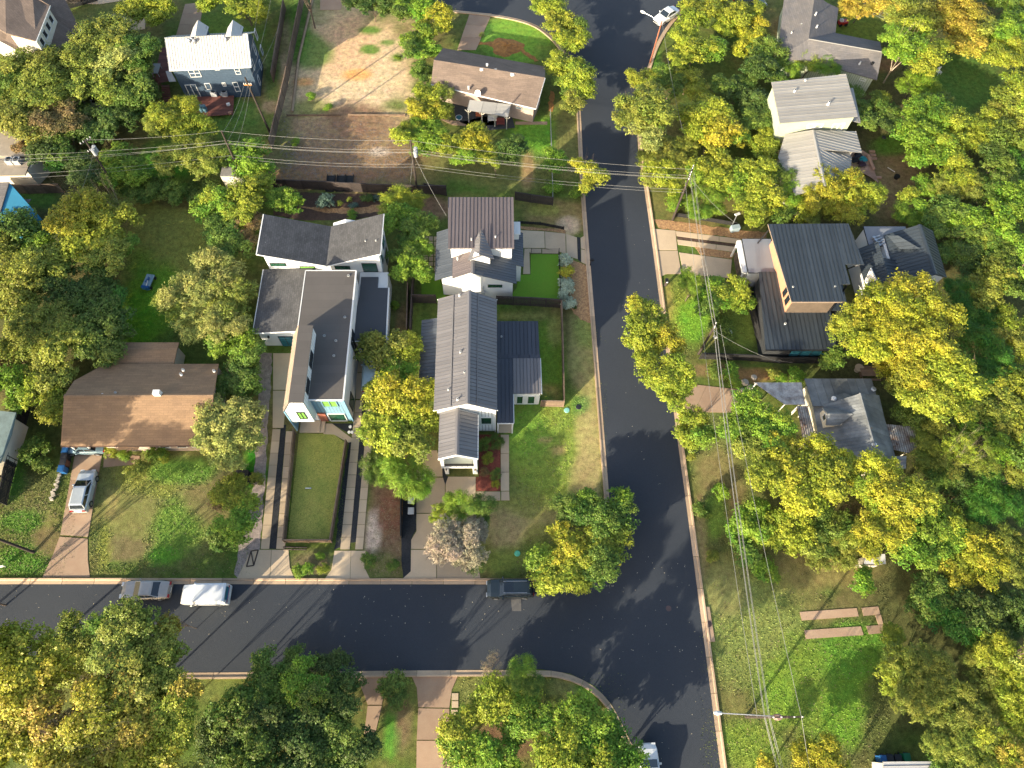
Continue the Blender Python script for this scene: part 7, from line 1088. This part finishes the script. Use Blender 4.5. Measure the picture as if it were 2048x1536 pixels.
for a, b_, lab in ((P2, Vector(V3(520, -20, 6)), 'cable from the orange arm pole up past the navy gable'), (P2 + Vector((.4, 0, -.6)), Vector(V3(545, -20, 6)), 'second cable from the orange arm pole to the top edge'), (P2 + Vector((-.4, 0, -1.)), P1 + Vector((0, 0, -.3)), 'slack left cable between the orange arm pole and the left pole'), (P2 + Vector((0, 0, -1.2)), P1 + Vector((.2, 0, -1.6)), 'slack middle cable between the orange arm pole and the left pole'), (P2 + Vector((.4, 0, -1.)), P1 + Vector((.6, 0, -3.)), 'slack right cable between the orange arm pole and the left pole'), (P2 + Vector((.4, 0, -.8)), Vector(V3(560, 45, 4)), 'thin cable from the orange arm pole over the board fence'), (P3 + Vector((0, 0, -1.8)), Vector(V3(893, 432, 6)), 'service cable from the transformer pole to the tall bronze roof'), (P3 + Vector((0, 0, -2.5)), Vector(V3(815, 400, .3)), 'guy wire at the foot of the transformer pole'), (P4 + Vector((0, 0, -1)), Vector(V3(1470, 445, 4)), 'service cable from the corner pole to the solar bracket'), (P5 + Vector((0, 0, -1)), Vector(V3(1560, 725, 3)), 'service cable from the dark yard pole to the black fence'), (P7 + Vector((0, 0, -2)), Vector(V3(120, 470, 3)), 'service cable dropping from the leaning pole to the trees below'), (P9, Vector(V3(1365, 260, 6)), 'service cable from the street lamp pole into the yellow trees')): cable(lab, a, b_, .5, .016, G3)
# pole-mounted box by the gravel strip
b_w = W(1462, 455, 0); t = empty('pole_mounted_panel', tuple(b_w), 'small grey metal mast with a pale blue panel beside the gravel strip', 'mast'); MB().bar(tuple(b_w), (b_w.x, b_w.y, 2.6), .06, 8).build('mast', galv, t); MB().box((b_w.x, b_w.y, 2.65), (.7, .3, .12), .4).build('head', white_metal, t); MB().box((b_w.x + .3, b_w.y - .5, .45), (1.1, .6, .8), .2).build('cabinet', mat('pale_blue_metal', (.3, .38, .42), .5), t)
# ================================================================ vehicles
paint = lambda n, c, r=.25: pbr(n, c, r, .3 if n != 'white_paint' else 0, .6)
def car(label, loc, rz, L_, Wd, Hh, paintm, kind='sedan', cat='car', glass=glass_d, rear=redlens):
    t = empty('car', (loc[0], loc[1], loc[2] if len(loc) > 2 else 0), label, cat, rz=rz); hl, hw = L_ / 2, Wd / 2
    if kind == 'sedan': st = [(-hl, .55, .80), (-hl + .12, .92, .86), (-hl * .68, 1.02, .95), (-hl * .30, 1.02, .98), (.1 * hl, .98, 1.), (.40 * hl, .93, 1.), (.78 * hl, .82, .97), (hl - .12, .68, .86), (hl, .48, .70)]; cab = (-hl * .66, -hl * .36, hl * .10, hl * .42)
    elif kind == 'hatch': st = [(-hl, .6, .82), (-hl + .1, .98, .9), (-hl * .7, 1.02, .97), (0, 1.0, 1.), (.42 * hl, .96, 1.), (.78 * hl, .88, .96), (hl - .1, .72, .84), (hl, .5, .68)]; cab = (-hl * .92, -hl * .78, hl * .08, hl * .46)
    elif kind == 'suv': st = [(-hl, .6, .86), (-hl + .08, 1.02, .93), (-hl * .7, 1.08, .98), (0, 1.08, 1.), (.45 * hl, 1.05, 1.), (.8 * hl, .96, .96), (hl - .1, .78, .86), (hl, .5, .7)]; cab = (-hl * .95, -hl * .86, hl * .16, hl * .46)
    else: st = [(-hl, .7, .95), (-hl + .06, 1.1, .98), (-hl * .2, 1.12, 1.), (.42 * hl, 1.1, 1.), (.5 * hl, 1.05, .98), (.9 * hl, .98, .93), (hl - .06, .8, .9), (hl, .5, .8)]; cab = (-hl * .99, -hl * .97, hl * .34, hl * .44)
    k = Hh / 1.45; sec = []
    for x, zt, wf in st: w_ = hw * wf; zt *= k; z0 = .22; sec.append([(x, -w_ * .96, z0), (x, -w_, .45), (x, -w_ * .985, zt - .14), (x, -w_ * .90, zt - .03), (x, -w_ * .5, zt + .015), (x, w_ * .5, zt + .015), (x, w_ * .90, zt - .03), (x, w_ * .985, zt - .14), (x, w_, .45), (x, w_ * .96, z0)])
    b = MB()
    for i in range(len(sec) - 1):
        for j in range(9): b.face([sec[i][j], sec[i + 1][j], sec[i + 1][j + 1], sec[i][j + 1]][::-1])
        b.face([sec[i][9], sec[i + 1][9], sec[i + 1][0], sec[i][0]][::-1])
    b.face(sec[0][::-1]); b.face(sec[-1]); body = b.build('body', paintm, t, loc=(0, 0, 0), smooth=False)
    x0, x1, x2, x3 = cab; zb = (.93 if kind in ('sedan', 'hatch') else 1.02) * k; zt = Hh; wb, wt = hw * .90, hw * (.74 if kind != 'van' else .9)
    if kind == 'van': zb = 1.05
    lo = [(x0, -wb * .94, zb), (x3, -wb * .94, zb), (x3, wb * .94, zb), (x0, wb * .94, zb)]; mid = [((x0 + x3) / 2, 0, 0)]
    hi = [(x1, -wt, zt - .05), (x2, -wt, zt - .05), (x2, wt, zt - .05), (x1, wt, zt - .05)]
    b = MB(); [b.face([lo[i], lo[(i + 1) % 4], hi[(i + 1) % 4], hi[i]]) for i in range(4)]; b.face(hi); b.face(lo[::-1]); b.build('cabin', paintm, t, loc=(0, 0, 0))
    b = MB(); ro = .0; e = .06; P = [(x1 - e, -wt * 1.02, zt - .05), (x2 + e, -wt * 1.0, zt - .05), (x2 + e, wt * 1.0, zt - .05), (x1 - e, wt * 1.02, zt - .05)]; Q = [(x1 + .12, -wt * .86, zt), (x2 - .15, -wt * .84, zt), (x2 - .15, wt * .84, zt), (x1 + .12, wt * .86, zt)]
    [b.face([P[i], P[(i + 1) % 4], Q[(i + 1) % 4], Q[i]]) for i in range(4)]; b.face(Q); b.face(P[::-1]); b.build('roof', paintm, t, loc=(0, 0, 0))
    def pane(c, nm, inset_=.07, mm=None):
        c = [Vector(q) for q in c]; n = (c[1] - c[0]).cross(c[3] - c[0]).normalized(); ce = sum(c, Vector()) / 4
        if n.dot(ce - Vector((ce.x * .5, 0, zb))) < 0: n = -n
        q = [p_ + (ce - p_) * inset_ + n * .012 for p_ in c]; b = MB(); b.face(q); b.face([p_ - n * .008 for p_ in q][::-1]); [b.face([q[i] - n * .008, q[(i + 1) % 4] - n * .008, q[(i + 1) % 4], q[i]]) for i in range(4)]; b.build(nm, mm or glass, t, loc=(0, 0, 0))
    pane([lo[1], lo[2], hi[2], hi[1]], 'windscreen'); 
    if kind != 'van': pane([lo[3], lo[0], hi[0], hi[3]], 'rear_window', .1)
    for s in (0, 1):
        a, c, d_, e_ = (lo[0], lo[1], hi[1], hi[0]) if s == 0 else (lo[3], lo[2], hi[2], hi[3]); a, c, d_, e_ = map(Vector, (a, c, d_, e_)); n_ = 2 if kind in ('sedan', 'hatch') else 3
        for q in range(n_):
            f0, f1 = (.04 + q * .94 / n_), (.02 + (q + 1) * .94 / n_)
            if kind == 'van' and q == 0: continue
            pane([a.lerp(c, f0), a.lerp(c, f1), e_.lerp(d_, f1), e_.lerp(d_, f0)], 'side_window', .06)
    wr = .33 * (1 if kind != 'suv' else 1.1)
    for sx in (-1, 1):
        for sy in (-1, 1): x, y = sx * L_ * .30, sy * (hw - .09); w = MB(); w.bar((x, y - .11, wr), (x, y + .11, wr), wr, 14).build('tyre', rubber, t, loc=(0, 0, 0)); MB().bar((x, y + sy * .05, wr), (x, y + sy * .125, wr), wr * .62, 10).build('rim', rimm, t, loc=(0, 0, 0))
        MB().bar((x2 + .35, sx * (hw * .95), zb - .02), (x2 + .32, sx * (hw + .16), zb + .06), .09, 6).build('mirror', paintm, t, loc=(0, 0, 0))
        MB().box((hl - .10, sx * hw * .62, .62 * k), (.2, hw * .42, .16)).build('headlight', clearlens, t, loc=(0, 0, 0)); MB().box((-hl + .07, sx * hw * .66, .78 * k), (.2, hw * .34, .18)).build('tail_light', rear, t, loc=(0, 0, 0))
    MB().box((0, 0, .2), (L_ * .96, hw * 1.7, .1)).build('underbody', rubber, t, loc=(0, 0, 0)); b = MB(); b.box((hl - .02, 0, .4), (.08, hw * 1.5, .2)); b.build('bumper', rubber, t, loc=(0, 0, 0)); MB().box((-hl + .02, 0, .5), (.06, .5, .12)).build('number_plate', white_trim, t, loc=(0, 0, 0))
    return t
def at(px, py, z=.6): p = W(px, py, z); return (p.x, p.y, .035)
silver = paint('silver_paint', (.50, .49, .48)); beige = paint('champagne_paint', (.46, .41, .36)); whitep = paint('white_paint', (.72, .73, .73)); darkp = paint('dark_green_black_paint', (.035, .05, .055)); 
a1 = math.atan2(W(180, 940).y - W(160, 1022).y, W(180, 940).x - W(160, 1022).x)
car('silver hatchback parked on the old tan driveway', at(167, 981, .7)[:2] + (.045,), a1, 4.5, 1.85, 1.5, paint('bright_silver_paint', (.56, .60, .62)), 'hatch')
car('champagne silver sedan parked on the lower street', at(292, 1180), math.pi, 4.8, 1.85, 1.42, beige, 'sedan')
j = car('white mail delivery truck parked behind the champagne sedan', at(411, 1189, .9), math.pi, 4.5, 1.95, 2.0, whitep, 'van', 'mail truck')
b = MB(); b.box((-2.262, 0, 1.45), (.02, 1.25, .6)); b.build('rear_door_window', glass_t, j, loc=(0, 0, 0)); b = MB(); b.box((-2.27, .1, 1.12), (.02, 1.4, .10)); b.build('blue_stripe', pbr('blue_stripe', (.02, .10, .35), .4), j, loc=(0, 0, 0)); b = MB(); b.box((-2.27, .1, 1.0), (.02, 1.4, .05)); b.build('red_stripe', red_pl, j, loc=(0, 0, 0)); b = MB()
for s in (-1, 1): b.box((-.4, s * .975, 1.16), (2.6, .02, .08))
b.build('side_stripe', pbr('blue_stripe', (.02, .10, .35), .4), j, loc=(0, 0, 0)); MB().bar((-2.0, .8, 2.0), (-2.0, .8, 2.08), .12, 12).build('roof_light', clearlens, j, loc=(0, 0, 0))
j = car('black estate car parked at the kerb by the corner tree', at(1020, 1177, .8), math.pi, 4.7, 1.85, 1.6, darkp, 'suv'); MB().box((.15, 0, 1.608), (.9, .95, .015)).build('sunroof', glass_d, j, loc=(0, 0, 0)); [MB().box((-.5, s * .55, 1.63), (2.3, .04, .04)).build('roof_rail', galv, j, loc=(0, 0, 0)) for s in (-1, 1)]
a2 = math.atan2(W(1348, 22).y - W(1318, 40).y, W(1348, 22).x - W(1318, 40).x); car('small white car parked on the curve of the top street', at(1333, 31), a2 + math.pi, 4.3, 1.8, 1.45, whitep, 'sedan')
j = car('white pickup truck parked under the olive tree at the left', at(204, 200, .8)[:2] + (0,), -1.75, 5.2, 1.95, 1.75, whitep, 'suv', 'pickup truck'); car('blue grey car half under the carport of the tan brown house', at(172, 893, .5)[:2] + (0,), math.pi, 4.5, 1.8, 1.45, paint('blue_grey_paint', (.2, .3, .36)), 'sedan'); car('dark car beside the beige house under the trees', at(150, 195, .6)[:2] + (0,), -1.9, 4.6, 1.8, 1.45, darkp, 'sedan')
car('white van parked beside the dark flat roof, half hidden by trees', at(742, 745, .8)[:2] + (.05,), math.pi / 2, 4.9, 1.9, 1.7, paint('cool_white_paint', (.5, .62, .64)), 'suv', 'van'); car('dark blue pickup at the top edge among yellow trees', at(1500, 6, .7)[:2] + (0,), .1, 5., 1.9, 1.7, darkp, 'suv', 'pickup truck'); car('white car just cut by the bottom edge at the corner', at(1300, 1542, .7)[:2] + (.035,), 1.6, 4.5, 1.8, 1.45, whitep, 'sedan')
# ================================================================ small things
def bin_(px, py, m, label, group, rz=0., lid=None):
    p = W(px, py, 0); t = empty('wheelie_bin', tuple(p), label, 'bin', group, rz=rz); b = MB(); b.prism([(-.26, -.30), (.26, -.30), (.26, .30), (-.26, .30)], .06, .98); b.build('bin_body', m, t, loc=(0, 0, 0)); b = MB(); b.box((0, 0, 1.01), (.62, .72, .07)); b.box((0, .05, 1.05), (.42, .45, .03)); b.build('lid', lid or m, t, loc=(0, 0, 0)); b = MB(); b.bar((-.24, .38, .92), (.24, .38, .92), .03, 6); b.build('handle', blackbin, t, loc=(0, 0, 0))
    for s in (-1, 1): MB().bar((s * .22, .34, .1), (s * .28, .34, .1), .1, 8).build('wheel', rubber, t, loc=(0, 0, 0))
gb = 'bins beside the tan driveway'; gd_ = 'bins beside the wide driveway'
bin_(140, 906, bluebin, 'blue recycling bin nearest the ranch carport', gb); bin_(138, 918, blackbin, 'black bin second from the ranch carport', gb); bin_(136, 930, brownbin, 'brown bin third from the ranch carport', gb, lid=blackbin); bin_(132, 943, bluebin, 'dark blue bin furthest from the ranch carport', gb, lid=bluebin)
bin_(824, 1006, blackbin, 'upper grey lidded bin beside the wide driveway', gd_, lid=acm); bin_(824, 1027, blackbin, 'lower grey lidded bin beside the wide driveway', gd_, lid=acm); bin_(1756, 1518, bluebin, 'blue bin behind the ribbed shed roof', 'bins behind the ribbed shed'); bin_(1803, 1514, greenbin, 'green bin behind the ribbed shed roof', 'bins behind the ribbed shed'); bin_(1770, 1517, blackbin, 'left black bin between the blue and green bins', 'bins behind the ribbed shed'); bin_(1786, 1517, blackbin, 'right black bin between the blue and green bins', 'bins behind the ribbed shed')
p = W(300, 567, 0); t = empty('play_cart', tuple(p), 'small blue and white garden cart on the back lawn', 'cart', rz=-.15); MB().box((0, .1, .5), (.95, 1.7, .12)).build('bed', mat('pale_blue_board', (.25, .36, .42), .6), t, loc=(0, 0, 0)); MB().box((0, -.9, .45), (.9, .3, .5)).build('front_box', bluebin, t, loc=(0, 0, 0)); MB().bar((-.2, -.2, .56), (.2, .3, .9), .14, 8).build('seat', bluebin, t, loc=(0, 0, 0)); MB().bar((.1, -.9, .6), (.25, -.2, 1.0), .05, 6).build('handle', white_metal, t, loc=(0, 0, 0)); [MB().bar((sx * .5 - .05, sy * .7, .2), (sx * .5 + .05, sy * .7, .2), .2, 10).build('wheel', rubber, t, loc=(0, 0, 0)) for sx in (-1, 1) for sy in (-1, 1)]
p = W(1735, 750, 0); t = empty('garden_table', tuple(p), 'brown wooden picnic table between the golden tree and the old house', 'table'); 
for i in range(5): MB().box((0, -.4 + i * .2, .75), (2.3, .18, .05)).build('plank', mat('cedar', (.26, .16, .10), .8, var=.15, objvar=.1), t, loc=(0, 0, 0))
for s in (-1, 1): MB().box((0, s * .8, .45), (2.3, .26, .05)).build('bench', mat('cedar', (.26, .16, .10)), t, loc=(0, 0, 0)); MB().box((s * .9, 0, .37), (.08, 1.5, .08)).build('leg_frame', mat('cedar', (.26, .16, .10)), t, loc=(0, 0, 0)); MB().box((s * .9, 0, .2), (.08, .6, .4)).build('leg', mat('cedar', (.26, .16, .10)), t, loc=(0, 0, 0))
p = W(1713, 741, 0); b = MB(); b.bar((p.x, p.y, .7), (p.x, p.y, .76), .5, 16); b.bar((p.x, p.y, 0), (p.x, p.y, .7), .06, 8); b.bar((p.x, p.y, 0), (p.x, p.y, .05), .3, 10); setp(b.build('round_table', concrete), 'round pale table left of the brown picnic table', 'table')
p = W(1683, 50, 0); t = empty('riding_mower', tuple(p), 'red garden machine behind the grey L-shaped house', 'mower', rz=.2); MB().box((0, 0, .5), (1.3, .8, .45)).build('body', red_pl, t, loc=(0, 0, 0)); MB().box((-.35, 0, .85), (.45, .45, .35)).build('seat', white_metal, t, loc=(0, 0, 0)); [MB().bar((x, y - .08, .25), (x, y + .08, .25), .25, 10).build('wheel', rubber, t, loc=(0, 0, 0)) for x in (-.45, .45) for y in (-.4, .4)]
for a, c, lab in (((502, 1102), (493, 1133), 'dark metal trellis frame leaning over the pink gravel'),): 
    A_, B_ = W(*a, .1), W(*c, .1); b = MB(); o_ = Vector((.7, .1, 0)); b.bar(A_, B_, .06, 4); b.bar(A_ + o_, B_ + o_, .06, 4); b.bar(A_, A_ + o_, .06, 4); b.bar(B_, B_ + o_, .06, 4); b.bar(A_, B_ + o_, .05, 4); setp(b.build('trellis', fence_d), lab, 'trellis')
A_ = W(590, 1096, .1); b = MB(); [b.bar((A_.x - 1.2, A_.y + dy, .12), (A_.x + 1.2, A_.y - .05 + dy, .12), .07, 4) for dy in (-.12, .1)]; setp(b.build('timber_beam', fence_d), 'two dark beams lying below the fenced lawn', 'timber')
p = W(487, 952, 0); b = MB(); b.box((p.x, p.y, .35), (1.3, .9, .7)); b.box((p.x + .9, p.y - .3, .2), (.9, 1.1, .4)); setp(b.build('planter', fence_k), 'black planter box beside the dry palm like clump', 'planter')
A_ = W(1180, 531, 0); t = empty('mailbox', tuple(A_), 'black mailbox on a post at the kerb by the gravel bed', 'mailbox'); MB().box((A_.x, A_.y, .55), (.1, .1, 1.1)).build('post', fence_k, t); MB().box((A_.x + .1, A_.y, 1.2), (.5, .22, .25)).build('box', black_metal, t)
p = W(1330, 572, 0); t = empty('mailbox', tuple(p), 'dark mailbox with a white number plate beside the street near the black house driveway', 'mailbox'); MB().box((p.x, p.y, .5), (.3, .12, 1.0)).build('post', fence_d, t); MB().box((p.x, p.y + .05, 1.1), (.35, .5, .3)).build('box', black_metal, t); MB().box((p.x, p.y - .22, 1.1), (.2, .02, .2)).build('plate', white_trim, t)
A_ = W(1456, 676, 0); b = MB(); b.box((A_.x - .7, A_.y, .25), (2.2, .35, .1)); b.box((A_.x + .35, A_.y + .9, .25), (.3, 1.6, .1)); [b.box((A_.x + dx, A_.y, .12), (.08, .3, .24)) for dx in (-1.6, 0, .3)]; setp(b.build('bench', white_metal), 'white L-shaped bench frame in the yard left of the black modern house', 'bench')
for i, (x, y, s) in enumerate(((1490, 765, .5), (1500, 775, .45), (1508, 755, .4), (1505, 790, .35), (1485, 780, .3))): p = W(x, y, 0); b = MB(); b.bar((p.x, p.y, 0), (p.x + .05, p.y, s * .5), s, 7, s * .7); setp(b.build('boulder', stone), ('largest boulder beside the brown driveway', 'second boulder right of the largest one by the pale canopy', 'flat boulder above the others by the pale canopy', 'lowest boulder touching the pale canopy corner', 'small boulder left of the group by the pale canopy')[i], 'boulder', 'boulders by the pale canopy')
A_, B_ = W(122, 950, 0), W(102, 1000, 0); t = empty('stone_edging', tuple(A_), 'broken line of pale stones along the left of the tan driveway', 'stone edging')
for i in range(14): q = A_.lerp(B_, i / 13); b = MB(); b.box((q.x + random.uniform(-.2, .2), q.y, .1), (random.uniform(.25, .4), .2, .2), random.uniform(0, 1)); b.build('stone', stone, t)
p = W(7, 1135, 0); b = MB(); b.box((p.x, p.y, .5), (.7, .06, .5), .2); [b.bar((p.x + dx, p.y, 0), (p.x + dx, p.y, .5), .02, 4) for dx in (-.25, .25)]; setp(b.build('yard_sign', white_trim), 'small white yard sign at the left edge', 'sign')
for x, y, lab in ((845, 455, 'trampoline'),): pass
p = W(1875, 148, 0); t = empty('lattice_chair', tuple(p), 'white lattice garden chair on the shaded lawn at the upper right', 'chair', rz=.4); [MB().box((-.3 + i * .15, 0, .42), (.08, .6, .04)).build('slat', white_metal, t, loc=(0, 0, 0)) for i in range(5)]; [MB().box((-.3 + i * .15, .3, .75), (.08, .04, .6)).build('slat', white_metal, t, loc=(0, 0, 0)) for i in range(5)]; [MB().box((dx, dy, .2), (.05, .05, .4)).build('leg', white_metal, t, loc=(0, 0, 0)) for dx in (-.28, .28) for dy in (-.26, .26)]
p = W(1792, 356, 0); b = MB(); b.bar((p.x, p.y, 0), (p.x, p.y, .4), .32, 12, .36); b.bar((p.x, p.y, .38), (p.x, p.y, .42), .38, 12); setp(b.build('fire_pit', black_metal), 'round black fire pit on the bare yard beside the tan deck', 'fire pit')
p = W(1784, 341, 0); b = MB(); b.bar((p.x - .5, p.y + .5, .05), (p.x + .3, p.y - .3, .05), .05, 5); setp(b.build('plank', cream_wall), 'pale plank lying on the bare yard left of the fire pit', 'plank')
